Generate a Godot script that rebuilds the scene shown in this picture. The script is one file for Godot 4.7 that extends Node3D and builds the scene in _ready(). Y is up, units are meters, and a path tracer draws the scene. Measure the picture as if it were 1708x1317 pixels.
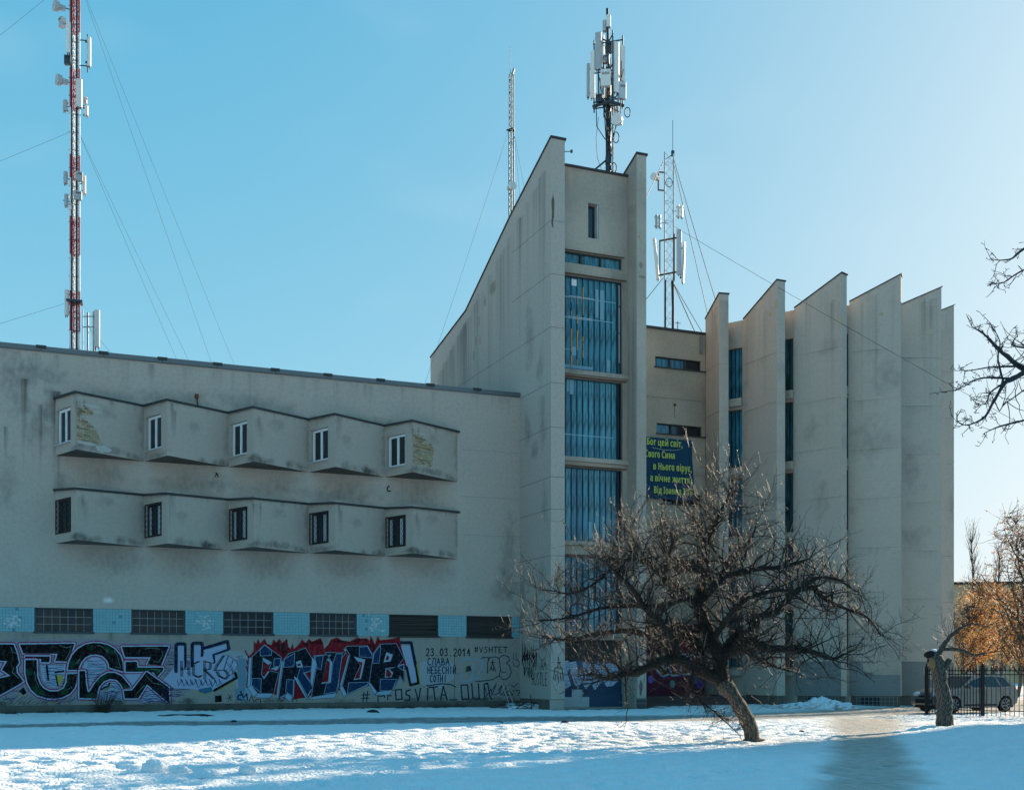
extends Node3D
# A grey concrete cultural building in winter, seen from the snowy yard in front of it.
# Units are metres. The camera stands at the origin, 1.7 m above the yard, looking along -z.
# The building has axes of its own: u along its facade to the right, y up, v out of the facade.

const FACADE_TURN := 0.39524
const ORIGIN := Vector3(0.373, 0.0, -56.8)

var M := {}
var rng := RandomNumberGenerator.new()
var yard_low: FastNoiseLite
var yard_mid: FastNoiseLite
var yard_cell: FastNoiseLite
var yard_fine: FastNoiseLite


class MB:
	var v := PackedVector3Array()
	var n := PackedVector3Array()
	var t := PackedVector2Array()
	var t2 := PackedVector2Array()
	var c := PackedColorArray()
	var T := Transform3D()
	var col := Color(1, 1, 1)
	var colored := false
	# second texture coordinates: along `ax` from o2.x over s2.x metres, down from o2.y over s2.y metres
	var ax := Vector3(1, 0, 0)
	var o2 := Vector2(0, 0)
	var s2 := Vector2(1, 1)

	func put(p: Vector3, nn: Vector3, uv: Vector2) -> void:
		v.append(p)
		n.append(nn)
		t.append(uv)
		t2.append(Vector2((p.dot(ax) - o2.x) / s2.x, (o2.y - p.y) / s2.y))
		if colored:
			c.append(col)

	func tri3(a: Vector3, b: Vector3, d: Vector3, na: Vector3, nb: Vector3, nd: Vector3, ua: Vector2, ub: Vector2, ud: Vector2) -> void:
		if (d - a).cross(b - a).dot(na + nb + nd) < 0.0:
			put(a, na, ua); put(d, nd, ud); put(b, nb, ub)
		else:
			put(a, na, ua); put(b, nb, ub); put(d, nd, ud)

	func uvof(p: Vector3, nn: Vector3) -> Vector2:
		if absf(nn.y) > 0.7:
			return Vector2(p.x, p.z)
		var tg := Vector3(-nn.z, 0, nn.x).normalized()
		return Vector2(p.dot(tg), -p.y)

	# a flat quad; the normal is turned to the side of `hint`
	func quad(a: Vector3, b: Vector3, d: Vector3, e: Vector3, hint: Vector3) -> void:
		a = T * a; b = T * b; d = T * d; e = T * e
		var nn := (b - a).cross(d - a)
		if nn.length_squared() < 1e-14:
			nn = (d - a).cross(e - a)
		nn = nn.normalized()
		if nn.dot(T.basis * hint) < 0.0:
			nn = -nn
		tri3(a, b, d, nn, nn, nn, uvof(a, nn), uvof(b, nn), uvof(d, nn))
		tri3(a, d, e, nn, nn, nn, uvof(a, nn), uvof(d, nn), uvof(e, nn))

	func flat3(a: Vector3, b: Vector3, d: Vector3, hint: Vector3) -> void:
		a = T * a; b = T * b; d = T * d
		var nn := (b - a).cross(d - a).normalized()
		if nn.dot(T.basis * hint) < 0.0:
			nn = -nn
		tri3(a, b, d, nn, nn, nn, uvof(a, nn), uvof(b, nn), uvof(d, nn))

	func box(lo: Vector3, hi: Vector3) -> void:
		quad(Vector3(lo.x, lo.y, hi.z), Vector3(hi.x, lo.y, hi.z), Vector3(hi.x, hi.y, hi.z), Vector3(lo.x, hi.y, hi.z), Vector3(0, 0, 1))
		quad(Vector3(lo.x, lo.y, lo.z), Vector3(hi.x, lo.y, lo.z), Vector3(hi.x, hi.y, lo.z), Vector3(lo.x, hi.y, lo.z), Vector3(0, 0, -1))
		quad(Vector3(lo.x, lo.y, lo.z), Vector3(lo.x, lo.y, hi.z), Vector3(lo.x, hi.y, hi.z), Vector3(lo.x, hi.y, lo.z), Vector3(-1, 0, 0))
		quad(Vector3(hi.x, lo.y, lo.z), Vector3(hi.x, lo.y, hi.z), Vector3(hi.x, hi.y, hi.z), Vector3(hi.x, hi.y, lo.z), Vector3(1, 0, 0))
		quad(Vector3(lo.x, hi.y, lo.z), Vector3(hi.x, hi.y, lo.z), Vector3(hi.x, hi.y, hi.z), Vector3(lo.x, hi.y, hi.z), Vector3(0, 1, 0))
		quad(Vector3(lo.x, lo.y, lo.z), Vector3(hi.x, lo.y, lo.z), Vector3(hi.x, lo.y, hi.z), Vector3(lo.x, lo.y, hi.z), Vector3(0, -1, 0))

	# a box whose front edges are cut by b (front is +z)
	func soft_box(lo: Vector3, hi: Vector3, b: float) -> void:
		var p := PackedVector2Array([Vector2(lo.x, lo.z), Vector2(hi.x, lo.z), Vector2(hi.x, hi.z - b), Vector2(hi.x - b, hi.z), Vector2(lo.x + b, hi.z), Vector2(lo.x, hi.z - b)])
		prism(p, lo.y, hi.y)

	# an outline in x and z, raised from y0 to y1
	func prism(p: PackedVector2Array, y0: float, y1: float) -> void:
		var k := Geometry2D.triangulate_polygon(p)
		for i in range(0, k.size(), 3):
			for y in [y0, y1]:
				flat3(Vector3(p[k[i]].x, y, p[k[i]].y), Vector3(p[k[i + 1]].x, y, p[k[i + 1]].y), Vector3(p[k[i + 2]].x, y, p[k[i + 2]].y), Vector3(0, 1 if y == y1 else -1, 0))
		var s := -1.0 if Geometry2D.is_polygon_clockwise(p) else 1.0
		for i in p.size():
			var a := p[i]
			var b := p[(i + 1) % p.size()]
			quad(Vector3(a.x, y0, a.y), Vector3(b.x, y0, b.y), Vector3(b.x, y1, b.y), Vector3(a.x, y1, a.y), Vector3(b.y - a.y, 0, a.x - b.x) * s)

	# an outline in x and y, given thickness from z0 to z1
	func extrude(p: PackedVector2Array, z0: float, z1: float) -> void:
		var k := Geometry2D.triangulate_polygon(p)
		for i in range(0, k.size(), 3):
			for z in [z0, z1]:
				flat3(Vector3(p[k[i]].x, p[k[i]].y, z), Vector3(p[k[i + 1]].x, p[k[i + 1]].y, z), Vector3(p[k[i + 2]].x, p[k[i + 2]].y, z), Vector3(0, 0, 1 if z == maxf(z0, z1) else -1))
		var s := -1.0 if Geometry2D.is_polygon_clockwise(p) else 1.0
		for i in p.size():
			var a := p[i]
			var b := p[(i + 1) % p.size()]
			quad(Vector3(a.x, a.y, z0), Vector3(b.x, b.y, z0), Vector3(b.x, b.y, z1), Vector3(a.x, a.y, z1), Vector3(b.y - a.y, a.x - b.x, 0) * s)

	# a wall front in x and y at z = 0 with holes, each with reveals going back by `deep`
	func holed(r: Rect2, holes: Array, deep: float) -> void:
		var xs := [r.position.x, r.end.x]
		var ys := [r.position.y, r.end.y]
		for h in holes:
			for q in [h.position.x, h.end.x]:
				if not xs.has(q) and q > r.position.x and q < r.end.x: xs.append(q)
			for q in [h.position.y, h.end.y]:
				if not ys.has(q) and q > r.position.y and q < r.end.y: ys.append(q)
		xs.sort(); ys.sort()
		var o := Vector3(0, 0, 1)
		var inside := func(x: float, y: float) -> bool:
			for h in holes:
				if h.has_point(Vector2(x, y)): return true
			return false
		for j in ys.size() - 1:
			for i in xs.size() - 1:
				var mx: float = (xs[i] + xs[i + 1]) / 2.0
				var my: float = (ys[j] + ys[j + 1]) / 2.0
				var x0: float = xs[i]
				var x1: float = xs[i + 1]
				var y0: float = ys[j]
				var y1: float = ys[j + 1]
				if not inside.call(mx, my):
					quad(Vector3(x0, y0, 0), Vector3(x1, y0, 0), Vector3(x1, y1, 0), Vector3(x0, y1, 0), o)
					continue
				if i == 0 or not inside.call((xs[i - 1] + x0) / 2.0, my):
					quad(Vector3(x0, y0, 0), Vector3(x0, y1, 0), Vector3(x0, y1, -deep), Vector3(x0, y0, -deep), Vector3(1, 0, 0))
				if i == xs.size() - 2 or not inside.call((x1 + xs[i + 2]) / 2.0, my):
					quad(Vector3(x1, y0, 0), Vector3(x1, y1, 0), Vector3(x1, y1, -deep), Vector3(x1, y0, -deep), Vector3(-1, 0, 0))
				if j == 0 or not inside.call(mx, (ys[j - 1] + y0) / 2.0):
					quad(Vector3(x0, y0, 0), Vector3(x1, y0, 0), Vector3(x1, y0, -deep), Vector3(x0, y0, -deep), Vector3(0, 1, 0))
				if j == ys.size() - 2 or not inside.call(mx, (y1 + ys[j + 2]) / 2.0):
					quad(Vector3(x0, y1, 0), Vector3(x1, y1, 0), Vector3(x1, y1, -deep), Vector3(x0, y1, -deep), Vector3(0, -1, 0))

	func tube(p: PackedVector3Array, r: PackedFloat32Array, sides: int, cap := true) -> void:
		var m := p.size()
		if m < 2:
			return
		var side := Vector3()
		var ring := PackedVector3Array()
		var rn := PackedVector3Array()
		var prev := PackedVector3Array()
		var prevn := PackedVector3Array()
		for i in m:
			var d: Vector3 = (p[mini(i + 1, m - 1)] - p[maxi(i - 1, 0)]).normalized()
			if i == 0:
				side = d.cross(Vector3(0.31, 0.2, 0.93))
				if side.length_squared() < 0.01:
					side = d.cross(Vector3(1, 0, 0))
			side = (side - d * side.dot(d)).normalized()
			var up := d.cross(side)
			ring = PackedVector3Array()
			rn = PackedVector3Array()
			for k in sides:
				var an := TAU * k / sides
				var nn := side * cos(an) + up * sin(an)
				ring.append(T * (p[i] + nn * r[i]))
				rn.append((T.basis * nn).normalized())
			if i > 0:
				for k in sides:
					var k2 := (k + 1) % sides
					var y0 := Vector2(float(k) / sides, i - 1)
					var y1 := Vector2(float(k + 1) / sides, i)
					tri3(prev[k], prev[k2], ring[k2], prevn[k], prevn[k2], rn[k2], y0, Vector2(y1.x, y0.y), y1)
					tri3(prev[k], ring[k2], ring[k], prevn[k], rn[k2], rn[k], y0, y1, Vector2(y0.x, y1.y))
			if cap and (i == 0 or i == m - 1) and sides > 3:
				var cn: Vector3 = (T.basis * (-d if i == 0 else d)).normalized()
				var ctr: Vector3 = T * p[i]
				for k in sides:
					tri3(ctr, ring[k], ring[(k + 1) % sides], cn, cn, cn, Vector2(), Vector2(), Vector2())
			prev = ring
			prevn = rn

	func rod(a: Vector3, b: Vector3, r: float, sides := 5) -> void:
		tube(PackedVector3Array([a, b]), PackedFloat32Array([r, r]), sides)

	# a ball pushed about by noise
	func lump(at: Vector3, r: Vector3, rough: float, k: FastNoiseLite, rings := 8, segs := 12) -> void:
		var f := func(i: int, j: int) -> Vector3:
			var th := PI * i / rings
			var ph := TAU * (j % segs) / segs
			var d := Vector3(sin(th) * cos(ph), cos(th), sin(th) * sin(ph))
			var q := 1.0 + rough * k.get_noise_3dv(d * 2.0 + at * 3.0)
			return at + d * r * q
		var p := []
		for i in rings + 1:
			for j in segs:
				p.append(f.call(i, j))
		var nn := []
		for i in rings + 1:
			for j in segs:
				var al: Vector3 = p[i * segs + (j + 1) % segs] - p[i * segs + (j + segs - 1) % segs]
				var dn: Vector3 = p[mini(i + 1, rings) * segs + j] - p[maxi(i - 1, 0) * segs + j]
				var o := dn.cross(al)
				if o.length_squared() < 1e-12: o = Vector3(0, 1 if i == 0 else -1, 0)
				if o.dot(p[i * segs + j] - at) < 0.0: o = -o
				nn.append((T.basis * o).normalized())
		for i in rings:
			for j in segs:
				var a := i * segs + j
				var b := i * segs + (j + 1) % segs
				var e := a + segs
				var d := b + segs
				tri3(T * p[a], T * p[b], T * p[d], nn[a], nn[b], nn[d], Vector2(), Vector2(), Vector2())
				tri3(T * p[a], T * p[d], T * p[e], nn[a], nn[d], nn[e], Vector2(), Vector2(), Vector2())

	func mesh() -> ArrayMesh:
		var a := []
		a.resize(Mesh.ARRAY_MAX)
		a[Mesh.ARRAY_VERTEX] = v
		a[Mesh.ARRAY_NORMAL] = n
		a[Mesh.ARRAY_TEX_UV] = t
		a[Mesh.ARRAY_TEX_UV2] = t2
		if colored:
			a[Mesh.ARRAY_COLOR] = c
		var m := ArrayMesh.new()
		if v.size():
			m.add_surface_from_arrays(Mesh.PRIMITIVE_TRIANGLES, a)
		return m


func obj(called: String, m: Mesh, mat: Material, parent: Node = null) -> MeshInstance3D:
	var o := MeshInstance3D.new()
	o.name = called
	o.mesh = m
	o.material_override = mat
	(parent if parent else self).add_child(o, true)
	return o


func tag(o: Node, label: String, category: String, group := "") -> Node:
	o.set_meta("label", label)
	o.set_meta("category", category)
	if group:
		o.set_meta("group", group)
	return o


func thing(called: String, label: String, category: String, at := Vector3.ZERO, turn := 0.0, group := "") -> Node3D:
	var o := Node3D.new()
	o.name = called
	o.position = at
	o.rotation.y = turn
	add_child(o, true)
	tag(o, label, category, group)
	return o


func kind(o: Node, k: String) -> Node:
	o.set_meta("kind", k)
	return o


# building axes (u, y, v) to the world and back
func world_of(u: float, y: float, v: float) -> Vector3:
	return ORIGIN + Vector3(u, y, v).rotated(Vector3.UP, FACADE_TURN)


func local_of(x: float, depth: float) -> Vector2:
	var p := (Vector3(x, 0, -depth) - ORIGIN).rotated(Vector3.UP, -FACADE_TURN)
	return Vector2(p.x, p.z)


func noise(freq: float, octaves := 4, s := 1, type := FastNoiseLite.TYPE_SIMPLEX_SMOOTH) -> FastNoiseLite:
	var f := FastNoiseLite.new()
	f.noise_type = type
	f.frequency = freq
	f.seed = s
	f.fractal_type = FastNoiseLite.FRACTAL_FBM if octaves > 1 else FastNoiseLite.FRACTAL_NONE
	f.fractal_octaves = octaves
	return f


func srgb(r: float, g: float, b: float) -> Color:
	return Color(r, g, b).linear_to_srgb()


func plain(r: float, g: float, b: float, rough := 0.8, metal := 0.0) -> StandardMaterial3D:
	var m := StandardMaterial3D.new()
	m.albedo_color = srgb(r, g, b)
	m.roughness = rough
	m.metallic = metal
	m.metallic_specular = 0.4
	return m


func tex(im: Image) -> ImageTexture:
	return ImageTexture.create_from_image(im)


# ---------------------------------------------------------------- painting on images
func poly(im: Image, p: Array, c: Color) -> void:
	var k := p.size() / 2
	var lo := 1e9
	var hi := -1e9
	for i in k:
		lo = minf(lo, p[i * 2 + 1]); hi = maxf(hi, p[i * 2 + 1])
	for y in range(maxi(0, int(lo)), mini(im.get_height() - 1, int(hi)) + 1):
		var yy := y + 0.5
		var xs := []
		for i in k:
			var x0: float = p[i * 2]
			var y0: float = p[i * 2 + 1]
			var x1: float = p[(i + 1) % k * 2]
			var y1: float = p[(i + 1) % k * 2 + 1]
			if (y0 <= yy) != (y1 <= yy):
				xs.append(x0 + (yy - y0) / (y1 - y0) * (x1 - x0))
		xs.sort()
		for i in range(0, xs.size() - 1, 2):
			var a: int = roundi(xs[i])
			var b: int = roundi(xs[i + 1])
			if b > a:
				im.fill_rect(Rect2i(a, y, b - a, 1), c)


func stroke(im: Image, p: Array, w: float, c: Color) -> void:
	var r := w / 2.0
	for i in range(0, p.size() - 2, 2):
		var a := Vector2(p[i], p[i + 1])
		var b := Vector2(p[i + 2], p[i + 3])
		var d := (b - a).orthogonal().normalized() * r
		if a.distance_to(b) > 0.01:
			poly(im, [a.x + d.x, a.y + d.y, b.x + d.x, b.y + d.y, b.x - d.x, b.y - d.y, a.x - d.x, a.y - d.y], c)
	if w >= 2.5:
		for i in range(0, p.size(), 2):
			var q := []
			for k in 8:
				q.append_array([p[i] + cos(TAU * k / 8.0) * r, p[i + 1] + sin(TAU * k / 8.0) * r])
			poly(im, q, c)


func letter(im: Image, p: Array, oc: Color, ow: float, bc: Color, bw: float, fc: Color) -> void:
	var q := p.duplicate()
	q.append_array([p[0], p[1]])
	stroke(im, q, ow, oc)
	stroke(im, q, bw, bc)
	poly(im, p, fc)


const GLYPHS := {
	"0": "5,0 1,3 1,7 5,10 9,7 9,3 5,0", "1": "1,7 5,10 5,0", "2": "1,8 4,10 8,9 8,6 1,0 9,0", "3": "1,9 6,10 8,8 4,5.5 8,4 8,1 4,0 1,1", "4": "7,0 6,10 1,4 9,4", ".": "4,0 5,0.6",
	"#": "3,0 4,10;7,0 8,10;1,3 9,4;1,7 9,7.5", "V": "1,10 5,0 9,10", "S": "9,9 4,10 2,7 8,4 7,1 1,0", "H": "1,0 1,10;9,0 9,10;1,5 9,5", "T": "0,10 10,10;5,10 5,0", "E": "9,10 1,10 1,0 9,0;1,5 7,5", "Y": "0,10 5,5 10,10;5,5 5,0",
	"С": "9,9 5,10 1,7 1,3 5,0 9,1", "Л": "0,0 4,10 9,10 9,0", "А": "0,0 5,10 10,0;2,4 8,4", "В": "1,0 1,10 7,9 7,6 1,5 9,4 9,1 1,0", "Н": "1,0 1,10;9,0 9,10;1,5 9,5", "Е": "9,10 1,10 1,0 9,0;1,5 7,5", "Б": "9,10 1,10 1,0 8,1 8,5 1,5", "І": "5,0 5,10", "Й": "1,10 1,0 9,10 9,0;3,12 7,12", "О": "5,0 1,3 1,7 5,10 9,7 9,3 5,0", "Т": "0,10 10,10;5,10 5,0",
	"I": "5,0 5,10", "A": "0,0 5,10 10,0;2,4 8,4", "M": "0,0 1,10 5,3 9,10 10,0", "U": "1,10 1,2 5,0 9,2 9,10", "L": "1,10 1,0 9,0", "K": "1,0 1,10;9,10 1,5 9,0", "N": "1,0 1,10 9,0 9,10", "R": "1,0 1,10 8,9 8,6 1,5 9,0", "O": "5,0 1,3 1,7 5,10 9,7 9,3 5,0", "C": "9,9 5,10 1,7 1,3 5,0 9,1", "D": "1,0 1,10 7,8 9,5 7,2 1,0", "P": "1,0 1,10 8,9 8,6 1,5",
}


func write(im: Image, words: String, x: float, y: float, h: float, step: float, w: float, pen: float, c: Color) -> void:
	for i in words.length():
		if not GLYPHS.has(words[i]):
			continue
		for part in GLYPHS[words[i]].split(";"):
			var p := []
			for q in part.split(" "):
				var k = q.split(",")
				p.append_array([x + i * step + float(k[0]) / 10.0 * w, y - float(k[1]) / 10.0 * h])
			stroke(im, p, pen, c)


# a cloudy mark with a ragged edge; rx, ry in pixels
func blot(im: Image, cx: float, cy: float, rx: float, ry: float, c: Color, most: float, k: FastNoiseLite, ragged := 0.6) -> void:
	for y in range(maxi(0, int(cy - ry * 1.3)), mini(im.get_height(), int(cy + ry * 1.3))):
		for x in range(maxi(0, int(cx - rx * 1.3)), mini(im.get_width(), int(cx + rx * 1.3))):
			var d := Vector2((x - cx) / rx, (y - cy) / ry).length() + ragged * k.get_noise_2d(x, y)
			var a := most * smoothstep(1.15, 0.1, d) * (0.75 + 0.5 * k.get_noise_2d(x * 3.0 + 50.0, y * 1.5))
			if a > 0.01:
				var o := im.get_pixel(x, y)
				var k2 := a + o.a * (1.0 - a)
				var m := o.lerp(c, a / k2)
				m.a = k2
				im.set_pixel(x, y, m)


# dirt that ran down from a point
func runs(im: Image, x0: float, y0: float, w: float, h: float, c: Color, most: float, k: FastNoiseLite) -> void:
	for x in range(maxi(0, int(x0)), mini(im.get_width(), int(x0 + w))):
		var edge := sin(PI * (x - x0) / w)
		var l := h * (0.55 + 0.9 * absf(k.get_noise_2d(x * 2.2, 7.0))) * (0.4 + 0.6 * edge)
		var strength := most * (0.35 + 0.65 * smoothstep(-0.3, 0.45, k.get_noise_2d(x * 3.0, 90.0))) * sqrt(maxf(edge, 0.0))
		for y in range(maxi(0, int(y0)), mini(im.get_height(), int(y0 + l))):
			var a := strength * (1.0 - (y - y0) / l) * (0.7 + 0.5 * k.get_noise_2d(x, y * 0.2))
			if a > 0.01:
				var o := im.get_pixel(x, y)
				var k2 := a + o.a * (1.0 - a)
				var m := o.lerp(c, a / k2)
				m.a = k2
				im.set_pixel(x, y, m)


# ---------------------------------------------------------------- the scene
func _ready() -> void:
	var cam := Camera3D.new()
	cam.name = "camera"
	cam.projection = Camera3D.PROJECTION_FRUSTUM
	cam.near = 0.1
	cam.far = 6000.0
	cam.size = 0.1 * 1317.0 / 1980.0
	cam.frustum_offset = Vector2(0, 0.1 * 460.5 / 1980.0)
	cam.position = Vector3(0, 1.7, 0)
	add_child(cam)
	cam.current = true

	var sun_to := Vector3(0.70 * cos(deg_to_rad(21.0)), sin(deg_to_rad(21.0)), -0.714 * cos(deg_to_rad(21.0))).normalized()
	var env := Environment.new()
	env.background_mode = Environment.BG_SKY
	env.sky = Sky.new()
	var pano := PanoramaSkyMaterial.new()
	pano.panorama = tex(winter_sky(sun_to))
	env.sky.sky_material = pano
	env.background_energy_multiplier = 1.0
	env.tonemap_mode = Environment.TONE_MAPPER_LINEAR
	env.tonemap_exposure = 1.78
	env.sdfgi_enabled = true
	env.ssao_enabled = true
	env.ssil_enabled = true
	var we := WorldEnvironment.new()
	we.name = "sky"
	we.environment = env
	add_child(we)

	var sun := DirectionalLight3D.new()
	sun.name = "sun"
	sun.light_color = Color(1.0, 0.92, 0.80)
	sun.light_energy = 1.6
	sun.light_angular_distance = 0.5
	sun.shadow_enabled = true
	add_child(sun)
	sun.look_at_from_position(Vector3.ZERO, -sun_to)

	rng.seed = 20150208
	yard_low = noise(0.05, 3, 3)
	yard_mid = noise(0.9, 3, 5)
	yard_fine = noise(4.0, 2, 8)
	yard_cell = noise(1.9, 1, 9, FastNoiseLite.TYPE_CELLULAR)
	yard_cell.cellular_return_type = FastNoiseLite.RETURN_DISTANCE
	yard_cell.cellular_jitter = 1.0

	materials()
	build_yard()
	build_building()
	build_block_beside()
	build_far_block()
	build_masts()
	build_banner()
	build_apple_tree()
	build_stump_tree()
	build_side_tree()
	build_far_trees()
	build_fence()
	build_car()
	build_small_things()


# A clear winter sky, by the height above the horizon and by the angle from the sun, all the way round.
func winter_sky(sun_to: Vector3) -> Image:
	var w := 1024
	var h := 512
	var im := Image.create(w, h, false, Image.FORMAT_RGBF)
	var wisps := noise(2.2, 4, 44)
	for j in h:
		var el := PI * (0.5 - (j + 0.5) / h)
		for i in w:
			var az := TAU * (i + 0.5) / w
			var d := Vector3(sin(az) * cos(el), sin(el), -cos(az) * cos(el))
			var y := maxf(d.y, 0.0)
			var g := acos(clampf(d.dot(sun_to), -1.0, 1.0))
			var c := Vector3(0.03, 0.335, 0.575).lerp(Vector3(0.40, 0.70, 0.81), pow(1.0 - y, 2.4))
			c = c.lerp(Vector3(0.03, 0.27, 0.53), smoothstep(0.45, 1.0, y))
			c *= 1.0 - 0.08 * smoothstep(1.3, 2.3, g)
			c = c.lerp(Vector3(0.86, 0.91, 0.925).lerp(Vector3(1.0, 0.93, 0.855), pow(1.0 - y, 6.0)), clampf(exp(-g * g / 0.27) * (0.64 + 1.30 * pow(1.0 - y, 5.0)), 0.0, 1.0))
			c += Vector3(0.9, 0.8, 0.62) * (0.30 * exp(-g * g / 0.045))
			var s := wisps.get_noise_3d(d.x * 1.6, d.y * 5.0, d.z * 1.6)
			c = c.lerp(Vector3(0.75, 0.84, 0.88), 0.06 * smoothstep(0.12, 0.6, s))
			c *= 0.655
			im.set_pixel(i, j, Color(c.x, c.y, c.z))
	return im


func mottle(size: int, base: Color, lo: float, hi: float, freq: float, s: int, speck: float) -> Image:
	var k := noise(freq, 5, s)
	var a := k.get_seamless_image(size, size)
	var k2 := noise(0.35, 2, s + 1)
	var b := k2.get_seamless_image(size, size)
	var im := Image.create(size, size, false, Image.FORMAT_RGB8)
	for y in size:
		for x in size:
			var q := lerpf(lo, hi, a.get_pixel(x, y).r) + speck * (b.get_pixel(x, y).r - 0.5)
			im.set_pixel(x, y, Color(base.r * q, base.g * q, base.b * q))
	return im


func relief(size: int, freq: float, octaves: int, s: int) -> ImageTexture:
	var im := noise(freq, octaves, s).get_seamless_image(size, size)
	im.convert(Image.FORMAT_L8)
	return tex(im)


func stucco(base: Color, stains: Texture2D = null) -> StandardMaterial3D:
	var m := StandardMaterial3D.new()
	m.albedo_color = Color(base.r * 1.015, base.g * 0.995, base.b * 0.985)
	m.albedo_texture = M.stucco_map
	m.uv1_triplanar = true
	m.uv1_scale = Vector3.ONE / 3.1
	m.roughness = 0.95
	m.metallic_specular = 0.3
	m.heightmap_enabled = true
	m.heightmap_texture = M.stucco_relief
	m.heightmap_scale = 1.2
	m.detail_enabled = true
	if stains:
		m.detail_albedo = stains
		m.detail_uv_layer = BaseMaterial3D.DETAIL_UV_2
		m.detail_blend_mode = BaseMaterial3D.BLEND_MODE_MIX
	else:
		m.detail_albedo = M.weather_map
		m.detail_blend_mode = BaseMaterial3D.BLEND_MODE_MUL
		m.detail_uv_layer = BaseMaterial3D.DETAIL_UV_2
		m.uv2_triplanar = true
		m.uv2_scale = Vector3.ONE / 37.0
	return m


func materials() -> void:
	M.stucco_map = tex(mottle(512, Color(1, 1, 1), 0.94, 1.03, 0.03, 11, 0.14))
	M.stucco_relief = relief(512, 0.09, 4, 15)
	# weathering: wide clouds of dirt and faint upright runs
	var w := Image.create(1024, 1024, false, Image.FORMAT_RGB8)
	var k := noise(0.006, 5, 21)
	var k2 := noise(0.05, 3, 22)
	for y in 1024:
		for x in 1024:
			var q := 0.93 + 0.13 * k.get_noise_2d(x, y) - 0.22 * maxf(0.0, k2.get_noise_2d(x * 0.8, y * 0.035)) * smoothstep(-0.2, 0.4, k.get_noise_2d(x * 0.7 + 400.0, y * 0.7)) - 0.07 * smoothstep(0.25, 0.6, k.get_noise_2d(x + 900, y * 1.7))
			q = clampf(q, 0.0, 1.0)
			w.set_pixel(x, y, Color(q, q * 0.995, q * 0.985))
	M.weather_map = tex(w)
	M.concrete = stucco(Color(0.725, 0.692, 0.65))
	M.concrete_pale = stucco(Color(0.755, 0.723, 0.682))
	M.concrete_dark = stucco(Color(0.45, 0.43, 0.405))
	M.soot = stucco(Color(0.30, 0.29, 0.28))
	M.inside = plain(0.03, 0.032, 0.035, 0.9)
	M.flashing = plain(0.16, 0.17, 0.18, 0.45, 0.7)
	M.flashing_dark = plain(0.045, 0.048, 0.05, 0.7)
	M.tar = plain(0.035, 0.036, 0.04, 0.85)
	M.rust = plain(0.13, 0.06, 0.03, 0.85)
	M.peel = plain(0.55, 0.30, 0.09, 0.8)
	M.white_paint = plain(0.82, 0.83, 0.84, 0.45)
	M.grey_white = plain(0.50, 0.53, 0.56, 0.5)
	M.black_iron = plain(0.012, 0.012, 0.014, 0.45, 0.2)
	M.steel = plain(0.30, 0.31, 0.32, 0.45, 0.6)
	M.dark_steel = plain(0.05, 0.07, 0.085, 0.5, 0.4)
	M.red_paint = plain(0.50, 0.07, 0.075, 0.5)
	M.antenna_white = plain(0.74, 0.72, 0.68, 0.4)
	M.antenna_grey = plain(0.40, 0.42, 0.43, 0.5)
	M.cable = plain(0.02, 0.022, 0.025, 0.6)
	M.glass_dark = plain(0.012, 0.02, 0.028, 0.06)
	M.glass_dark.metallic_specular = 0.6
	M.dusty = tex(mottle(256, Color(1, 1, 1), 0.45, 1.35, 0.02, 131, 0.10))
	M.teal = []
	for q in [[0.012, 0.115, 0.17], [0.018, 0.14, 0.20], [0.010, 0.095, 0.15], [0.03, 0.16, 0.215], [0.022, 0.12, 0.165]]:
		var m := plain(q[0] * 1.7 + 0.012, q[1] * 1.65, q[2] * 1.6, 0.14)
		m.albedo_texture = M.dusty
		m.uv1_triplanar = true
		m.uv1_scale = Vector3(0.9, 0.16, 0.9)
		m.metallic_specular = 0.6
		M.teal.append(m)
	M.teal_pale = plain(0.20, 0.36, 0.44, 0.3)
	M.teal_grey = []
	for q in [[0.035, 0.10, 0.12], [0.05, 0.13, 0.15], [0.04, 0.115, 0.135]]:
		var m := plain(q[0], q[1], q[2], 0.3)
		m.albedo_texture = M.dusty
		m.uv1_triplanar = true
		m.uv1_scale = Vector3(0.9, 0.16, 0.9)
		M.teal_grey.append(m)
	M.block_glass = []
	for q in [[0.006, 0.016, 0.026], [0.010, 0.024, 0.034], [0.004, 0.011, 0.018], [0.012, 0.018, 0.024]]:
		M.block_glass.append(plain(q[0], q[1], q[2], 0.18))
	M.tile = []
	for q in [[0.20, 0.42, 0.47], [0.21, 0.435, 0.485], [0.19, 0.405, 0.455]]:
		var m := plain(q[0], q[1], q[2], 0.25)
		M.tile.append(m)
	M.grout = plain(0.11, 0.25, 0.29, 0.9)
	M.slat = plain(0.055, 0.05, 0.046, 0.9)
	M.brick = []
	for q in [[0.60, 0.53, 0.36], [0.52, 0.45, 0.32], [0.66, 0.60, 0.45], [0.40, 0.33, 0.25], [0.58, 0.47, 0.31]]:
		var m := stucco(Color(q[0], q[1], q[2]).linear_to_srgb())
		m.uv1_scale = Vector3.ONE * 1.3
		M.brick.append(m)
	M.mortar = plain(0.11, 0.10, 0.085, 0.95)
	M.lime = plain(0.48, 0.47, 0.45, 0.95)
	M.shutter_blue = plain(0.015, 0.055, 0.11, 0.5)
	M.step = plain(0.10, 0.06, 0.058, 0.9)
	M.bark = StandardMaterial3D.new()
	M.bark.albedo_texture = tex(bark_map())
	M.bark.uv1_scale = Vector3(2, 0.7, 1)
	M.bark.roughness = 0.9
	M.bark.heightmap_enabled = true
	M.bark.heightmap_texture = M.bark.albedo_texture
	M.bark.heightmap_scale = 2.5
	M.bark_shaded = M.bark.duplicate()
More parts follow.
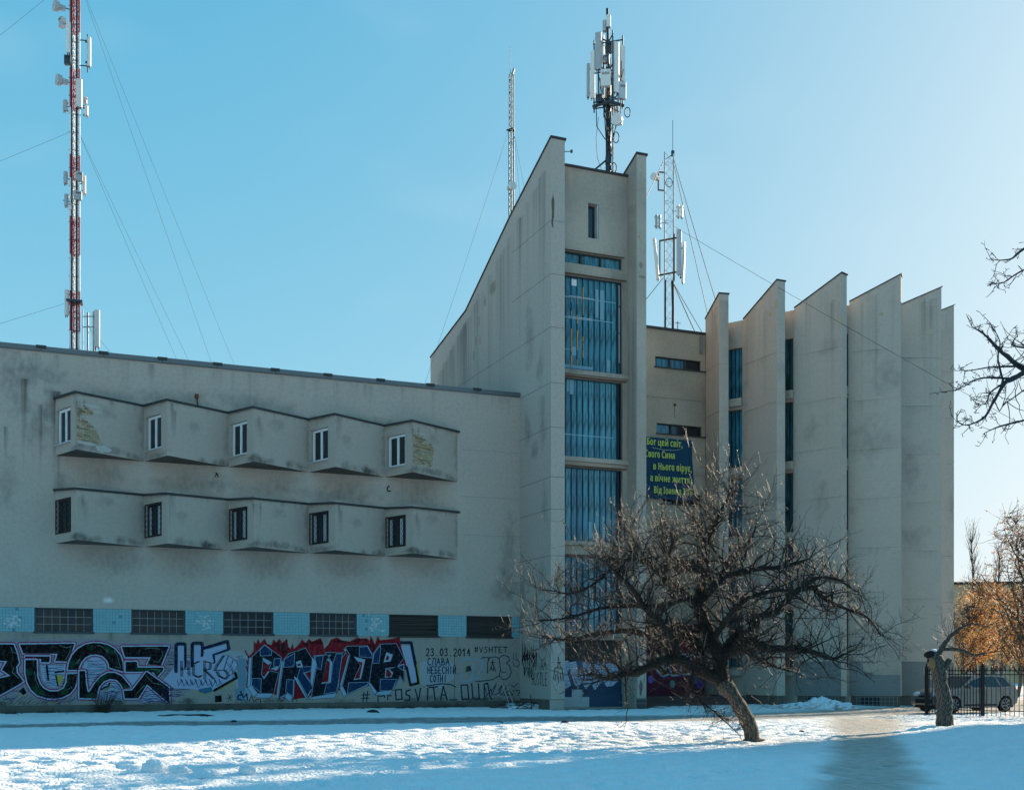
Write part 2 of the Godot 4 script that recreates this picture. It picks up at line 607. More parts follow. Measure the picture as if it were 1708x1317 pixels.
	M.bark_shaded.albedo_color = Color(0.50, 0.48, 0.47)  # shade on the limbs is put into this darker copy of the bark
	M.twig = plain(0.042, 0.031, 0.025, 0.55)
	M.shoot = plain(0.33, 0.245, 0.175, 0.45)  # warm sunlight on the tips is put into this pale colour
	M.twig_dark = plain(0.035, 0.032, 0.034, 0.6)
	M.snow_heap = snow_material(false)


func bark_map() -> Image:
	var k := noise(0.02, 4, 61)
	var im := Image.create(256, 512, false, Image.FORMAT_RGB8)
	for y in 512:
		for x in 256:
			var a := TAU * x / 256.0
			var q := k.get_noise_3d(cos(a) * 110.0, sin(a) * 110.0, y * 0.12)
			var r := absf(k.get_noise_3d(cos(a) * 200.0 + 40.0, sin(a) * 200.0, y * 0.10))
			var s := clampf(0.42 + 0.5 * q, 0.1, 0.9) * lerpf(0.55, 1.0, smoothstep(0.0, 0.14, r))
			im.set_pixel(x, y, Color(s * 0.86, s * 0.78, s * 0.70))
	return im


func snow_material(vertex: bool) -> StandardMaterial3D:
	var m := StandardMaterial3D.new()
	m.albedo_color = Color.WHITE if vertex else srgb(0.84, 0.86, 0.88)
	m.vertex_color_use_as_albedo = vertex
	m.roughness = 0.85
	m.metallic_specular = 0.3
	m.uv1_triplanar = true
	m.uv1_scale = Vector3.ONE / 1.7
	m.heightmap_enabled = true
	m.heightmap_texture = relief(512, 0.035, 4, 71)
	m.heightmap_scale = 3.0
	return m


# ---------------------------------------------------------------- the yard
# How much of the trodden, sanded track lies at a place: the lane along the building and the path from the front.
func track(x: float, z: float) -> Vector2:
	var wob := 0.55 * yard_mid.get_noise_2d(x * 0.5, z * 0.35) + 0.10 * yard_fine.get_noise_2d(x * 0.3, z * 0.2)
	var lane_mid := 41.9 + 0.27 * x
	if x > 0.0:
		lane_mid = 41.9 + 0.27 * x + 0.018 * x * x
	var half := 2.5 + 0.10 * clampf(x + 4.0, 0.0, 22.0) + 0.4 * smoothstep(9.0, 13.0, x)
	var lane := 1.0 - smoothstep(half * 0.55, half * 1.15 + 0.3, absf(z - lane_mid) + wob)
	var path_mid := 5.15 + 0.295 * (z - 17.0)
	var wide := 0.85 + 0.55 * smoothstep(30.0, 40.0, z)
	var path := (1.0 - smoothstep(wide * 0.5, wide * 1.3, absf(x - path_mid) + 0.5 * wob)) * (1.0 - smoothstep(42.0, 47.0, z))
	return Vector2(lane, path)


func yard_height(x: float, z: float) -> float:
	var near := 1.0 - smoothstep(60.0, 120.0, Vector2(x, z - 30.0).length())
	var h := 0.10 * yard_low.get_noise_2d(x, z) * near
	var t := track(x, z)
	var q := maxf(t.x, t.y)
	var trodden := smoothstep(-0.35, 0.25, yard_low.get_noise_2d(x * 2.0 + 50.0, z * 2.0)) * (0.45 + 0.55 * smoothstep(5.0, -1.0, x - (z - 24.0) * 0.5))
	var dents := smoothstep(0.50, 0.10, yard_cell.get_noise_2d(x, z * 0.9) + 1.0)
	h -= 0.125 * dents * (1.0 - 0.8 * q) * (0.35 + 0.65 * trodden) * near
	h += (0.036 * yard_mid.get_noise_2d(x, z) + 0.012 * yard_fine.get_noise_2d(x, z)) * (1.0 - 0.65 * q) * near
	h -= 0.03 * q
	for tr in [[-9.0, 22.0, 9.0, 38.0], [-12.0, 30.0, -1.0, 19.0], [-3.0, 17.0, 4.0, 40.0], [9.5, 17.0, 16.5, 31.0], [-2.0, 18.5, 4.5, 20.5], [-11.0, 25.0, 6.0, 30.0], [-6.0, 17.5, 5.5, 36.0], [-8.0, 34.0, 8.0, 31.5], [0.5, 17.0, 9.0, 23.0], [-10.0, 20.5, 2.0, 26.5], [3.0, 40.0, 6.5, 24.0]]:
		var a := Vector2(tr[0], tr[1])
		var d := Vector2(tr[2], tr[3]) - a
		var l := d.length()
		d /= l
		var w := Vector2(x, z) - a
		var s := w.dot(d)
		var off := w.dot(d.orthogonal()) + 0.25 * sin(s * 0.45)
		if s > 0.0 and s < l and absf(off) < 0.4:
			var step := floorf(s / 0.68)
			var cx := (step + 0.5) * 0.68
			var side := 0.13 if int(step) % 2 == 0 else -0.13
			h -= 0.11 * smoothstep(1.0, 0.6, Vector2((s - cx) / 0.19, (off - side) / 0.10).length())
	# a low swell where the cut tree stands
	h += 0.10 * exp(-(pow(x - 13.3, 2.0) + pow(z - 36.0, 2.0)) / 6.0)
	return h


func build_yard() -> void:
	var xs := PackedFloat32Array()
	var zs := PackedFloat32Array()
	var s := 0.1
	var q := -22.0
	while q <= 24.0:
		xs.append(q); q += 0.1
	while q < 2500.0:
		s *= 1.22; q += s; xs.append(q)
	var left := PackedFloat32Array()
	s = 0.1; q = -22.0
	while q > -2500.0:
		s *= 1.22; q -= s; left.append(q)
	left.reverse()
	xs = left + xs
	q = 15.5
	while q < 34.0:
		zs.append(q); q += 0.085
	while q < 62.0:
		zs.append(q); q += 0.17
	s = 0.17
	while q < 3500.0:
		s *= 1.22; zs.append(q); q += s
	left = PackedFloat32Array()
	s = 0.085; q = 15.5
	while q > -900.0:
		s *= 1.25; q -= s; left.append(q)
	left.reverse()
	zs = left + zs
	var nx := xs.size()
	var nz := zs.size()
	var hs := PackedFloat32Array()
	hs.resize(nx * nz)
	var marks := PackedFloat32Array()
	marks.resize(nx * nz)
	var p := PackedVector3Array()
	p.resize(nx * nz)
	var cs := PackedColorArray()
	cs.resize(nx * nz)
	var snow := Color(0.90, 0.89, 0.88)
	var slush := Color(0.22, 0.215, 0.205)
	var sand := Color(0.50, 0.42, 0.325)
	for j in nz:
		for i in nx:
			var x := xs[i]
			var z := zs[j]
			var h := yard_height(x, z)
			p[j * nx + i] = Vector3(x, h, -z)
			var t := track(x, z)
			var m := maxf(t.x, t.y)
			marks[j * nx + i] = m
			var g := yard_fine.get_noise_2d(x * 1.7, z * 0.8) * 0.5 + 0.5
			var dirt := slush.lerp(sand, clampf(0.55 * smoothstep(2.0, 9.0, x) + 0.35 * yard_mid.get_noise_2d(x * 0.4 + 9.0, z * 0.4), 0.0, 1.0))
			dirt = dirt.lerp(Color(0.43, 0.39, 0.34), t.y * (1.0 - t.x) * smoothstep(36.0, 28.0, z))
			dirt = dirt.lerp(snow, 0.32 * smoothstep(0.45, 0.85, g))
			var c := snow.lerp(dirt * (1.0 + 0.35 * yard_fine.get_noise_2d(x * 3.1 + 7.0, z * 2.3)), clampf(m * (0.62 + 0.7 * g), 0.0, 1.0))
			# a little sand trodden off the lane
			var off := smoothstep(7.0, 13.0, x) * smoothstep(30.0, 40.0, z) * 0.5
			c = c.lerp(sand, off * (1.0 - m) * smoothstep(0.35, 0.8, g))
			# bare soil along the foot of the walls
			var b := local_of(x, z)
			if b.x < 6.0 and b.y > -1.0 and b.y < 6.0:
				var foot := b.y if b.x < 0.0 else b.y - 3.6
				var bare := smoothstep(0.55, 0.0, foot + 0.9 * yard_mid.get_noise_2d(x * 1.3, z * 1.3))
				c = c.lerp(Color(0.075, 0.062, 0.05), bare * 0.9)
			cs[j * nx + i] = c
	var nn := PackedVector3Array()
	nn.resize(nx * nz)
	for j in nz:
		for i in nx:
			var a := p[j * nx + mini(i + 1, nx - 1)] - p[j * nx + maxi(i - 1, 0)]
			var b := p[mini(j + 1, nz - 1) * nx + i] - p[maxi(j - 1, 0) * nx + i]
			nn[j * nx + i] = a.cross(b).normalized()
	var lots := [PackedInt32Array(), PackedInt32Array(), PackedInt32Array()]
	for j in nz - 1:
		for i in nx - 1:
			var k := j * nx + i
			var which := 0
			if marks[k] > 0.5 and zs[j] > 15.0:
				which = 2 if track(xs[i], zs[j]).y >= track(xs[i], zs[j]).x else 1
			lots[which].append_array(PackedInt32Array([k, k + nx, k + 1, k + 1, k + nx, k + nx + 1]))
	var names := ["ground", "lane", "path"]
	var words := ["snow covered yard, trodden and bumpy", "grey sanded lane along the building", "trodden grey path leading from the front to the lane"]
	var mat := snow_material(true)
	for w in 3:
		var a := []
		a.resize(Mesh.ARRAY_MAX)
		a[Mesh.ARRAY_VERTEX] = p
		a[Mesh.ARRAY_NORMAL] = nn
		a[Mesh.ARRAY_COLOR] = cs
		a[Mesh.ARRAY_INDEX] = lots[w]
		var m := ArrayMesh.new()
		m.add_surface_from_arrays(Mesh.PRIMITIVE_TRIANGLES, a)
		var o := obj(names[w], m, mat)
		tag(o, words[w], names[w] if w else "snow")
		kind(o, "structure")


# ---------------------------------------------------------------- the building
func build_building() -> void:
	var b := thing("cultural_building", "grey concrete building with graffiti covered low wing, tall tower and round hall of fins", "building", ORIGIN, FACADE_TURN)
	build_wing(b)
	build_bays(b)
	build_tower(b)
	build_entrance(b)
	build_drum(b)


func wing_stains_shade() -> ImageTexture:
	# over 23 m by 10.6 m of the wing's upper wall
	var im := Image.create(1400, 645, false, Image.FORMAT_RGBA8)
	im.fill(Color(0.5, 0.5, 0.5, 0.0))
	var s := 1400.0 / 23.0
	var k := noise(0.02, 4, 31)
	var dirt := Color(0.27, 0.27, 0.265)
	var cold := Color(0.36, 0.385, 0.40)
	var pale := Color(0.74, 0.72, 0.69)
	for q in [[-22.4, 13.4, 0.9, 1.6, 0.35], [-21.5, 11.9, 0.5, 1.4, 0.35], [-22.6, 9.4, 0.5, 1.5, 0.30], [-20.9, 12.6, 0.5, 1.2, 0.45], [-20.6, 9.0, 0.35, 1.3, 0.40], [-16.0, 13.3, 1.8, 0.5, 0.22], [-12.0, 13.1, 2.5, 0.5, 0.25], [-7.0, 13.0, 1.6, 0.35, 0.35], [-4.5, 12.9, 1.0, 0.4, 0.4], [-0.6, 7.0, 0.5, 2.6, 0.35], [-0.9, 5.6, 0.9, 1.0, 0.35], [-9.0, 9.6, 3.0, 0.35, 0.30], [-15.5, 9.7, 3.0, 0.3, 0.25]]:
		blot(im, (q[0] + 23.0) * s, (14.9 - q[1]) * s, q[2] * s, q[3] * s, dirt, q[4], k)
	for q in [[-21.5, 13.9, 1.6, 0.7, 0.45], [-13.0, 13.5, 2.2, 0.4, 0.35], [-18.0, 13.2, 2.6, 0.35, 0.3], [-5.2, 12.85, 1.7, 0.3, 0.5]]:
		blot(im, (q[0] + 23.0) * s, (14.9 - q[1]) * s, q[2] * s, q[3] * s, cold, q[4], k)
	for i in 34:
		runs(im, rng.randf() * 1390.0, 12.0, 10.0 + rng.randf() * 26.0, 40.0 + rng.randf() * 120.0, dirt, 0.30, k)
	for q in [[-22.1, 13.6, 0.18, 4.4], [-21.45, 12.6, 0.12, 3.4], [-22.75, 11.6, 0.14, 2.6], [-20.98, 13.2, 0.3, 6.5]]:
		runs(im, (q[0] + 23.0) * s, (14.9 - q[1]) * s, q[2] * s * 1.6, q[3] * s, Color(0.13, 0.135, 0.14), 1.0, k)
	# washed strips between the bays; dirt and painted-in shade under them
	for i in 5:
		var u := -20.75 + 3.52 * i
		for y in [10.5, 6.9]:
			blot(im, (u + 1.6 + rng.randf() * 0.8 + 23.0) * s, (14.9 - y + 0.55) * s, (1.2 + 0.5 * rng.randf()) * s, (0.6 + 0.4 * rng.randf()) * s, dirt, rng.randf_range(0.2, 0.42), k, 0.3)
			blot(im, (u + 3.52 + 0.05 + 23.0) * s, (14.9 - y + 0.9) * s, 0.32 * s, 1.4 * s, pale, 0.40, k, 0.3)
	for q in [[-21.9, 6.2, 0.4, 0.7], [-22.6, 5.2, 0.5, 0.6], [-4.2, 5.0, 1.3, 0.35]]:
		blot(im, (q[0] + 23.0) * s, (14.9 - q[1]) * s, q[2] * s, q[3] * s, pale, 0.5, k)
	# rolled-over white smears
	for i in 16:
		var x := (-5.2 + 0.17 * i + 23.0) * s
		stroke(im, [x, (14.9 - 4.75) * s + rng.randf() * 8.0, x + 6.0, (14.9 - 5.1) * s + rng.randf() * 10.0], 2.0, Color(0.72, 0.72, 0.70, 0.5))
	blot(im, (-18.7 + 23.0) * s, (14.9 - 4.68) * s, 0.26 * s, 0.17 * s, Color(0.92, 0.92, 0.92), 1.0, k, 0.4)
	for q in [[-13.0, 13.6], [-5.9, 10.6], [-8.6, 12.6], [-19.6, 9.6]]:
		stroke(im, [(q[0] + 23.0) * s, (14.9 - q[1]) * s, (q[0] + 23.0) * s + 2.0, (16.2 - q[1]) * s], 1.0, Color(0.62, 0.61, 0.59, 0.8))
	# hairline joints on the plain right end
	for y in [9.9, 12.1, 8.1]:
		stroke(im, [(-3.0 + 23.0) * s, (14.9 - y) * s, 1399, (14.9 - y - 0.02) * s], 1.0, Color(0.30, 0.29, 0.28, 0.55))
	return tex(im)


func graffiti_map() -> ImageTexture:
	var g := Image.create(2048, 268, false, Image.FORMAT_RGBA8)
	g.fill(Color(0.5, 0.5, 0.5, 0.0))
	var k := noise(0.02, 4, 33)
	for i in 30:
		runs(g, rng.randf() * 2000.0, 0.0, 10.0 + rng.randf() * 50.0, 60.0 + rng.randf() * 130.0, Color(0.30, 0.29, 0.28), 0.35, k)
	paint_graffiti(g)
	for i in 20:
		blot(g, rng.randf() * 2048.0, 262.0, 40.0 + rng.randf() * 60.0, 12.0 + rng.randf() * 10.0, Color(0.24, 0.23, 0.22), 0.55, k)
	# the paint has weathered and the wall shows through
	for y in 268:
		for x in 2048:
			var c := g.get_pixel(x, y)
			if c.a > 0.02:
				c.a *= clampf(0.99 + 0.12 * k.get_noise_2d(x * 3.0, y * 3.0) - 0.22 * maxf(0.0, k.get_noise_2d(x * 4.0, y * 0.7) - 0.15), 0.5, 1.0)
				g.set_pixel(x, y, c)
	return tex(g)


func build_wing(b: Node3D) -> void:
	var m := MB.new()
	m.o2 = Vector2(-23.0, 14.9); m.s2 = Vector2(23.0, 10.6)
	m.quad(Vector3(-38, 4.3, 0), Vector3(0, 4.3, 0), Vector3(0, 14.8, 0), Vector3(-38, 14.8, 0), Vector3(0, 0, 1))
	obj("wing_wall", m.mesh(), stucco(Color(0.715, 0.69, 0.655), wing_stains_shade()), b)
	m = MB.new()
	m.box(Vector3(-38, -0.4, -14), Vector3(-0.02, 14.75, -0.40))
	m.box(Vector3(-38, 4.3, -0.40), Vector3(-0.02, 4.36, -0.004))
	obj("wing_core", m.mesh(), M.soot, b)
	m = MB.new()
	m.o2 = Vector2(-23.0, 3.3); m.s2 = Vector2(23.0, 3.0)
	m.quad(Vector3(-23, 0.3, 0), Vector3(0, 0.3, 0), Vector3(0, 3.3, 0), Vector3(-23, 3.3, 0), Vector3(0, 0, 1))
	m.quad(Vector3(-23, 3.3, 0), Vector3(0, 3.3, 0), Vector3(0, 3.3, -0.4), Vector3(-23, 3.3, -0.4), Vector3(0, 1, 0))
	var o := obj("graffiti_wall", m.mesh(), stucco(Color(0.625, 0.605, 0.575), graffiti_map()), b)
	o.set_meta("label", "lower wall of the wing sprayed with large graffiti letters")
	m = MB.new()
	m.quad(Vector3(-38, 0.3, 0), Vector3(-23, 0.3, 0), Vector3(-23, 4.3, 0), Vector3(-38, 4.3, 0), Vector3(0, 0, 1))
	obj("wing_wall", m.mesh(), M.concrete, b)
	m = MB.new()
	m.box(Vector3(-38, -0.4, -0.3), Vector3(-0.02, 0.30, -0.004))
	m.box(Vector3(-38, -0.4, -0.003), Vector3(-0.02, 0.275, 0.07))
	obj("plinth", m.mesh(), M.concrete_dark, b)
	# windows just above the graffiti, with panels of small glazed tiles between
	var spans := [[-21.56, -19.29], [-17.77, -15.56], [-13.97, -11.79], [-10.18, -8.02], [-6.50, -4.12], [-2.72, -0.40]]
	for i in 6:
		var u0: float = spans[i][0]
		var u1: float = spans[i][1]
		m = MB.new()
		m.box(Vector3(u0, 3.302, -0.39), Vector3(u1, 4.298, -0.30))
		m.box(Vector3(u0, 3.302, -0.30), Vector3(u0 + 0.05, 4.298, -0.08))
		m.box(Vector3(u1 - 0.05, 3.302, -0.30), Vector3(u1, 4.298, -0.08))
		m.box(Vector3(u0 + 0.05, 4.24, -0.30), Vector3(u1 - 0.05, 4.298, -0.08))
		m.box(Vector3(u0 - 0.05, 3.25, -0.06), Vector3(u1 + 0.05, 3.335, 0.05))
		var win := obj("basement_window", m.mesh(), M.slat if i > 3 else M.dark_steel, b)
		if i < 4:
			win.set_meta("label", "low window of dark square panes")
			var cols := 7 if i != 2 else 6
			var w := (u1 - u0 - 0.1) / cols
			var pane := MB.new()
			pane.soft_box(Vector3(0.012, 0.012, -0.04), Vector3(w - 0.012, 0.288, 0.0), 0.012)
			var pm := pane.mesh()
			for r in 3:
				for c in cols:
					var g := obj("pane", pm, M.block_glass[rng.randi() % 4], win)
					g.position = Vector3(u0 + 0.05 + c * w, 3.335 + r * 0.301, -0.14 - rng.randf() * 0.012)
					g.rotation = Vector3(rng.randf_range(-0.03, 0.03), rng.randf_range(-0.03, 0.03), 0)
			m = MB.new()
			for c in range(0, cols + 1):
				m.box(Vector3(u0 + 0.05 + c * w - 0.009, 3.335, -0.15), Vector3(u0 + 0.05 + c * w + 0.009, 4.24, -0.125))
			for r in range(1, 3):
				m.box(Vector3(u0 + 0.05, 3.327 + r * 0.301, -0.149), Vector3(u1 - 0.05, 3.343 + r * 0.301, -0.126))
			obj("glazing_bars", m.mesh(), M.steel, win)
		else:
			win.set_meta("label", "low window closed with weathered dark wooden slats")
			for r in 14:
				var s := MB.new()
				s.box(Vector3(u0 + 0.06, 0, -0.012), Vector3(u1 - 0.06 - (0.5 if r == 4 and i == 4 else 0.0), 0.058, 0.012))
				var sl := obj("slat", s.mesh(), [M.slat, M.soot, M.slat][r % 3], win)
				sl.position = Vector3(rng.randf_range(-0.01, 0.01), 3.345 + r * 0.064, -0.10 + rng.randf_range(-0.015, 0.015))
				sl.rotation = Vector3(-0.5 + rng.randf_range(-0.15, 0.15), 0, rng.randf_range(-0.004, 0.004))
	var gaps := [[-23.0, -21.56], [-19.29, -17.77], [-15.56, -13.97], [-11.79, -10.18], [-8.02, -6.50], [-4.12, -2.72], [-0.40, -0.02]]
	for g in gaps:
		m = MB.new()
		m.box(Vector3(g[0], 3.30, -0.30), Vector3(g[1], 4.298, -0.012))
		var panel := obj("tile_panel", m.mesh(), M.grout, b)
		var nx := roundi((g[1] - g[0]) / 0.125)
		var w: float = (g[1] - g[0]) / nx
		for tone in 3:
			m = MB.new()
			var r2 := RandomNumberGenerator.new()
			r2.seed = int(g[0] * 100.0)
			for j in 8:
				for i in nx:
					var which := r2.randi() % 3
					var out := r2.randf() * 0.004
					var gone := r2.randf() < 0.012
					if which == tone and not gone:
						m.box(Vector3(g[0] + i * w + 0.007, 3.312 + j * 0.123, -0.012), Vector3(g[0] + (i + 1) * w - 0.007, 3.312 + j * 0.123 + 0.111, -0.004 + out))
			kind(obj("tiles", m.mesh(), M.tile[tone], panel), "stuff")
	# flecks of old white paint on three tile panels
	for g in [[-22.4, 0.5], [-14.8, 0.5], [-7.2, 0.45]]:
		m = MB.new()
		for i in 34:
			var x: float = g[0] + rng.randfn() * g[1] * 0.36
			var y := 3.75 + rng.randfn() * 0.17
			m.box(Vector3(x, y, 0.0005), Vector3(x + 0.04 + rng.randf() * 0.09, y + 0.03 + rng.randf() * 0.05, 0.004 + i * 0.0001))
		kind(obj("white_flecks", m.mesh(), M.grey_white, b), "stuff")
	# metal flashing along the roof edge, in lengths, with dark laps
	var edge := [-38.0, -29.0, -23.6, -21.31, -18.89, -16.52, -14.22, -11.73, -9.37, -6.92, -4.53, -2.21, 0.04]
	for i in edge.size() - 1:
		m = MB.new()
		var lift := rng.randf() * 0.02
		m.box(Vector3(edge[i] + 0.01, 14.80, -0.45), Vector3(edge[i + 1] - 0.01, 14.985 + lift, 0.085 + lift))
		m.box(Vector3(edge[i] + 0.02, 14.77, 0.03), Vector3(edge[i + 1] - 0.02, 14.80, 0.06))
		obj("roof_flashing", m.mesh(), M.flashing, b)
		if i > 2:
			m = MB.new()
			m.box(Vector3(edge[i] - 0.20, 14.88, -0.46), Vector3(edge[i] + 0.20, 15.02, 0.115))
			obj("flashing_lap", m.mesh(), M.flashing_dark, b)
	m = MB.new()
	m.box(Vector3(-38, 14.75, -14), Vector3(-0.02, 14.80, -0.45))
	obj("wing_roof", m.mesh(), M.tar, b)
	# rusty bracket above the bays, hooks and a vent
	m = MB.new()
	m.box(Vector3(-15.17, 13.42, 0.0), Vector3(-15.02, 13.58, 0.12))
	m.rod(Vector3(-15.09, 13.45, 0.05), Vector3(-15.05, 12.98, 0.10), 0.03)
	obj("rusty_bracket", m.mesh(), M.rust, b)
	m = MB.new()
	m.tube(PackedVector3Array([Vector3(-6.50, 10.15, 0), Vector3(-6.58, 10.12, 0.1), Vector3(-6.63, 9.98, 0.12), Vector3(-6.58, 9.90, 0.12), Vector3(-6.45, 9.93, 0.1)]), PackedFloat32Array([0.028, 0.028, 0.028, 0.028, 0.028]), 6)
	obj("hook", m.mesh(), M.black_iron, b)
	m = MB.new()
	m.tube(PackedVector3Array([Vector3(-14.27, 10.26, 0), Vector3(-14.25, 10.2, 0.16), Vector3(-14.2, 10.05, 0.15)]), PackedFloat32Array([0.03, 0.03, 0.02]), 6)
	m.rod(Vector3(-14.27, 10.22, 0.1), Vector3(-14.34, 10.06, 0.12), 0.018)
	obj("hook", m.mesh(), M.black_iron, b)


func bay_stains(n: int) -> ImageTexture:
	var im := Image.create(320, 210, false, Image.FORMAT_RGBA8)
	im.fill(Color(0.5, 0.5, 0.5, 0.0))
	var k := noise(0.02, 4, 141 + n)
	var r := RandomNumberGenerator.new()
	r.seed = 900 + n
	var dirt := Color(0.24, 0.24, 0.235)
	for i in 5:
		runs(im, 60.0 + r.randf() * 30.0, r.randf() * 60.0, 6.0 + r.randf() * 16.0, 60.0 + r.randf() * 130.0, dirt, 0.55, k)
	for i in 9:
		runs(im, r.randf() * 310.0, 0.0, 8.0 + r.randf() * 30.0, 20.0 + r.randf() * 60.0, dirt, 0.40, k)
	for i in 4:
		blot(im, r.randf() * 320.0, 190.0 + r.randf() * 16.0, 25.0 + r.randf() * 45.0, 14.0 + r.randf() * 14.0, dirt, 0.55, k)
	blot(im, 316.0, 90.0, 22.0, 120.0, dirt, 0.35, k)
	blot(im, 100.0 + r.randf() * 120.0, 40.0 + r.randf() * 90.0, 40.0, 30.0, Color(0.40, 0.395, 0.385), 0.35, k)
	if n % 2:
		blot(im, 78.0, 188.0, 14.0, 14.0, Color(0.62, 0.60, 0.56), 0.8, k)
	return tex(im)


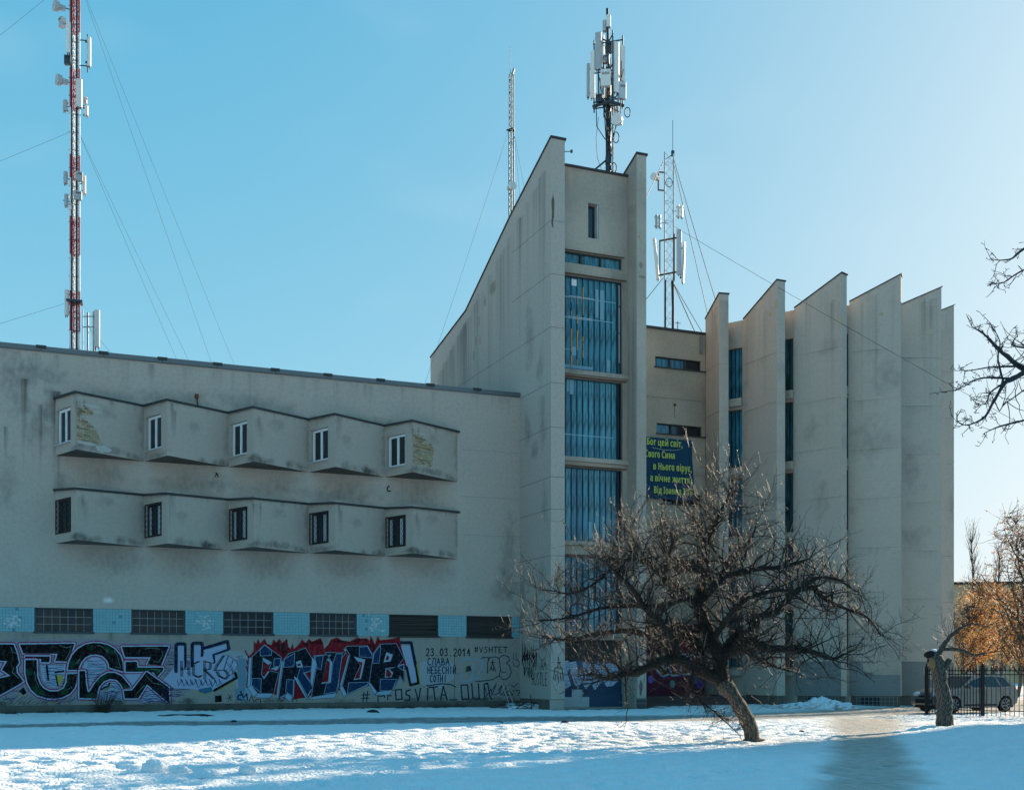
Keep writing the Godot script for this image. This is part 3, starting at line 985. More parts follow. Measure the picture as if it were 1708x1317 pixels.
func build_bays(b: Node3D) -> void:
	var a := Vector2(0, 0)
	var c := Vector2(0.72, 1.82)
	var grime := []
	for q in 4:
		grime.append(stucco(Color(0.715, 0.685, 0.645), bay_stains(q)))
	var e := Vector2(3.50, 0)
	var short_len := a.distance_to(c)
	var long_len := c.distance_to(e)
	var k := noise(0.9, 3, 41)
	for row in 2:
		var y0 := 10.56 if row == 0 else 6.95
		var y1 := 12.88 if row == 0 else 9.12
		var tilt := 0.07 if row == 0 else 0.16
		var hole := Rect2(0.06, 0.40, 1.36, 1.42) if row == 0 else Rect2(0.06, 0.38, 1.38, 1.36)
		for i in 5:
			var u := -20.75 + 3.52 * i
			var bricks := row == 0 and (i == 0 or i == 4)
			var m := MB.new()
			var h := y1 - y0
			m.o2 = Vector2(u, y1); m.s2 = Vector2(3.5, h)
			var bay_mat: Material = grime[(i * 3 + row * 2) % 4]
			# the narrow face with the window
			m.T = Transform3D(Basis(Vector3(c.x, 0, c.y) / short_len, Vector3.UP, Vector3(-c.y, 0, c.x) / short_len), Vector3(u, y0, 0))
			m.holed(Rect2(0, 0, short_len, h), [hole], 0.16)
			# the long face; where plaster has fallen off, the courses of brick lie open
			var dl := (e - c) / long_len
			m.T = Transform3D(Basis(Vector3(dl.x, 0, dl.y), Vector3.UP, Vector3(-dl.y, 0, dl.x)), Vector3(u + c.x, y0, c.y))
			var open := []
			if bricks:
				var rows := 18 if i == 0 else 17
				var reach := [1.10, 1.12, 1.10, 1.05, 1.02, 0.98, 0.92, 0.86, 0.78, 0.66, 0.52, 0.30, 0.22, 0.26, 0.70, 0.78, 0.74, 0.55] if i == 0 else [1.28, 1.34, 1.38, 1.40, 1.40, 1.43, 1.45, 1.46, 1.48, 1.50, 1.52, 1.52, 1.46, 1.36, 1.18, 0.96, 0.70]
				for r in rows:
					for half in 2:
						open.append(Rect2(0.02, 0.37 + r * 0.077 + half * 0.0385, reach[r] + 0.035 * k.get_noise_2d(r * 3.1 + half * 1.7, i), 0.0385))
			m.holed(Rect2(0, 0, long_len, h), open, 0.045)
			m.T = Transform3D()
			# soffit and back
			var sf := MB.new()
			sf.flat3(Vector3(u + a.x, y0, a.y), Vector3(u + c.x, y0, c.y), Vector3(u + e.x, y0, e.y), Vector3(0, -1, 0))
			m.quad(Vector3(u, y0, -0.003), Vector3(u + e.x, y0, -0.003), Vector3(u + e.x, y1, -0.003), Vector3(u, y1, -0.003), Vector3(0, 0, -1))
			m.flat3(Vector3(u + a.x, y1, a.y), Vector3(u + c.x, y1, c.y), Vector3(u + e.x, y1, e.y), Vector3(0, 1, 0))
			var bay := obj("bay", m.mesh(), bay_mat, b)
			if bricks:
				bay.set_meta("label", "bay with plaster fallen off its bricks at the " + ("left" if i == 0 else "right") + " end of the upper row")
			obj("soffit", sf.mesh(), M.concrete_dark, bay)  # darker concrete paints extra shade onto the underside
			# dark slab on top, sloping outwards
			m = MB.new()
			var over := 0.09
			var p0 := Vector3(u - 0.10, y1 + 0.07, 0.0)
			var p1 := Vector3(u + c.x - 0.06, y1 + 0.07 - tilt, c.y + over)
			var p2 := Vector3(u + e.x + (0.12 if i == 4 else 0.0), y1 + 0.07, 0.02)
			for q in [0.0, -0.07]:
				m.flat3(p0 + Vector3(0, q, 0), p1 + Vector3(0, q, 0), p2 + Vector3(0, q, 0), Vector3(0, 1.0 if q == 0.0 else -1.0, 0))
			var dn := Vector3(0, -0.10, 0)
			m.quad(p0, p1, p1 + dn, p0 + dn, Vector3(-1, 0, 0.5))
			m.quad(p1, p2, p2 + dn, p1 + dn, Vector3(0.5, 0, 1))
			obj("bay_roof", m.mesh(), M.flashing_dark, bay)
			if bricks:
				m = MB.new()
				m.T = Transform3D(Basis(Vector3(dl.x, 0, dl.y), Vector3.UP, Vector3(-dl.y, 0, dl.x)), Vector3(u + c.x, y0, c.y))
				m.quad(Vector3(0.0, 0.35, -0.04), Vector3(1.65, 0.35, -0.04), Vector3(1.65, 1.9, -0.04), Vector3(0.0, 1.9, -0.04), Vector3(0, 0, 1))
				obj("mortar", m.mesh(), M.mortar, bay)
				var br := MB.new()
				br.soft_box(Vector3(0, 0, -0.03), Vector3(0.245, 0.065, 0), 0.006)
				var whole := br.mesh()
				br = MB.new()
				br.soft_box(Vector3(0, 0, -0.03), Vector3(0.118, 0.065, 0), 0.006)
				var half_mesh := br.mesh()
				for r in (18 if i == 0 else 17):
					var x := 0.02 if r % 2 == 0 else -0.11
					var last: float = open[r * 2].size.x + 0.01
					while x < last:
						var fits := x + 0.245 <= last + 0.12
						var start := maxf(x, 0.02)
						if x < 0.0 or not fits:
							if start + 0.118 < last + 0.08:
								var ho := obj("brick", half_mesh, M.brick[rng.randi() % 5], bay)
								ho.transform = m.T * Transform3D(Basis.IDENTITY, Vector3(start, 0.376 + r * 0.077, -0.012 + rng.randf_range(-0.012, 0.006)))
						else:
							var bo := obj("brick", whole, M.brick[rng.randi() % 5], bay)
							bo.transform = m.T * Transform3D(Basis.IDENTITY, Vector3(start, 0.376 + r * 0.077, -0.012 + rng.randf_range(-0.012, 0.006)))
						x += 0.257
				# pale lime left round the hole
				var marks := [[0.50, 0.31, 0.85, 0.13], [1.30, 0.20, 0.75, 0.28], [0.75, 1.86, 0.85, 0.12], [1.0, 1.66, 0.40, 0.10], [0.20, 1.30, 0.06, 0.24]] if i == 0 else [[0.65, 1.80, 0.7, 0.05], [1.3, 0.34, 0.2, 0.06]]
				for mk in marks:
					m = MB.new()
					m.T = Transform3D(Basis(Vector3(dl.x, 0, dl.y), Vector3.UP, Vector3(-dl.y, 0, dl.x)), Vector3(u + c.x, y0, c.y))
					var pts := PackedVector2Array()
					for q in 18:
						var an := TAU * q / 18.0
						var rr := 1.0 + 0.5 * k.get_noise_2d(cos(an) * 2.5 + mk[0] * 9.0, sin(an) * 2.5 + mk[1] * 9.0)
						pts.append(Vector2(mk[0] + cos(an) * mk[2] * 0.5 * rr, mk[1] + sin(an) * mk[3] * 0.5 * rr))
					m.extrude(pts, 0.0005, 0.007)
					obj("lime_patch", m.mesh(), M.lime, bay)
			# the window in the narrow face
			var wt := Transform3D(Basis(Vector3(c.x, 0, c.y) / short_len, Vector3.UP, Vector3(-c.y, 0, c.x) / short_len), Vector3(u, y0, 0))
			var lo := hole.position
			var hi := hole.end
			var mid := (lo.x + 0.235 + hi.x - 0.075) / 2.0
			if row == 0:
				m = MB.new(); m.T = wt
				m.quad(Vector3(lo.x, lo.y, -0.155), Vector3(hi.x, lo.y, -0.155), Vector3(hi.x, hi.y, -0.155), Vector3(lo.x, hi.y, -0.155), Vector3(0, 0, 1))
				for q in [[lo.x + 0.12, lo.y, lo.x + 0.235, hi.y - 0.02], [hi.x - 0.11, lo.y, hi.x - 0.005, hi.y - 0.02], [lo.x + 0.235, lo.y, hi.x - 0.11, lo.y + 0.08], [lo.x + 0.235, hi.y - 0.12, hi.x - 0.11, hi.y - 0.02], [mid - 0.065, lo.y + 0.08, mid + 0.065, hi.y - 0.10]]:
					m.box(Vector3(q[0], q[1], -0.15), Vector3(q[2], q[3], -0.075))
				var fr := obj("window_frame", m.mesh(), M.white_paint, bay)
				m = MB.new(); m.T = wt
				m.box(Vector3(lo.x + 0.235, lo.y + 0.08, -0.14), Vector3(mid - 0.05, hi.y - 0.10, -0.115))
				obj("pane", m.mesh(), M.glass_dark, bay)
				m = MB.new(); m.T = wt
				m.box(Vector3(mid + 0.05, lo.y + 0.08, -0.14), Vector3(hi.x - 0.075, hi.y - 0.10, -0.115))
				obj("pane", m.mesh(), M.glass_dark, bay)
				m = MB.new(); m.T = wt
				m.box(Vector3(lo.x - 0.06, lo.y - 0.035, -0.10), Vector3(hi.x + 0.03, lo.y - 0.004, 0.09))
				obj("sill", m.mesh(), M.grey_white, bay)
			else:
				m = MB.new(); m.T = wt
				m.quad(Vector3(lo.x, lo.y, -0.155), Vector3(hi.x, lo.y, -0.155), Vector3(hi.x, hi.y, -0.155), Vector3(lo.x, hi.y, -0.155), Vector3(0, 0, 1))
				for q in [[lo.x, lo.y, lo.x + 0.06, hi.y], [hi.x - 0.06, lo.y, hi.x, hi.y], [lo.x + 0.06, lo.y, hi.x - 0.06, lo.y + 0.07], [lo.x + 0.06, hi.y - 0.06, hi.x - 0.06, hi.y], [lo.x + 0.65, lo.y + 0.07, lo.x + 0.73, hi.y - 0.06]]:
					m.box(Vector3(q[0], q[1], -0.15), Vector3(q[2], q[3], -0.10))
				obj("window_frame", m.mesh(), M.slat if i % 2 == 0 else M.dark_steel, bay)
				for s in 2:
					m = MB.new(); m.T = wt
					m.box(Vector3(lo.x + 0.06 + s * 0.67, lo.y + 0.07, -0.145), Vector3(lo.x + 0.65 + s * 0.67, hi.y - 0.06, -0.125))
					obj("pane", m.mesh(), M.glass_dark, bay)
				m = MB.new(); m.T = wt
				m.box(Vector3(lo.x + 0.12, lo.y + 0.09, -0.124), Vector3(lo.x + 0.30, hi.y - 0.1, -0.118))
				m.box(Vector3(lo.x + 0.85, lo.y + 0.09, -0.124), Vector3(lo.x + 1.05, hi.y - 0.1, -0.118))
				if i > 0: obj("curtain", m.mesh(), M.grey_white, bay)
				# iron grille of wavy bars
				m = MB.new(); m.T = wt
				for q in 8:
					var x: float = lo.x + 0.04 + q * (hole.size.x - 0.08) / 7.0
					var pts := PackedVector3Array()
					var rr := PackedFloat32Array()
					for s in 13:
						pts.append(Vector3(x + 0.055 * (1.0 if s % 2 else -1.0) * (1.0 if q % 2 else -1.0) * (0.0 if s == 0 or s == 12 else 1.0), lo.y + hole.size.y * s / 12.0, 0.02))
						rr.append(0.011)
					m.tube(pts, rr, 4)
				m.box(Vector3(lo.x - 0.02, lo.y - 0.02, 0.0), Vector3(hi.x + 0.02, lo.y + 0.015, 0.035))
				m.box(Vector3(lo.x - 0.02, hi.y - 0.015, 0.0), Vector3(hi.x + 0.02, hi.y + 0.02, 0.035))
				m.box(Vector3(lo.x - 0.02, lo.y + 0.015, 0.0), Vector3(lo.x + 0.012, hi.y - 0.015, 0.035))
				m.box(Vector3(hi.x - 0.012, lo.y + 0.015, 0.0), Vector3(hi.x + 0.02, hi.y - 0.015, 0.035))
				obj("grille", m.mesh(), M.black_iron, bay)


func tower_stains() -> ImageTexture:
	# the tower's left wall: v from -13.3 to 3.6, y from 0 to 25.8
	var im := Image.create(676, 1032, false, Image.FORMAT_RGBA8)
	im.fill(Color(0.5, 0.5, 0.5, 0.0))
	var k := noise(0.02, 4, 51)
	var dirt := Color(0.30, 0.30, 0.295)
	var at := func(v: float, y: float) -> Vector2: return Vector2((v + 13.3) * 40.0, (25.8 - y) * 40.0)
	for i in 44:
		var v := rng.randf_range(-12.5, 3.2)
		var top := 25.0 - maxf(0.0, (3.6 - v)) * 0.40
		var q: Vector2 = at.call(v, top)
		runs(im, q.x, q.y, 14.0 + rng.randf() * 40.0, 120.0 + rng.randf() * 420.0, dirt, 0.34, k)
	for q in [[2.67, 13.2, 0.4, 1.6, 0.5], [0.94, 13.0, 0.5, 0.9, 0.5], [1.6, 11.9, 0.6, 0.5, 0.5], [2.4, 15.5, 0.5, 1.3, 0.4], [1.2, 17.5, 0.6, 1.8, 0.4], [2.9, 9.5, 0.4, 1.2, 0.4], [0.3, 5.0, 0.5, 2.5, 0.4], [1.5, 2.0, 1.6, 0.8, 0.35], [2.6, 6.2, 0.5, 1.0, 0.3]]:
		var w: Vector2 = at.call(q[0], q[1])
		blot(im, w.x, w.y, q[2] * 40.0, q[3] * 40.0, dirt, q[4], k)
	# fallen plaster with brick showing below the roof edge
	for q in [[-3.5, 21.1, 0.5, 0.45], [-4.6, 20.7, 0.22, 0.14], [-5.4, 19.9, 0.10, 0.22], [-5.9, 19.0, 0.12, 0.16], [-5.3, 18.9, 0.1, 0.2], [-6.2, 18.3, 0.14, 0.2]]:
		var w: Vector2 = at.call(q[0], q[1])
		blot(im, w.x, w.y, q[2] * 40.0, q[3] * 40.0, Color(0.60, 0.53, 0.42), 0.9, k, 0.5)
		for i in 7:
			stroke(im, [w.x - q[2] * 34.0, w.y + (i - 3) * 3.0, w.x + q[2] * 34.0, w.y + (i - 3) * 3.0], 1.0, Color(0.34, 0.30, 0.25, 0.7))
	for y in [6.9, 9.0, 10.45, 12.7, 14.7, 17.2, 19.6, 22.0]:
		var w: Vector2 = at.call(-13.3 if y < 19.0 else -1.0, y)
		stroke(im, [w.x, w.y, 676, w.y], 1.0, Color(0.24, 0.235, 0.23, 0.8))
	# scrawls near the ground
	var ink := Color(0.05, 0.055, 0.06)
	for i in 7:
		var w: Vector2 = at.call(0.35 + 0.26 * i, 2.75 - 0.03 * i)
		for j in 3:
			stroke(im, [w.x, w.y - 8.0 + rng.randf_range(-6, 6), w.x + rng.randf_range(-4, 4), w.y + 22.0 + rng.randf_range(-8, 8), w.x + rng.randf_range(2, 9), w.y + rng.randf_range(-6, 20)], 2.6, ink)
		if i < 5:
			stroke(im, [w.x + 4.0, w.y + 26.0, w.x + rng.randf_range(-4, 8), w.y + 50.0, w.x + 10.0, w.y + 34.0], 2.6, ink)
	var w2: Vector2 = at.call(1.75, 1.75)
	write(im, "I AM", w2.x, w2.y, 17.0, 14.0, 11.0, 2.0, ink)
	w2 = at.call(1.45, 1.05)
	write(im, "HUSTLE", w2.x, w2.y, 23.0, 12.0, 9.0, 2.2, ink)
	w2 = at.call(2.3, 2.9)
	write(im, "LEUM", w2.x, w2.y, 14.0, 11.0, 8.0, 1.8, Color(0.07, 0.12, 0.18))
	var ring := []
	for i in 13:
		ring.append_array([w2.x + 14.0 + cos(TAU * i / 12.0) * 17.0, w2.y + 14.0 + sin(TAU * i / 12.0) * 14.0])
	stroke(im, ring, 1.8, Color(0.07, 0.12, 0.18))
	return tex(im)


func mapped(im: Image, rough := 0.7) -> StandardMaterial3D:
	var m := StandardMaterial3D.new()
	m.albedo_texture = tex(im)
	m.roughness = rough
	m.metallic_specular = 0.35
	return m


# a sheet that carries a picture over its whole face, uv from its corner
func picture_sheet(r: Rect2, z: float, thick: float) -> ArrayMesh:
	var m := MB.new()
	m.box(Vector3(r.position.x, r.position.y, z - thick), Vector3(r.end.x, r.end.y, z))
	for i in m.t.size():
		m.t[i] = Vector2((m.v[i].x - r.position.x) / r.size.x, (r.end.y - m.v[i].y) / r.size.y)
	return m.mesh()


func build_tower(b: Node3D) -> void:
	var profile := PackedVector2Array([Vector2(3.59, 25.74), Vector2(-1.27, 23.80), Vector2(-7.39, 20.98), Vector2(-13.29, 19.91)])
	var sides := [[0.0, 0.69], [4.38, 4.89]]
	var turn := Basis(Vector3(0, 0, 1), Vector3(0, 1, 0), Vector3(-1, 0, 0))
	for s in 2:
		var m := MB.new()
		m.ax = Vector3(0, 0, 1); m.o2 = Vector2(-13.3, 25.8); m.s2 = Vector2(16.9, 25.8)
		var p := profile.duplicate()
		p.append(Vector2(-13.29, -0.4)); p.append(Vector2(3.50, -0.4)); p.append(Vector2(3.50, 0.44)); p.append(Vector2(3.59, 0.44))
		m.T = Transform3D(turn, Vector3.ZERO)
		m.extrude(p, -sides[s][0], -sides[s][1])
		var wall := obj("tower_side_wall", m.mesh(), stucco(Color(0.71, 0.687, 0.655), tower_stains()) if s == 0 else M.concrete_pale, b)
		wall.set_meta("label", "left side wall of the tower with a sloping top and scrawls at its foot" if s == 0 else "right side wall of the tower")
		# metal capping on the slope
		m = MB.new()
		m.T = Transform3D(turn, Vector3.ZERO)
		for i in 3:
			var a := profile[i] + (Vector2(0.07, 0.0) if i == 0 else Vector2())
			var c := profile[i + 1]
			m.extrude(PackedVector2Array([a + Vector2(0, 0.002), a + Vector2(0, 0.075), c + Vector2(0, 0.075), c + Vector2(0, 0.002)]), -sides[s][0] + 0.05, -sides[s][1] - 0.05)
		obj("tower_capping", m.mesh(), M.flashing_dark, b)
	# dark foot of the left wall
	var m := MB.new()
	m.box(Vector3(-0.03, -0.3, 0.1), Vector3(-0.001, 0.42, 3.45))
	obj("plinth", m.mesh(), M.concrete_dark, b)
	# the mass behind the glass
	m = MB.new()
	m.T = Transform3D(turn, Vector3.ZERO)
	m.extrude(PackedVector2Array([Vector2(2.25, 24.9), Vector2(-1.27, 23.1), Vector2(-7.39, 20.2), Vector2(-13.2, 19.2), Vector2(-13.2, -0.3), Vector2(2.25, -0.3)]), -0.692, -4.378)
	obj("tower_core", m.mesh(), M.inside, b)
	# the front between the side walls
	var holes := [Rect2(2.31, 21.85, 0.55, 1.62), Rect2(0.95, 20.56, 3.15, 0.56)]
	var floors := [[15.62, 20.03], [11.60, 15.28], [7.72, 11.16], [3.52, 7.04]]
	for f in floors:
		holes.append(Rect2(0.95, f[0], 3.17, f[1] - f[0]))
	holes.append(Rect2(0.95, 0.02, 3.25, 3.14))
	m = MB.new()
	m.T = Transform3D(Basis.IDENTITY, Vector3(0, 0, 2.70))
	m.holed(Rect2(0.692, -0.3, 3.686, 25.3), holes, 0.42)
	m.box(Vector3(0.692, 24.95, -0.44), Vector3(4.378, 25.0, -0.002))
	obj("tower_front", m.mesh(), M.concrete, b)
	m = MB.new()
	for i in 6:
		m.box(Vector3(0.70 + i * 0.613, 24.985, 2.2), Vector3(0.70 + (i + 1) * 0.613 - 0.012, 25.075, 2.80 + 0.01 * (i % 2)))
	obj("parapet_capping", m.mesh(), M.flashing_dark, b)
	# slit window
	m = MB.new()
	m.box(Vector3(2.313, 21.853, 2.30), Vector3(2.857, 23.467, 2.36))
	var sw := obj("slit_window", m.mesh(), M.slat, b)
	m = MB.new()
	m.box(Vector3(2.36, 21.92, 2.362), Vector3(2.80, 23.40, 2.385))
	obj("pane", m.mesh(), M.glass_dark, sw)
	m = MB.new()
	m.box(Vector3(2.80, 21.853, 2.362), Vector3(2.855, 23.467, 2.66))
	obj("weathered_jamb", m.mesh(), M.grey_white, sw)
	# three lights in a row
	m = MB.new()
	for q in [[0.953, 20.563, 0.99, 21.117], [4.05, 20.563, 4.097, 21.117], [1.97, 20.60, 2.05, 21.06], [3.00, 20.60, 3.08, 21.06], [0.99, 20.563, 4.05, 20.60], [0.99, 21.06, 4.05, 21.117]]:
		m.box(Vector3(q[0], q[1], 2.42), Vector3(q[2], q[3], 2.56))
	var tw := obj("triple_window", m.mesh(), M.slat, b)
	for q in [[0.99, 1.97], [2.05, 3.0], [3.08, 4.05]]:
		m = MB.new()
		m.box(Vector3(q[0], 20.60, 2.44), Vector3(q[1], 21.06, 2.47))
		obj("pane", m.mesh(), M.teal[rng.randi() % 5], tw)
	m = MB.new()
	m.box(Vector3(0.95, 21.125, 2.702), Vector3(4.20, 21.17, 2.74))
	obj("rusty_lintel", m.mesh(), M.rust, b)
	# four storeys of upright glass strips
	for f in 4:
		var y0: float = floors[f][0]
		var y1: float = floors[f][1]
		m = MB.new()
		m.box(Vector3(0.952, y0 + 0.002, 2.30), Vector3(4.118, y0 + 0.05, 2.52))
		m.box(Vector3(0.952, y1 - 0.05, 2.30), Vector3(4.118, y1 - 0.002, 2.52))
		m.box(Vector3(3.94, y0 + 0.05, 2.30), Vector3(3.975, y1 - 0.05, 2.56))
		m.box(Vector3(4.075, y0 + 0.05, 2.30), Vector3(4.118, y1 - 0.05, 2.56))
		var cw := obj("glass_wall", m.mesh(), M.dark_steel, b)
		cw.set_meta("label", ["top", "second from top", "third from top", "lowest"][f] + " bay of upright teal glass strips on the tower")
		var w := (3.94 - 0.952) / 10.0
		var pm := MB.new()
		pm.soft_box(Vector3(0.006, 0.0, -0.05), Vector3(w - 0.006, y1 - y0 - 0.102, 0.0), 0.03)
		var pane_mesh := pm.mesh()
		for i in 10:
			var g := obj("pane", pane_mesh, M.teal[rng.randi() % 5], cw)
			g.position = Vector3(0.952 + i * w, y0 + 0.051, 2.455)
			g.rotation.y = rng.randf_range(-0.015, 0.015)
			var mull := MB.new()
			mull.box(Vector3(0.947 + i * w, y0 + 0.05, 2.42), Vector3(0.957 + i * w, y1 - 0.05, 2.458))
			obj("mullion", mull.mesh(), M.black_iron, cw)
		if f == 0:
			# white leaf at the side, crossbars seen through the glass, peeling orange paint
			for q in [[0.05, 0.55], [0.62, 2.0], [2.06, 3.25], [3.32, 4.30]]:
				m = MB.new()
				m.box(Vector3(3.985, y0 + q[0], 2.36), Vector3(4.065, y0 + q[1], 2.50))
				obj("white_leaf", m.mesh(), M.grey_white if q[0] > 0.1 else M.teal[0], cw)
			for q in [[0.953, 3.42, 2.9, 0.05], [1.42, 3.42, 1.3, 0.09], [0.953, 2.48, 2.8, 0.045], [1.40, 2.46, 1.25, 0.10], [0.953, 1.0, 0.7, 0.03]]:
				m = MB.new()
				m.box(Vector3(q[0], y0 + q[1], 2.4565), Vector3(q[0] + q[2], y0 + q[1] + q[3], 2.459))
				obj("crossbar", m.mesh(), M.teal_pale if q[3] < 0.06 else M.grey_white, cw)
			for i in 3:
				for j in 7:
					var yy := y0 + 0.15 + rng.randf() * 3.5
					m = MB.new()
					m.box(Vector3(0.94 + (i + 2) * w + rng.randf_range(-0.01, 0.01), yy, 2.46), Vector3(0.965 + (i + 2) * w + rng.randf() * 0.035, yy + 0.15 + rng.randf() * 0.45, 2.481 + j * 0.0005))
					obj("peeling_paint", m.mesh(), M.peel, cw)
			m = MB.new()
			m.box(Vector3(0.952 + 2 * w + 0.02, y1 - 0.42, 2.457), Vector3(0.952 + 3 * w - 0.02, y1 - 0.12, 2.462))
			obj("white_sheet", m.mesh(), M.white_paint, cw)
		var pale := [[[6.2, 2.6, 0.5, 1.3], [7.0, 2.5, 0.7, 1.4], [2.1, 0.7, 0.75, 0.4], [8.2, 0.1, 0.6, 0.55], [0.2, 0.1, 5.5, 0.14]], [[1.3, 3.0, 0.25, 0.6], [1.7, 2.9, 0.7, 0.7], [0.2, 1.0, 9.0, 0.05]], [[5.0, 0.1, 0.5, 0.8], [7.4, 0.1, 0.4, 1.1]], [[2.2, 2.2, 0.3, 0.8]]]
		for q in pale[f]:
			m = MB.new()
			m.box(Vector3(0.96 + q[0] * w, y0 + 0.06 + q[1], 2.4562), Vector3(0.96 + (q[0] + q[2]) * w, y0 + 0.06 + q[1] + q[3], 2.4585))
			obj("pale_pane_patch", m.mesh(), M.teal_pale, cw)
		# ledge with a rusty underside
		m = MB.new()
		m.soft_box(Vector3(0.70, y0 - 0.20, 2.5), Vector3(4.376, y0 - 0.002, 2.86), 0.02)
		obj("ledge", m.mesh(), M.concrete, b)
		m = MB.new()
		m.box(Vector3(0.95, y1 + 0.004, 2.702), Vector3(4.30, y1 + 0.06, 2.74 + rng.randf() * 0.02))
		obj("rusty_lintel", m.mesh(), M.rust, b)
	# shuttered ground floor
	m = MB.new()
	m.box(Vector3(0.952, 0.02, 2.29), Vector3(4.198, 3.158, 2.36))
	obj("dark_boarding", m.mesh(), M.slat, b)
	for i in 7:
		m = MB.new()
		m.box(Vector3(0.96 + i * 0.46, 2.22, 2.362), Vector3(0.96 + (i + 1) * 0.46 - 0.03, 3.14, 2.40 + 0.01 * (i % 3)))
		obj("board", m.mesh(), M.soot if i % 2 else M.slat, b)
	var im := Image.create(512, 256, false, Image.FORMAT_RGB8)
	im.fill(srgb(0.015, 0.055, 0.11))
	var blue := Color(0.62, 0.70, 0.79)
	var edge := Color(0.30, 0.14, 0.12)
	for p in [[0, 10, 70, 5, 80, 60, 60, 90, 70, 130, 90, 190, 50, 215, 10, 150], [80, 20, 130, 10, 150, 80, 190, 100, 185, 150, 150, 215, 120, 170, 100, 110], [190, 20, 260, 15, 240, 60, 270, 100, 280, 150, 220, 220, 190, 180, 215, 130], [275, 30, 330, 20, 340, 110, 345, 160, 290, 225, 270, 190], [345, 30, 450, 20, 500, 80, 490, 150, 440, 195, 390, 200, 355, 150]]:
		letter(im, p, edge, 12.0, Color(0.8, 0.82, 0.85), 6.0, blue)
	for i in 46:
		var y := rng.randf() * 180.0
		stroke(im, [rng.randf() * 480.0, y + 5.0, rng.randf() * 480.0, y], 1.5, Color(0.42, 0.52, 0.66))
	for p in [[20, 120, 30, 160, 60, 200], [110, 110, 130, 160, 160, 205], [215, 60, 235, 110, 225, 160], [300, 90, 330, 130, 300, 200], [385, 60, 420, 70, 410, 120], [150, 80, 160, 130]]:
		stroke(im, p, 5.0, edge)
	for i in 5:
		im.fill_rect(Rect2i(0, i * 52, 512, 2), Color(0.10, 0.13, 0.18))
	var sh := obj("shutter", picture_sheet(Rect2(0.96, 0.66, 3.23, 1.54), 2.44, 0.06), mapped(im, 0.55), b)
	sh.set_meta("label", "blue shutter sprayed with pale blue graffiti letters")
	m = MB.new()
	m.box(Vector3(0.96, 0.02, 2.362), Vector3(4.19, 0.60, 2.52))
	m.box(Vector3(0.96, 0.605, 2.362), Vector3(4.19, 0.655, 2.48))
	obj("shutter_base", m.mesh(), M.shutter_blue, b)
	m = MB.new()
	m.box(Vector3(1.15, 0.03, 2.522), Vector3(2.45, 0.50, 2.526))
	m.box(Vector3(1.55, 0.50, 2.522), Vector3(2.1, 0.85, 2.527))
	obj("painted_over_patch", m.mesh(), M.antenna_grey, b)
	# barred vent at the foot of the right pillar
	m = MB.new()
	m.box(Vector3(4.40, -0.2, 3.592), Vector3(4.88, 0.42, 3.60))
	obj("vent", m.mesh(), M.inside, b)
	m = MB.new()
	for i in 9:
		m.rod(Vector3(4.42 + i * 0.056, -0.1, 3.63), Vector3(4.42 + i * 0.056, 0.44, 3.63), 0.009)
	m.rod(Vector3(4.40, 0.40, 3.632), Vector3(4.88, 0.40, 3.632), 0.012)
	m.rod(Vector3(4.40, 0.20, 3.632), Vector3(4.88, 0.20, 3.632), 0.010)
	obj("vent_bars", m.mesh(), M.steel, b)
	# scars in the plaster of the pillars
	var k := noise(1.3, 3, 77)
	for q in [[0.10, 22.6, 0.07, 0.55, 0], [0.08, 22.0, 0.05, 0.3, 0], [4.62, 20.6, 0.10, 0.13, 1], [4.66, 20.05, 0.20, 0.07, 1], [4.50, 21.9, 0.05, 0.06, 1], [4.60, 0.95, 0.09, 0.38, 2], [0.4, 5.7, 0.16, 0.7, 1]]:
		m = MB.new()
		var pts := PackedVector2Array()
		for i in 16:
			var an := TAU * i / 16.0
			var r := 1.0 + 0.6 * k.get_noise_2d(cos(an) * 1.5 + q[1] * 4.0, sin(an) * 1.5)
			pts.append(Vector2(q[0] + cos(an) * q[2] * r, q[1] + sin(an) * q[3] * r))
		m.extrude(pts, 3.591, 3.594)
		obj("plaster_scar", m.mesh(), [M.concrete_dark, M.brick[3], M.concrete_dark][int(q[4])], b)
	# sprayed figure on the left pillar
	m = MB.new()
	for s in [[0.35, 2.35, 0.40, 2.15], [0.30, 2.10, 0.50, 2.10], [0.20, 1.85, 0.55, 1.85], [0.20, 1.85, 0.12, 1.30], [0.55, 1.85, 0.62, 1.25], [0.25, 1.55, 0.20, 1.25], [0.33, 1.60, 0.38, 1.20], [0.45, 1.60, 0.50, 1.28], [0.38, 2.10, 0.32, 1.85], [0.42, 2.10, 0.48, 1.85]]:
		var d := Vector2(s[2] - s[0], s[3] - s[1]).orthogonal().normalized() * 0.022
		m.extrude(PackedVector2Array([Vector2(s[0], s[1]) + d, Vector2(s[2], s[3]) + d, Vector2(s[2], s[3]) - d, Vector2(s[0], s[1]) - d]), 3.5905, 3.5915)
	obj("sprayed_figure", m.mesh(), M.black_iron, b)


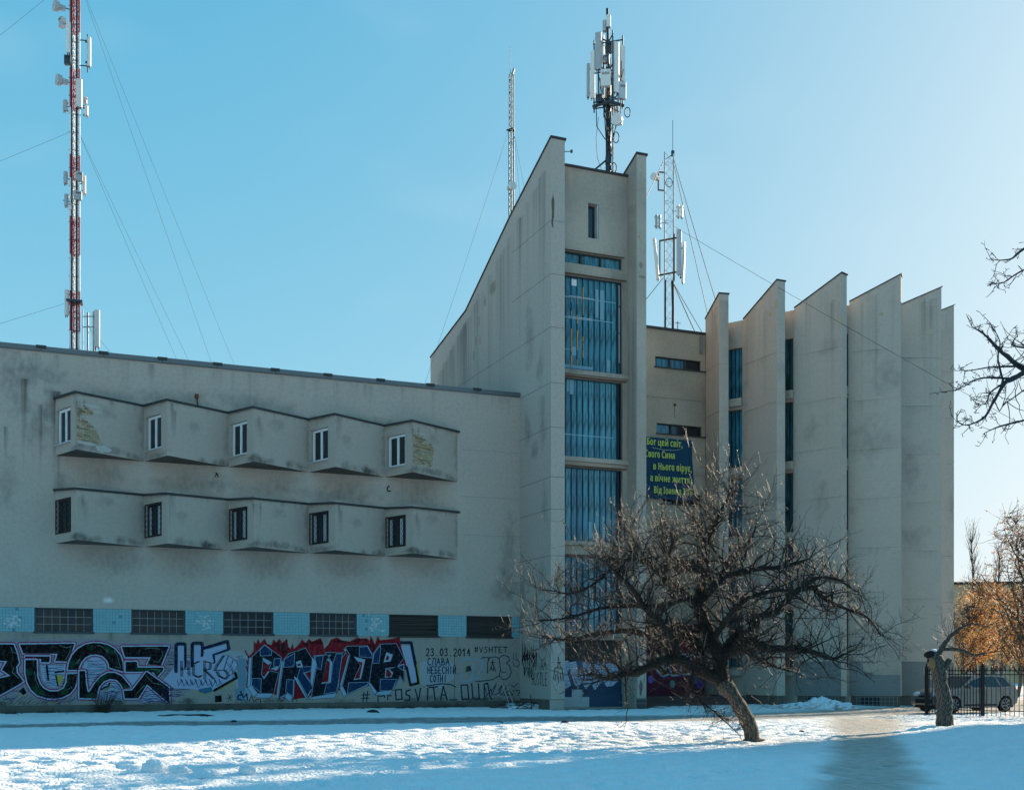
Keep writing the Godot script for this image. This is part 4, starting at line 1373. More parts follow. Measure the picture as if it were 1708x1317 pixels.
func build_entrance(b: Node3D) -> void:
	var z := -0.95
	var holes := [Rect2(7.94, 17.29, 2.72, 0.53), Rect2(8.02, 13.88, 2.68, 0.53), Rect2(8.3, 10.3, 2.42, 0.55), Rect2(8.6, 6.85, 2.0, 0.62)]
	var m := MB.new()
	m.T = Transform3D(Basis.IDENTITY, Vector3(0, 0, z))
	m.holed(Rect2(4.892, -0.3, 6.02, 19.5), holes, 0.22)
	for y in [15.73, 12.9, 9.3]:
		m.box(Vector3(4.9, y, 0.001), Vector3(10.9, y + 0.03, 0.035))
	obj("entrance_wall", m.mesh(), stucco(Color(0.73, 0.68, 0.62)), b)
	m = MB.new()
	m.box(Vector3(4.892, -0.3, -13.0), Vector3(13.0, 19.15, z - 0.23))
	obj("entrance_core", m.mesh(), M.soot, b)
	m = MB.new()
	m.box(Vector3(4.892, 19.2, -1.5), Vector3(10.95, 19.32, z + 0.09))
	obj("parapet_capping", m.mesh(), M.flashing_dark, b)
	for i in 4:
		var h: Rect2 = holes[i]
		m = MB.new()
		var n := 3
		var w := h.size.x / n
		m.box(Vector3(h.position.x + 0.002, h.position.y + 0.002, z - 0.22), Vector3(h.end.x - 0.002, h.position.y + 0.04, z - 0.08))
		m.box(Vector3(h.position.x + 0.002, h.end.y - 0.04, z - 0.22), Vector3(h.end.x - 0.002, h.end.y - 0.002, z - 0.08))
		for j in n + 1:
			m.box(Vector3(clampf(h.position.x + j * w - 0.035, h.position.x + 0.002, 99), h.position.y + 0.04, z - 0.22), Vector3(minf(h.position.x + j * w + 0.035, h.end.x - 0.002), h.end.y - 0.04, z - 0.085))
		var win := obj("strip_window", m.mesh(), M.slat, b)
		for j in n:
			m = MB.new()
			m.box(Vector3(h.position.x + j * w + 0.035, h.position.y + 0.04, z - 0.19), Vector3(h.position.x + (j + 1) * w - 0.035, h.end.y - 0.04, z - 0.17))
			obj("pane", m.mesh(), M.teal[2] if (i == 0 and j < 2) or (i == 1 and j == 0) else M.glass_dark, win)
		m = MB.new()
		m.box(Vector3(h.position.x - 0.06, h.position.y - 0.05, z - 0.06), Vector3(h.end.x + 0.25, h.position.y - 0.002, z + 0.10))
		obj("sill", m.mesh(), M.flashing_dark, b)
	# rain pipe head and a rust spot with its run
	m = MB.new()
	m.box(Vector3(10.55, 18.2, z + 0.002), Vector3(10.68, 19.1, z + 0.13))
	obj("rain_pipe", m.mesh(), M.steel, b)
	m = MB.new()
	m.box(Vector3(9.02, 15.35, z + 0.002), Vector3(9.12, 15.47, z + 0.08))
	m.box(Vector3(9.055, 14.75, z + 0.001), Vector3(9.085, 15.35, z + 0.004))
	obj("rust_spot", m.mesh(), M.rust, b)
	# painted hoarding in front of the doors
	var im := Image.create(512, 512, false, Image.FORMAT_RGB8)
	im.fill(Color(0.33, 0.11, 0.20))
	im.fill_rect(Rect2i(0, 0, 512, 205), Color(0.035, 0.035, 0.045))
	for p in [[0, 205, 60, 190, 130, 215, 200, 200, 250, 215], [260, 215, 330, 195, 420, 220, 512, 205]]:
		stroke(im, p, 20.0, Color(0.20, 0.08, 0.14))
	var ltr := [[120, 235, 190, 215, 215, 240, 190, 255, 165, 250, 150, 300, 170, 330, 215, 315, 220, 345, 160, 365, 115, 320], [235, 235, 290, 225, 310, 290, 290, 355, 240, 360, 222, 300], [320, 225, 352, 222, 352, 320, 395, 320, 390, 350, 318, 352], [405, 225, 470, 240, 485, 290, 460, 345, 405, 350]]
	for p in ltr:
		letter(im, p, Color(0.42, 0.55, 0.74), 34.0, Color(0.78, 0.66, 0.30), 14.0, Color(0.26, 0.05, 0.20))
	for p in [[300, 120, 380, 110, 375, 135, 335, 145, 380, 170, 360, 200, 300, 205, 340, 180, 300, 160], [215, 110, 250, 100, 255, 195, 215, 200]]:
		letter(im, p, Color(0.75, 0.62, 0.28), 9.0, Color(0.65, 0.12, 0.25), 4.0, Color(0.42, 0.08, 0.22))
	for q in [[60, 395, 24, Color(0.46, 0.38, 0.68)], [240, 430, 22, Color(0.36, 0.58, 0.55)], [440, 390, 26, Color(0.24, 0.42, 0.58)], [470, 430, 30, Color(0.34, 0.24, 0.60)], [455, 330, 20, Color(0.45, 0.60, 0.75)]]:
		var ring := []
		for i in 14:
			ring.append_array([q[0] + cos(TAU * i / 14.0) * q[2], q[1] + sin(TAU * i / 14.0) * q[2] * 1.25])
		poly(im, ring, q[3])
	var mu := obj("painted_hoarding", picture_sheet(Rect2(7.2, 0.46, 3.62, 3.6), z + 0.10, 0.08), mapped(im), b)
	mu.set_meta("label", "maroon and black hoarding with colourful graffiti letters in front of the doors")
	m = MB.new()
	m.box(Vector3(4.95, 0.46, z + 0.002), Vector3(7.19, 3.2, z + 0.08))
	obj("door_panel", m.mesh(), M.slat, b)
	m = MB.new()
	m.box(Vector3(4.95, 4.08, z + 0.002), Vector3(10.85, 4.34, z + 0.75))
	obj("door_canopy", m.mesh(), M.concrete_dark, b)
	for i in 3:
		m = MB.new()
		m.soft_box(Vector3(4.93, -0.2 if i == 0 else 0.15 * i + 0.002, z + 0.3), Vector3(11.85, 0.15 * (i + 1), 2.05 - 0.36 * i), 0.02)
		obj("entrance_step", m.mesh(), M.step, b)


# The round hall: each fin stands from an inner point out to a tip, its top rising outwards; between two fins a wall with strips of glass.
func build_drum(b: Node3D) -> void:
	# tip u, v; inner end u, v; the tip's other corner u, v
	var fins := [
		[10.62, 0.85, 10.91, -0.92, 11.11, 0.94], [12.10, 3.69, 11.99, 0.96, 12.60, 3.67], [14.34, 5.77, 13.37, 3.36, 14.81, 5.58],
		[17.11, 6.71, 15.41, 5.01, 17.47, 6.35], [20.29, 5.97, 18.17, 5.09, 20.48, 5.51], [22.98, 3.95, 20.68, 3.93, 22.98, 3.45],
		[24.67, 1.19, 22.54, 2.07, 24.48, 0.73], [24.94, -2.06, 23.33, -0.42, 24.59, -2.41], [23.72, -4.84, 22.83, -2.72, 23.26, -5.03],
	]
	var outline := PackedVector2Array()
	for f in fins:
		outline.append(Vector2(f[2], f[3]))
	outline.append(Vector2(20.2, -5.3)); outline.append(Vector2(13.3, -5.5)); outline.append(Vector2(11.0, -3.0))
	if Geometry2D.is_polygon_clockwise(outline):
		outline.reverse()
	var inner := Geometry2D.offset_polygon(outline, -0.36)[0]
	var m := MB.new()
	m.prism(inner, -0.3, 19.4)
	obj("hall_core", m.mesh(), M.inside, b)
	m = MB.new()
	m.prism(Geometry2D.offset_polygon(outline, -0.30)[0], 19.4, 19.5)
	obj("hall_roof", m.mesh(), M.tar, b)
	var k := noise(1.1, 3, 87)
	var faces := []
	for n in 4:
		var im := Image.create(170, 1056, false, Image.FORMAT_RGBA8)
		im.fill(Color(0.5, 0.5, 0.5, 0.0))
		var kk := noise(0.02, 4, 160 + n)
		var dirt := Color(0.29, 0.285, 0.275)
		for q in 16:
			runs(im, rng.randf() * 160.0, 20.0 + rng.randf() * 60.0, 5.0 + rng.randf() * 24.0, 80.0 + rng.randf() * 520.0, dirt, 0.26, kk)
		for q in 7:
			blot(im, rng.randf() * 170.0, 80.0 + rng.randf() * 950.0, 20.0 + rng.randf() * 50.0, 15.0 + rng.randf() * 60.0, dirt if q % 3 else Color(0.66, 0.645, 0.615), 0.30, kk)
		blot(im, 150.0, 500.0, 30.0, 620.0, dirt, 0.40, kk, 0.4)
		for j in [2.9, 5.3, 7.7, 10.1, 12.5, 14.9, 17.3]:
			runs(im, rng.randf() * 60.0, (21.0 - j) * 50.0, 60.0 + rng.randf() * 60.0, 18.0 + rng.randf() * 30.0, dirt, 0.25, kk)
		for q in 3:
			var x := rng.randf() * 150.0
			var y := 200.0 + rng.randf() * 600.0
			blot(im, x, y, 10.0 + rng.randf() * 20.0, 8.0 + rng.randf() * 12.0, Color(0.66, 0.645, 0.615), 0.35, kk)
		faces.append(stucco(Color(0.735, 0.702, 0.66), tex(im)))
	for i in fins.size():
		var f: Array = fins[i]
		var A := Vector3(f[0], 0, f[1])
		var I := Vector3(f[2], 0, f[3])
		var E := Vector3(f[4], 0, f[5])
		var back := (I - A).normalized()
		var side := (E - A).normalized()
		var L := A.distance_to(I)
		m = MB.new()
		m.ax = back; m.o2 = Vector2(A.dot(back), 21.0); m.s2 = Vector2(3.4, 21.12)
		# local x runs from the tip inwards, z towards the left face
		m.T = Transform3D(Basis(back, Vector3.UP, -side), A)
		var top_in := 20.8 - 0.43 * L
		var joints := [0.5, 2.9, 5.3, 7.7, 10.1, 12.5, 14.9, 17.3]
		for j in joints.size():
			var y0: float = joints[j]
			var last := j == joints.size() - 1
			if last:
				m.extrude(PackedVector2Array([Vector2(0, y0), Vector2(L, y0), Vector2(L, top_in), Vector2(0, 20.8)]), -0.5, 0.0)
			else:
				m.extrude(PackedVector2Array([Vector2(0, y0), Vector2(L, y0), Vector2(L, joints[j + 1] - 0.025), Vector2(0, joints[j + 1] - 0.025)]), -0.5, 0.0)
				m.box(Vector3(0.02, joints[j + 1] - 0.025, -0.485), Vector3(L, joints[j + 1], -0.02))
		var fin := obj("fin", m.mesh(), faces[i % 4], b)
		fin.set_meta("label", "upright concrete fin, number %d from the entrance" % (i + 1))
		m = MB.new()
		m.T = Transform3D(Basis(back, Vector3.UP, -side), A)
		m.box(Vector3(0.07, -0.3, -0.44), Vector3(L, 0.498, -0.07))
		obj("fin_foot", m.mesh(), M.concrete_dark, fin)
		if i == 2 or i == 3:
			m = MB.new()
			m.T = Transform3D(Basis(back, Vector3.UP, -side), A)
			m.box(Vector3(1.0, -0.05, -0.069), Vector3(1.9, 0.46, -0.062))
			obj("vent", m.mesh(), M.inside, fin)
			m = MB.new()
			m.T = Transform3D(Basis(back, Vector3.UP, -side), A)
			for q in 11:
				m.box(Vector3(0.15 + q * 0.19, 0.0, -0.050), Vector3(0.165 + q * 0.19, 0.48, -0.035))
			for q in 3:
				m.box(Vector3(0.12, 0.06 + q * 0.18, -0.034), Vector3(2.08, 0.075 + q * 0.18, -0.025))
			kind(obj("vent_grille", m.mesh(), M.steel, fin), "stuff")
		m = MB.new()
		m.T = Transform3D(Basis(back, Vector3.UP, -side), A)
		m.extrude(PackedVector2Array([Vector2(-0.05, 20.825), Vector2(L, top_in + 0.004), Vector2(L, top_in + 0.05), Vector2(-0.05, 20.87)]), -0.54, 0.05)
		obj("fin_capping", m.mesh(), M.flashing_dark, fin)
		if i >= 2 and i <= 5:
			# lower part once painted over, with a paler patch
			m = MB.new()
			m.T = Transform3D(Basis(back, Vector3.UP, -side), A)
			m.quad(Vector3(0.01, 0.51, 0.003), Vector3(L, 0.51, 0.003), Vector3(L, 2.2, 0.003), Vector3(0.01, 2.15, 0.003), Vector3(0, 0, 1))
			obj("painted_base", m.mesh(), stucco(Color(0.57, 0.59, 0.595)), fin)
		for q in [[3, 0.45, 1.9, 1.25, 0.42], [4, 0.2, 1.75, 0.7, 0.6], [1, 0.55, 19.3, 0.12, 0.1], [1, 0.03, 19.65, 0.10, 0.22], [0, 0.35, 18.9, 0.03, 0.45], [3, 0.9, 19.0, 0.10, 0.1], [4, 0.6, 18.6, 0.2, 0.14], [2, 0.05, 18.5, 0.12, 0.25]]:
			if q[0] != i: continue
			m = MB.new()
			m.T = Transform3D(Basis(back, Vector3.UP, -side), A)
			var pts := PackedVector2Array()
			for a in 18:
				var an := TAU * a / 18.0
				var r := 1.0 + 0.3 * k.get_noise_2d(cos(an) * 1.7 + q[2] * 4.0, sin(an) * 1.7)
				pts.append(Vector2(maxf(0.003, q[1] + cos(an) * q[3] * r), q[2] + sin(an) * q[4] * r))
			m.extrude(pts, 0.0035, 0.006)
			obj("plaster_patch", m.mesh(), M.concrete_pale if q[2] < 3.0 else M.brick[(i + 3) % 5], fin)
		# the wall up to the next fin, its glass in the notch beside that fin's inner end
		if i == fins.size() - 1: continue
		var N := Vector3(fins[i + 1][2], 0, fins[i + 1][3])
		var along := (N - I).normalized()
		var len := I.distance_to(N)
		var out := Vector3(-along.z, 0, along.x)
		if out.dot((A - I).normalized()) < 0.0: out = -out
		m = MB.new()
		m.T = Transform3D(Basis(along, Vector3.UP, out), I)
		var x0 := len - 0.95
		var x1 := len - 0.06
		var rows := [[15.64, 18.22], [12.12, 15.07], [8.60, 11.55], [5.30, 8.02], [1.9, 4.75]]
		var holes := []
		if i < 3:
			for r in rows: holes.append(Rect2(x0, r[0], x1 - x0, r[1] - r[0]))
		m.holed(Rect2(0, -0.3, len, 19.9), holes, 0.2)
		obj("hall_wall", m.mesh(), M.concrete, b)
		if i < 3:
			for r in rows:
				m = MB.new()
				m.T = Transform3D(Basis(along, Vector3.UP, out), I)
				m.box(Vector3(x0, r[0] - 0.42, 0.002), Vector3(x1 + 0.04, r[0] - 0.03, 0.22))
				obj("ledge", m.mesh(), M.concrete_pale, b)
				m = MB.new()
				m.T = Transform3D(Basis(along, Vector3.UP, out), I)
				m.box(Vector3(x0 + 0.002, r[0] + 0.002, -0.2), Vector3(x1 - 0.002, r[0] + 0.05, -0.05))
				m.box(Vector3(x0 + 0.002, r[1] - 0.05, -0.2), Vector3(x1 - 0.002, r[1] - 0.002, -0.05))
				m.box(Vector3(x0 + 0.002, r[0] + 0.05, -0.2), Vector3(x0 + 0.02, r[1] - 0.05, -0.09))
				m.box(Vector3(x1 - 0.02, r[0] + 0.05, -0.2), Vector3(x1 - 0.002, r[1] - 0.05, -0.09))
				var win := obj("glass_strip_window", m.mesh(), M.rust, b)
				var w := (x1 - x0) / 4.0
				for j in 4:
					m = MB.new()
					m.T = Transform3D(Basis(along, Vector3.UP, out), I)
					m.soft_box(Vector3(x0 + j * w + 0.006, r[0] + 0.051, -0.16), Vector3(x0 + (j + 1) * w - 0.01, r[1] - 0.051, -0.10), 0.02)
					obj("pane", m.mesh(), M.teal[(j * 2 + i) % 5] if i == 0 else M.teal_grey[j % 3], win)
					m = MB.new()
					m.T = Transform3D(Basis(along, Vector3.UP, out), I)
					m.box(Vector3(x0 + j * w - 0.008, r[0] + 0.05, -0.15), Vector3(x0 + j * w + 0.008, r[1] - 0.05, -0.085))
					obj("mullion", m.mesh(), M.black_iron, win)


func paint_graffiti(g: Image) -> void:
	var PALE := Color(0.62, 0.66, 0.70, 0.75)
	var SKYP := Color(0.52, 0.64, 0.74, 0.8)
	var PINK := Color(0.58, 0.10, 0.28)
	var ICE := Color(0.66, 0.74, 0.83)
	var INK := Color(0.055, 0.05, 0.065)
	var LILAC := Color(0.64, 0.68, 0.78)
	var GREEN := Color(0.06, 0.24, 0.16)
	var MINT := Color(0.50, 0.62, 0.55)
	var PLUM := Color(0.26, 0.14, 0.34)
	var NAVY := Color(0.055, 0.12, 0.25)
	var YEL := Color(0.70, 0.63, 0.28)
	var TEAL := Color(0.22, 0.42, 0.52)
	var BRN := Color(0.40, 0.28, 0.24)
	var HOLE := Color(0.03, 0.025, 0.03)
	var RED := Color(0.50, 0.08, 0.13)
	var DRED := Color(0.30, 0.05, 0.09)
	var FROST := Color(0.60, 0.70, 0.78)
	var DEEP := Color(0.05, 0.085, 0.14)
	var BLUE := Color(0.07, 0.20, 0.34)
	var HAZE := Color(0.52, 0.50, 0.60, 0.45)
	var TEALH := Color(0.32, 0.52, 0.64, 0.7)
	var OLIVE := Color(0.17, 0.22, 0.20)
	poly(g,[759,61,853,63,909,81,909,252,870,261,853,192,835,132],PALE)
	poly(g,[1600,107,1649,96,1737,101,1761,126,1749,173,1714,195,1696,214,1626,206,1595,189],PALE)
	poly(g,[868,96,884,86,897,123,895,205,902,234,884,261,868,263],SKYP)
	poly(g,[-1,41,60,26,196,28,343,21,427,34,469,37,469,248,329,255,196,257,91,244,-1,252],HAZE)
	poly(g,[425,37,610,29,638,38,678,173,678,220,621,249,508,266,425,256],HAZE)
	stroke(g,[205,161,221,171,231,172],1.6,PINK)
	stroke(g,[216,172,225,167,239,184],1.6,PLUM)
	stroke(g,[313,50,336,54,349,43],1.6,PINK)
	stroke(g,[16,154,24,164,50,164],1.6,PLUM)
	stroke(g,[150,167,166,171,183,174],1.6,PLUM)
	stroke(g,[208,101,227,96,234,98],1.6,PLUM)
	stroke(g,[39,204,49,198,61,193],1.6,PINK)
	stroke(g,[309,87,325,100,340,77],1.6,PLUM)
	stroke(g,[284,207,297,202,306,208],1.6,NAVY)
	stroke(g,[417,69,425,68,451,77],1.6,PLUM)
	stroke(g,[90,150,104,146,120,166],1.6,PLUM)
	stroke(g,[9,224,32,211,34,241],1.6,NAVY)
	stroke(g,[272,164,296,156,300,175],1.6,PLUM)
	stroke(g,[151,105,160,97,187,94],1.6,PLUM)
	stroke(g,[169,174,191,173,203,187],1.6,PLUM)
	stroke(g,[88,75,108,68,113,85],1.6,PLUM)
	stroke(g,[425,82,448,85,457,74],1.6,PINK)
	stroke(g,[26,244,45,242,56,259],1.6,PLUM)
	stroke(g,[222,152,232,152,259,158],1.6,PLUM)
	stroke(g,[41,88,60,76,71,83],1.6,PLUM)
	stroke(g,[29,102,38,92,60,100],1.6,PLUM)
	stroke(g,[330,153,348,165,364,151],1.6,PLUM)
	stroke(g,[144,49,159,56,172,66],1.6,PLUM)
	stroke(g,[41,158,63,164,78,169],1.6,PLUM)
	stroke(g,[413,116,436,127,446,127],1.6,PINK)
	stroke(g,[390,164,404,150,413,155],1.6,PINK)
	stroke(g,[59,97,78,94,96,102],1.6,PINK)
	stroke(g,[200,220,216,220,229,211],1.6,PLUM)
	stroke(g,[19,243,34,246,60,240],1.6,PLUM)
	stroke(g,[14,106,30,113,42,121],1.6,PLUM)
	stroke(g,[226,93,244,84,257,104],1.6,PINK)
	stroke(g,[413,230,425,242,440,223],1.6,PINK)
	stroke(g,[161,232,180,244,188,225],1.6,PLUM)
	stroke(g,[205,100,226,97,238,108],1.6,PLUM)
	stroke(g,[323,221,336,231,351,227],1.6,PINK)
	stroke(g,[306,101,319,109,328,93],1.6,NAVY)
	stroke(g,[207,47,218,37,229,53],1.6,NAVY)
	stroke(g,[203,175,226,181,229,178],1.6,NAVY)
	stroke(g,[86,45,102,32,112,56],1.6,PINK)
	stroke(g,[244,243,258,251,287,235],1.6,PLUM)
	stroke(g,[421,196,437,187,465,185],1.6,PLUM)
	stroke(g,[249,181,264,185,275,190],1.6,NAVY)
	stroke(g,[369,178,381,190,415,195],1.6,PLUM)
	stroke(g,[243,210,255,216,264,213],1.6,NAVY)
	stroke(g,[25,115,45,114,46,126],1.6,PINK)
	stroke(g,[37,211,52,216,78,213],1.6,PLUM)
	stroke(g,[452,235,476,235,498,226],1.6,PINK)
	stroke(g,[104,153,125,155,129,157],1.6,NAVY)
	stroke(g,[410,95,434,106,447,93],1.6,PINK)
	stroke(g,[70,157,86,149,103,160],1.6,NAVY)
	stroke(g,[273,47,290,44,314,51],1.6,PLUM)
	stroke(g,[222,188,245,187,266,200],1.6,PLUM)
	stroke(g,[184,94,194,92,225,108],1.6,PINK)
	stroke(g,[216,109,231,96,243,118],1.6,PLUM)
	stroke(g,[442,48,454,53,472,46],1.6,PLUM)
	stroke(g,[280,64,301,67,319,72],1.6,PLUM)
	stroke(g,[397,45,418,48,432,58],1.6,PINK)
	stroke(g,[242,88,263,91,283,83],1.6,PLUM)
	stroke(g,[334,215,347,209,378,210],1.6,PLUM)
	stroke(g,[451,232,475,222,476,232],1.6,PLUM)
	stroke(g,[198,241,209,245,238,233],1.6,PLUM)
	stroke(g,[257,118,267,118,297,120],1.6,NAVY)
	stroke(g,[309,81,325,68,349,87],1.6,PLUM)
	stroke(g,[409,144,420,135,451,161],1.6,PLUM)
	stroke(g,[419,60,429,66,443,52],1.6,PLUM)
	stroke(g,[178,132,193,135,200,141],1.6,NAVY)
	stroke(g,[381,79,395,76,426,85],1.6,PINK)
	stroke(g,[50,209,71,217,87,222],1.6,NAVY)
	stroke(g,[284,127,300,141,325,123],1.6,PLUM)
	stroke(g,[412,201,433,198,456,215],1.6,PLUM)
	stroke(g,[783,206,799,213,802,204],1.6,PLUM)
	stroke(g,[711,60,737,72,730,56],1.6,NAVY)
	stroke(g,[870,115,890,117,899,115],1.6,PLUM)
	stroke(g,[882,182,893,179,912,174],1.6,TEAL)
	stroke(g,[598,104,613,91,619,103],1.6,NAVY)
	stroke(g,[595,107,613,107,631,111],1.6,NAVY)
	stroke(g,[881,181,891,184,914,171],1.6,TEAL)
	stroke(g,[859,88,886,99,889,94],1.6,NAVY)
	stroke(g,[699,153,717,156,724,150],1.6,NAVY)
	stroke(g,[771,166,791,173,789,177],1.6,NAVY)
	stroke(g,[748,180,771,176,784,190],1.6,NAVY)
	stroke(g,[580,247,590,259,605,249],1.6,NAVY)
	stroke(g,[873,104,884,113,910,97],1.6,TEAL)
	stroke(g,[869,105,880,108,897,99],1.6,TEAL)
	stroke(g,[581,159,595,149,606,165],1.6,PLUM)
	stroke(g,[766,189,788,190,804,206],1.6,NAVY)
	stroke(g,[796,104,814,98,824,117],1.6,PLUM)
	stroke(g,[650,175,668,178,680,186],1.6,TEAL)
	stroke(g,[624,106,648,117,641,96],1.6,TEAL)
	stroke(g,[649,140,658,132,672,150],1.6,TEAL)
	stroke(g,[854,88,874,84,882,83],1.6,PLUM)
	stroke(g,[672,201,694,200,706,214],1.6,PLUM)
	stroke(g,[807,143,821,153,833,151],1.6,TEAL)
	stroke(g,[879,120,901,130,900,128],1.6,TEAL)
	stroke(g,[747,147,757,135,776,149],1.6,NAVY)
	stroke(g,[780,115,790,107,811,106],1.6,PLUM)
	poly(g,[853,102,870,90,888,102,894,192,882,240,865,234],TEALH)
	poly(g,[847,215,870,204,882,252,853,260],TEALH)
	stroke(g,[1854,206,1848,219],3,PALE)
	stroke(g,[1829,193,1824,180],3,TEALH)
	stroke(g,[1977,176,1992,174],3,PALE)
	stroke(g,[2005,123,1995,139],3,TEALH)
	stroke(g,[1983,165,1978,161],3,SKYP)
	stroke(g,[1872,142,1883,150],3,TEALH)
	stroke(g,[1873,140,1886,143],3,SKYP)
	stroke(g,[1816,212,1827,203],3,TEALH)
	stroke(g,[1781,95,1797,100],3,TEALH)
	stroke(g,[2006,76,1999,77],3,PALE)
	stroke(g,[1863,118,1878,104],3,SKYP)
	stroke(g,[1954,92,1965,89],3,PALE)
	stroke(g,[1978,160,1972,158],3,PALE)
	stroke(g,[1868,222,1874,222],3,TEALH)
	stroke(g,[1924,206,1929,190],3,PALE)
	stroke(g,[1991,258,2004,269],3,TEALH)
	stroke(g,[2015,239,2020,240],3,PALE)
	stroke(g,[1977,222,1993,236],3,TEALH)
	stroke(g,[1837,96,1832,85],3,PALE)
	stroke(g,[1824,147,1816,160],3,TEALH)
	stroke(g,[1904,208,1910,217],3,TEALH)
	stroke(g,[1817,76,1800,76],3,TEALH)
	stroke(g,[2005,125,1993,115],3,SKYP)
	stroke(g,[1834,204,1834,202],3,PALE)
	stroke(g,[2034,143,2038,158],3,TEALH)
	stroke(g,[1928,232,1943,246],3,TEALH)
	stroke(g,[1866,171,1865,162],3,SKYP)
	stroke(g,[1779,249,1795,259],3,TEALH)
	stroke(g,[1997,219,2002,210],3,SKYP)
	stroke(g,[1767,157,1765,148],3,TEALH)
	stroke(g,[1889,236,1877,230],3,TEALH)
	stroke(g,[1841,234,1828,242],3,PALE)
	stroke(g,[1949,165,1937,174],3,SKYP)
	stroke(g,[1764,224,1776,211],3,SKYP)
	stroke(g,[1844,204,1858,211],3,SKYP)
	stroke(g,[1788,210,1801,204],3,PALE)
	stroke(g,[2001,146,1986,157],3,PALE)
	stroke(g,[1825,170,1825,185],3,PALE)
	stroke(g,[2055,126,2039,119],3,TEALH)
	stroke(g,[1903,204,1888,192],3,TEALH)
	poly(g,[149,118,233,118,233,161,222,189,196,203,170,197,155,172,151,144],LILAC)
	poly(g,[292,129,302,107,324,92,346,91,367,104,377,124,367,144,348,152,335,167,319,204,313,138],LILAC)
	poly(g,[348,247,354,207,384,181,411,184,430,213,433,250],LILAC)
	poly(g,[500,260,525,199,559,220,598,264],LILAC)
	poly(g,[438,155,508,152,472,202],LILAC)
	poly(g,[9,110,22,110,14,138,45,160,9,180],LILAC)
	letter(g,[-1,46,58,46,69,77,76,113,67,127,69,149,91,180,76,191,-1,238,-1,171,48,160,19,138,37,106,-1,105],PINK,17,ICE,9.5,INK)
	letter(g,[79,46,265,41,257,67,241,107,199,106,207,79,91,79],PINK,17,ICE,9.5,INK)
	letter(g,[97,89,180,89,179,110,150,110,151,98,97,98],PINK,17,ICE,9.5,INK)
	letter(g,[98,102,136,102,137,161,146,189,159,206,180,217,207,217,228,206,238,183,240,152,274,152,272,184,265,206,249,226,222,240,196,244,170,242,138,231,117,211,104,183,98,149],PINK,17,ICE,9.5,INK)
	letter(g,[242,138,246,112,257,84,276,61,302,44,329,38,356,39,384,46,406,60,425,83,434,109,436,144,411,137,386,129,386,118,378,101,362,86,343,81,321,82,302,92,289,109,281,127,278,138],PINK,17,ICE,9.5,INK)
	letter(g,[282,142,302,142,305,189,311,221,319,218,335,189,356,164,381,149,406,149,430,161,449,184,463,204,436,209,427,190,411,175,389,172,367,181,351,201,346,218,342,244,282,242],PINK,17,ICE,9.5,INK)
	letter(g,[431,51,601,49,573,120,522,118,535,90,443,90],PINK,17,ICE,9.5,INK)
	letter(g,[445,108,485,107,488,129,579,129,581,138,559,164,545,147,500,145,445,145],PINK,17,ICE,9.5,INK)
	letter(g,[438,216,468,215,520,145,601,205,604,267,522,193,490,245,442,245],PINK,17,ICE,9.5,INK)
	poly(g,[99,135,117,138,128,149,104,166],GREEN)
	poly(g,[117,200,136,194,159,214,170,234,138,228],GREEN)
	poly(g,[217,214,236,200,244,220,222,234],GREEN)
	poly(g,[238,172,249,166,246,198,238,200],GREEN)
	poly(g,[316,49,329,45,329,69,319,67],GREEN)
	poly(g,[365,46,389,55,411,75,395,80,376,66],GREEN)
	poly(g,[249,112,265,98,268,124,252,135],GREEN)
	poly(g,[340,184,365,161,389,155,373,172,348,190],GREEN)
	poly(g,[302,232,329,221,338,238,308,241],GREEN)
	poly(g,[472,131,531,129,576,138,559,158,542,141,495,144],GREEN)
	poly(g,[431,190,450,196,459,204,439,207],GREEN)
	stroke(g,[48,54,55,74,71,79],1.6,MINT)
	stroke(g,[212,47,236,57,254,51,246,78,236,98],1.6,MINT)
	stroke(g,[343,46,362,52,381,72],1.6,MINT)
	stroke(g,[403,63,416,86,427,132,408,126],1.6,MINT)
	stroke(g,[128,144,133,175,143,200],1.6,MINT)
	stroke(g,[268,115,284,98,276,115],1.6,MINT)
	stroke(g,[244,155,260,154,270,158],1.6,MINT)
	stroke(g,[60,130,53,146,76,169],1.6,MINT)
	stroke(g,[241,212,254,201,257,209],1.6,MINT)
	stroke(g,[514,59,536,55,567,59],1.6,MINT)
	stroke(g,[576,65,579,82,564,109,545,106],1.6,MINT)
	stroke(g,[536,135,570,138,562,147],1.6,MINT)
	stroke(g,[517,158,542,187,579,196,586,208],1.6,MINT)
	stroke(g,[514,196,497,213,486,225],1.6,MINT)
	stroke(g,[578,56,603,57,629,51],1.7,NAVY)
	stroke(g,[574,63,618,70,662,68],1.7,NAVY)
	stroke(g,[579,69,620,77,661,75],1.7,NAVY)
	stroke(g,[581,76,635,84,691,81],1.7,PLUM)
	stroke(g,[592,83,614,80,635,89],1.7,NAVY)
	stroke(g,[596,90,640,82,684,92],1.7,NAVY)
	stroke(g,[591,96,625,92,659,94],1.7,PLUM)
	stroke(g,[597,103,639,111,682,97],1.7,PLUM)
	stroke(g,[585,110,629,118,673,111],1.7,NAVY)
	stroke(g,[588,117,627,117,665,114],1.7,NAVY)
	stroke(g,[586,123,633,115,680,126],1.7,PLUM)
	stroke(g,[586,130,624,136,661,126],1.7,NAVY)
	stroke(g,[593,137,610,141,626,137],1.7,PLUM)
	stroke(g,[583,143,618,141,653,146],1.7,PLUM)
	stroke(g,[596,150,612,156,628,148],1.7,PLUM)
	stroke(g,[589,157,637,155,685,154],1.7,PLUM)
	stroke(g,[586,164,605,157,624,172],1.7,PLUM)
	stroke(g,[582,170,626,162,671,169],1.7,NAVY)
	stroke(g,[595,177,636,186,679,184],1.7,NAVY)
	stroke(g,[588,184,607,179,627,185],1.7,PLUM)
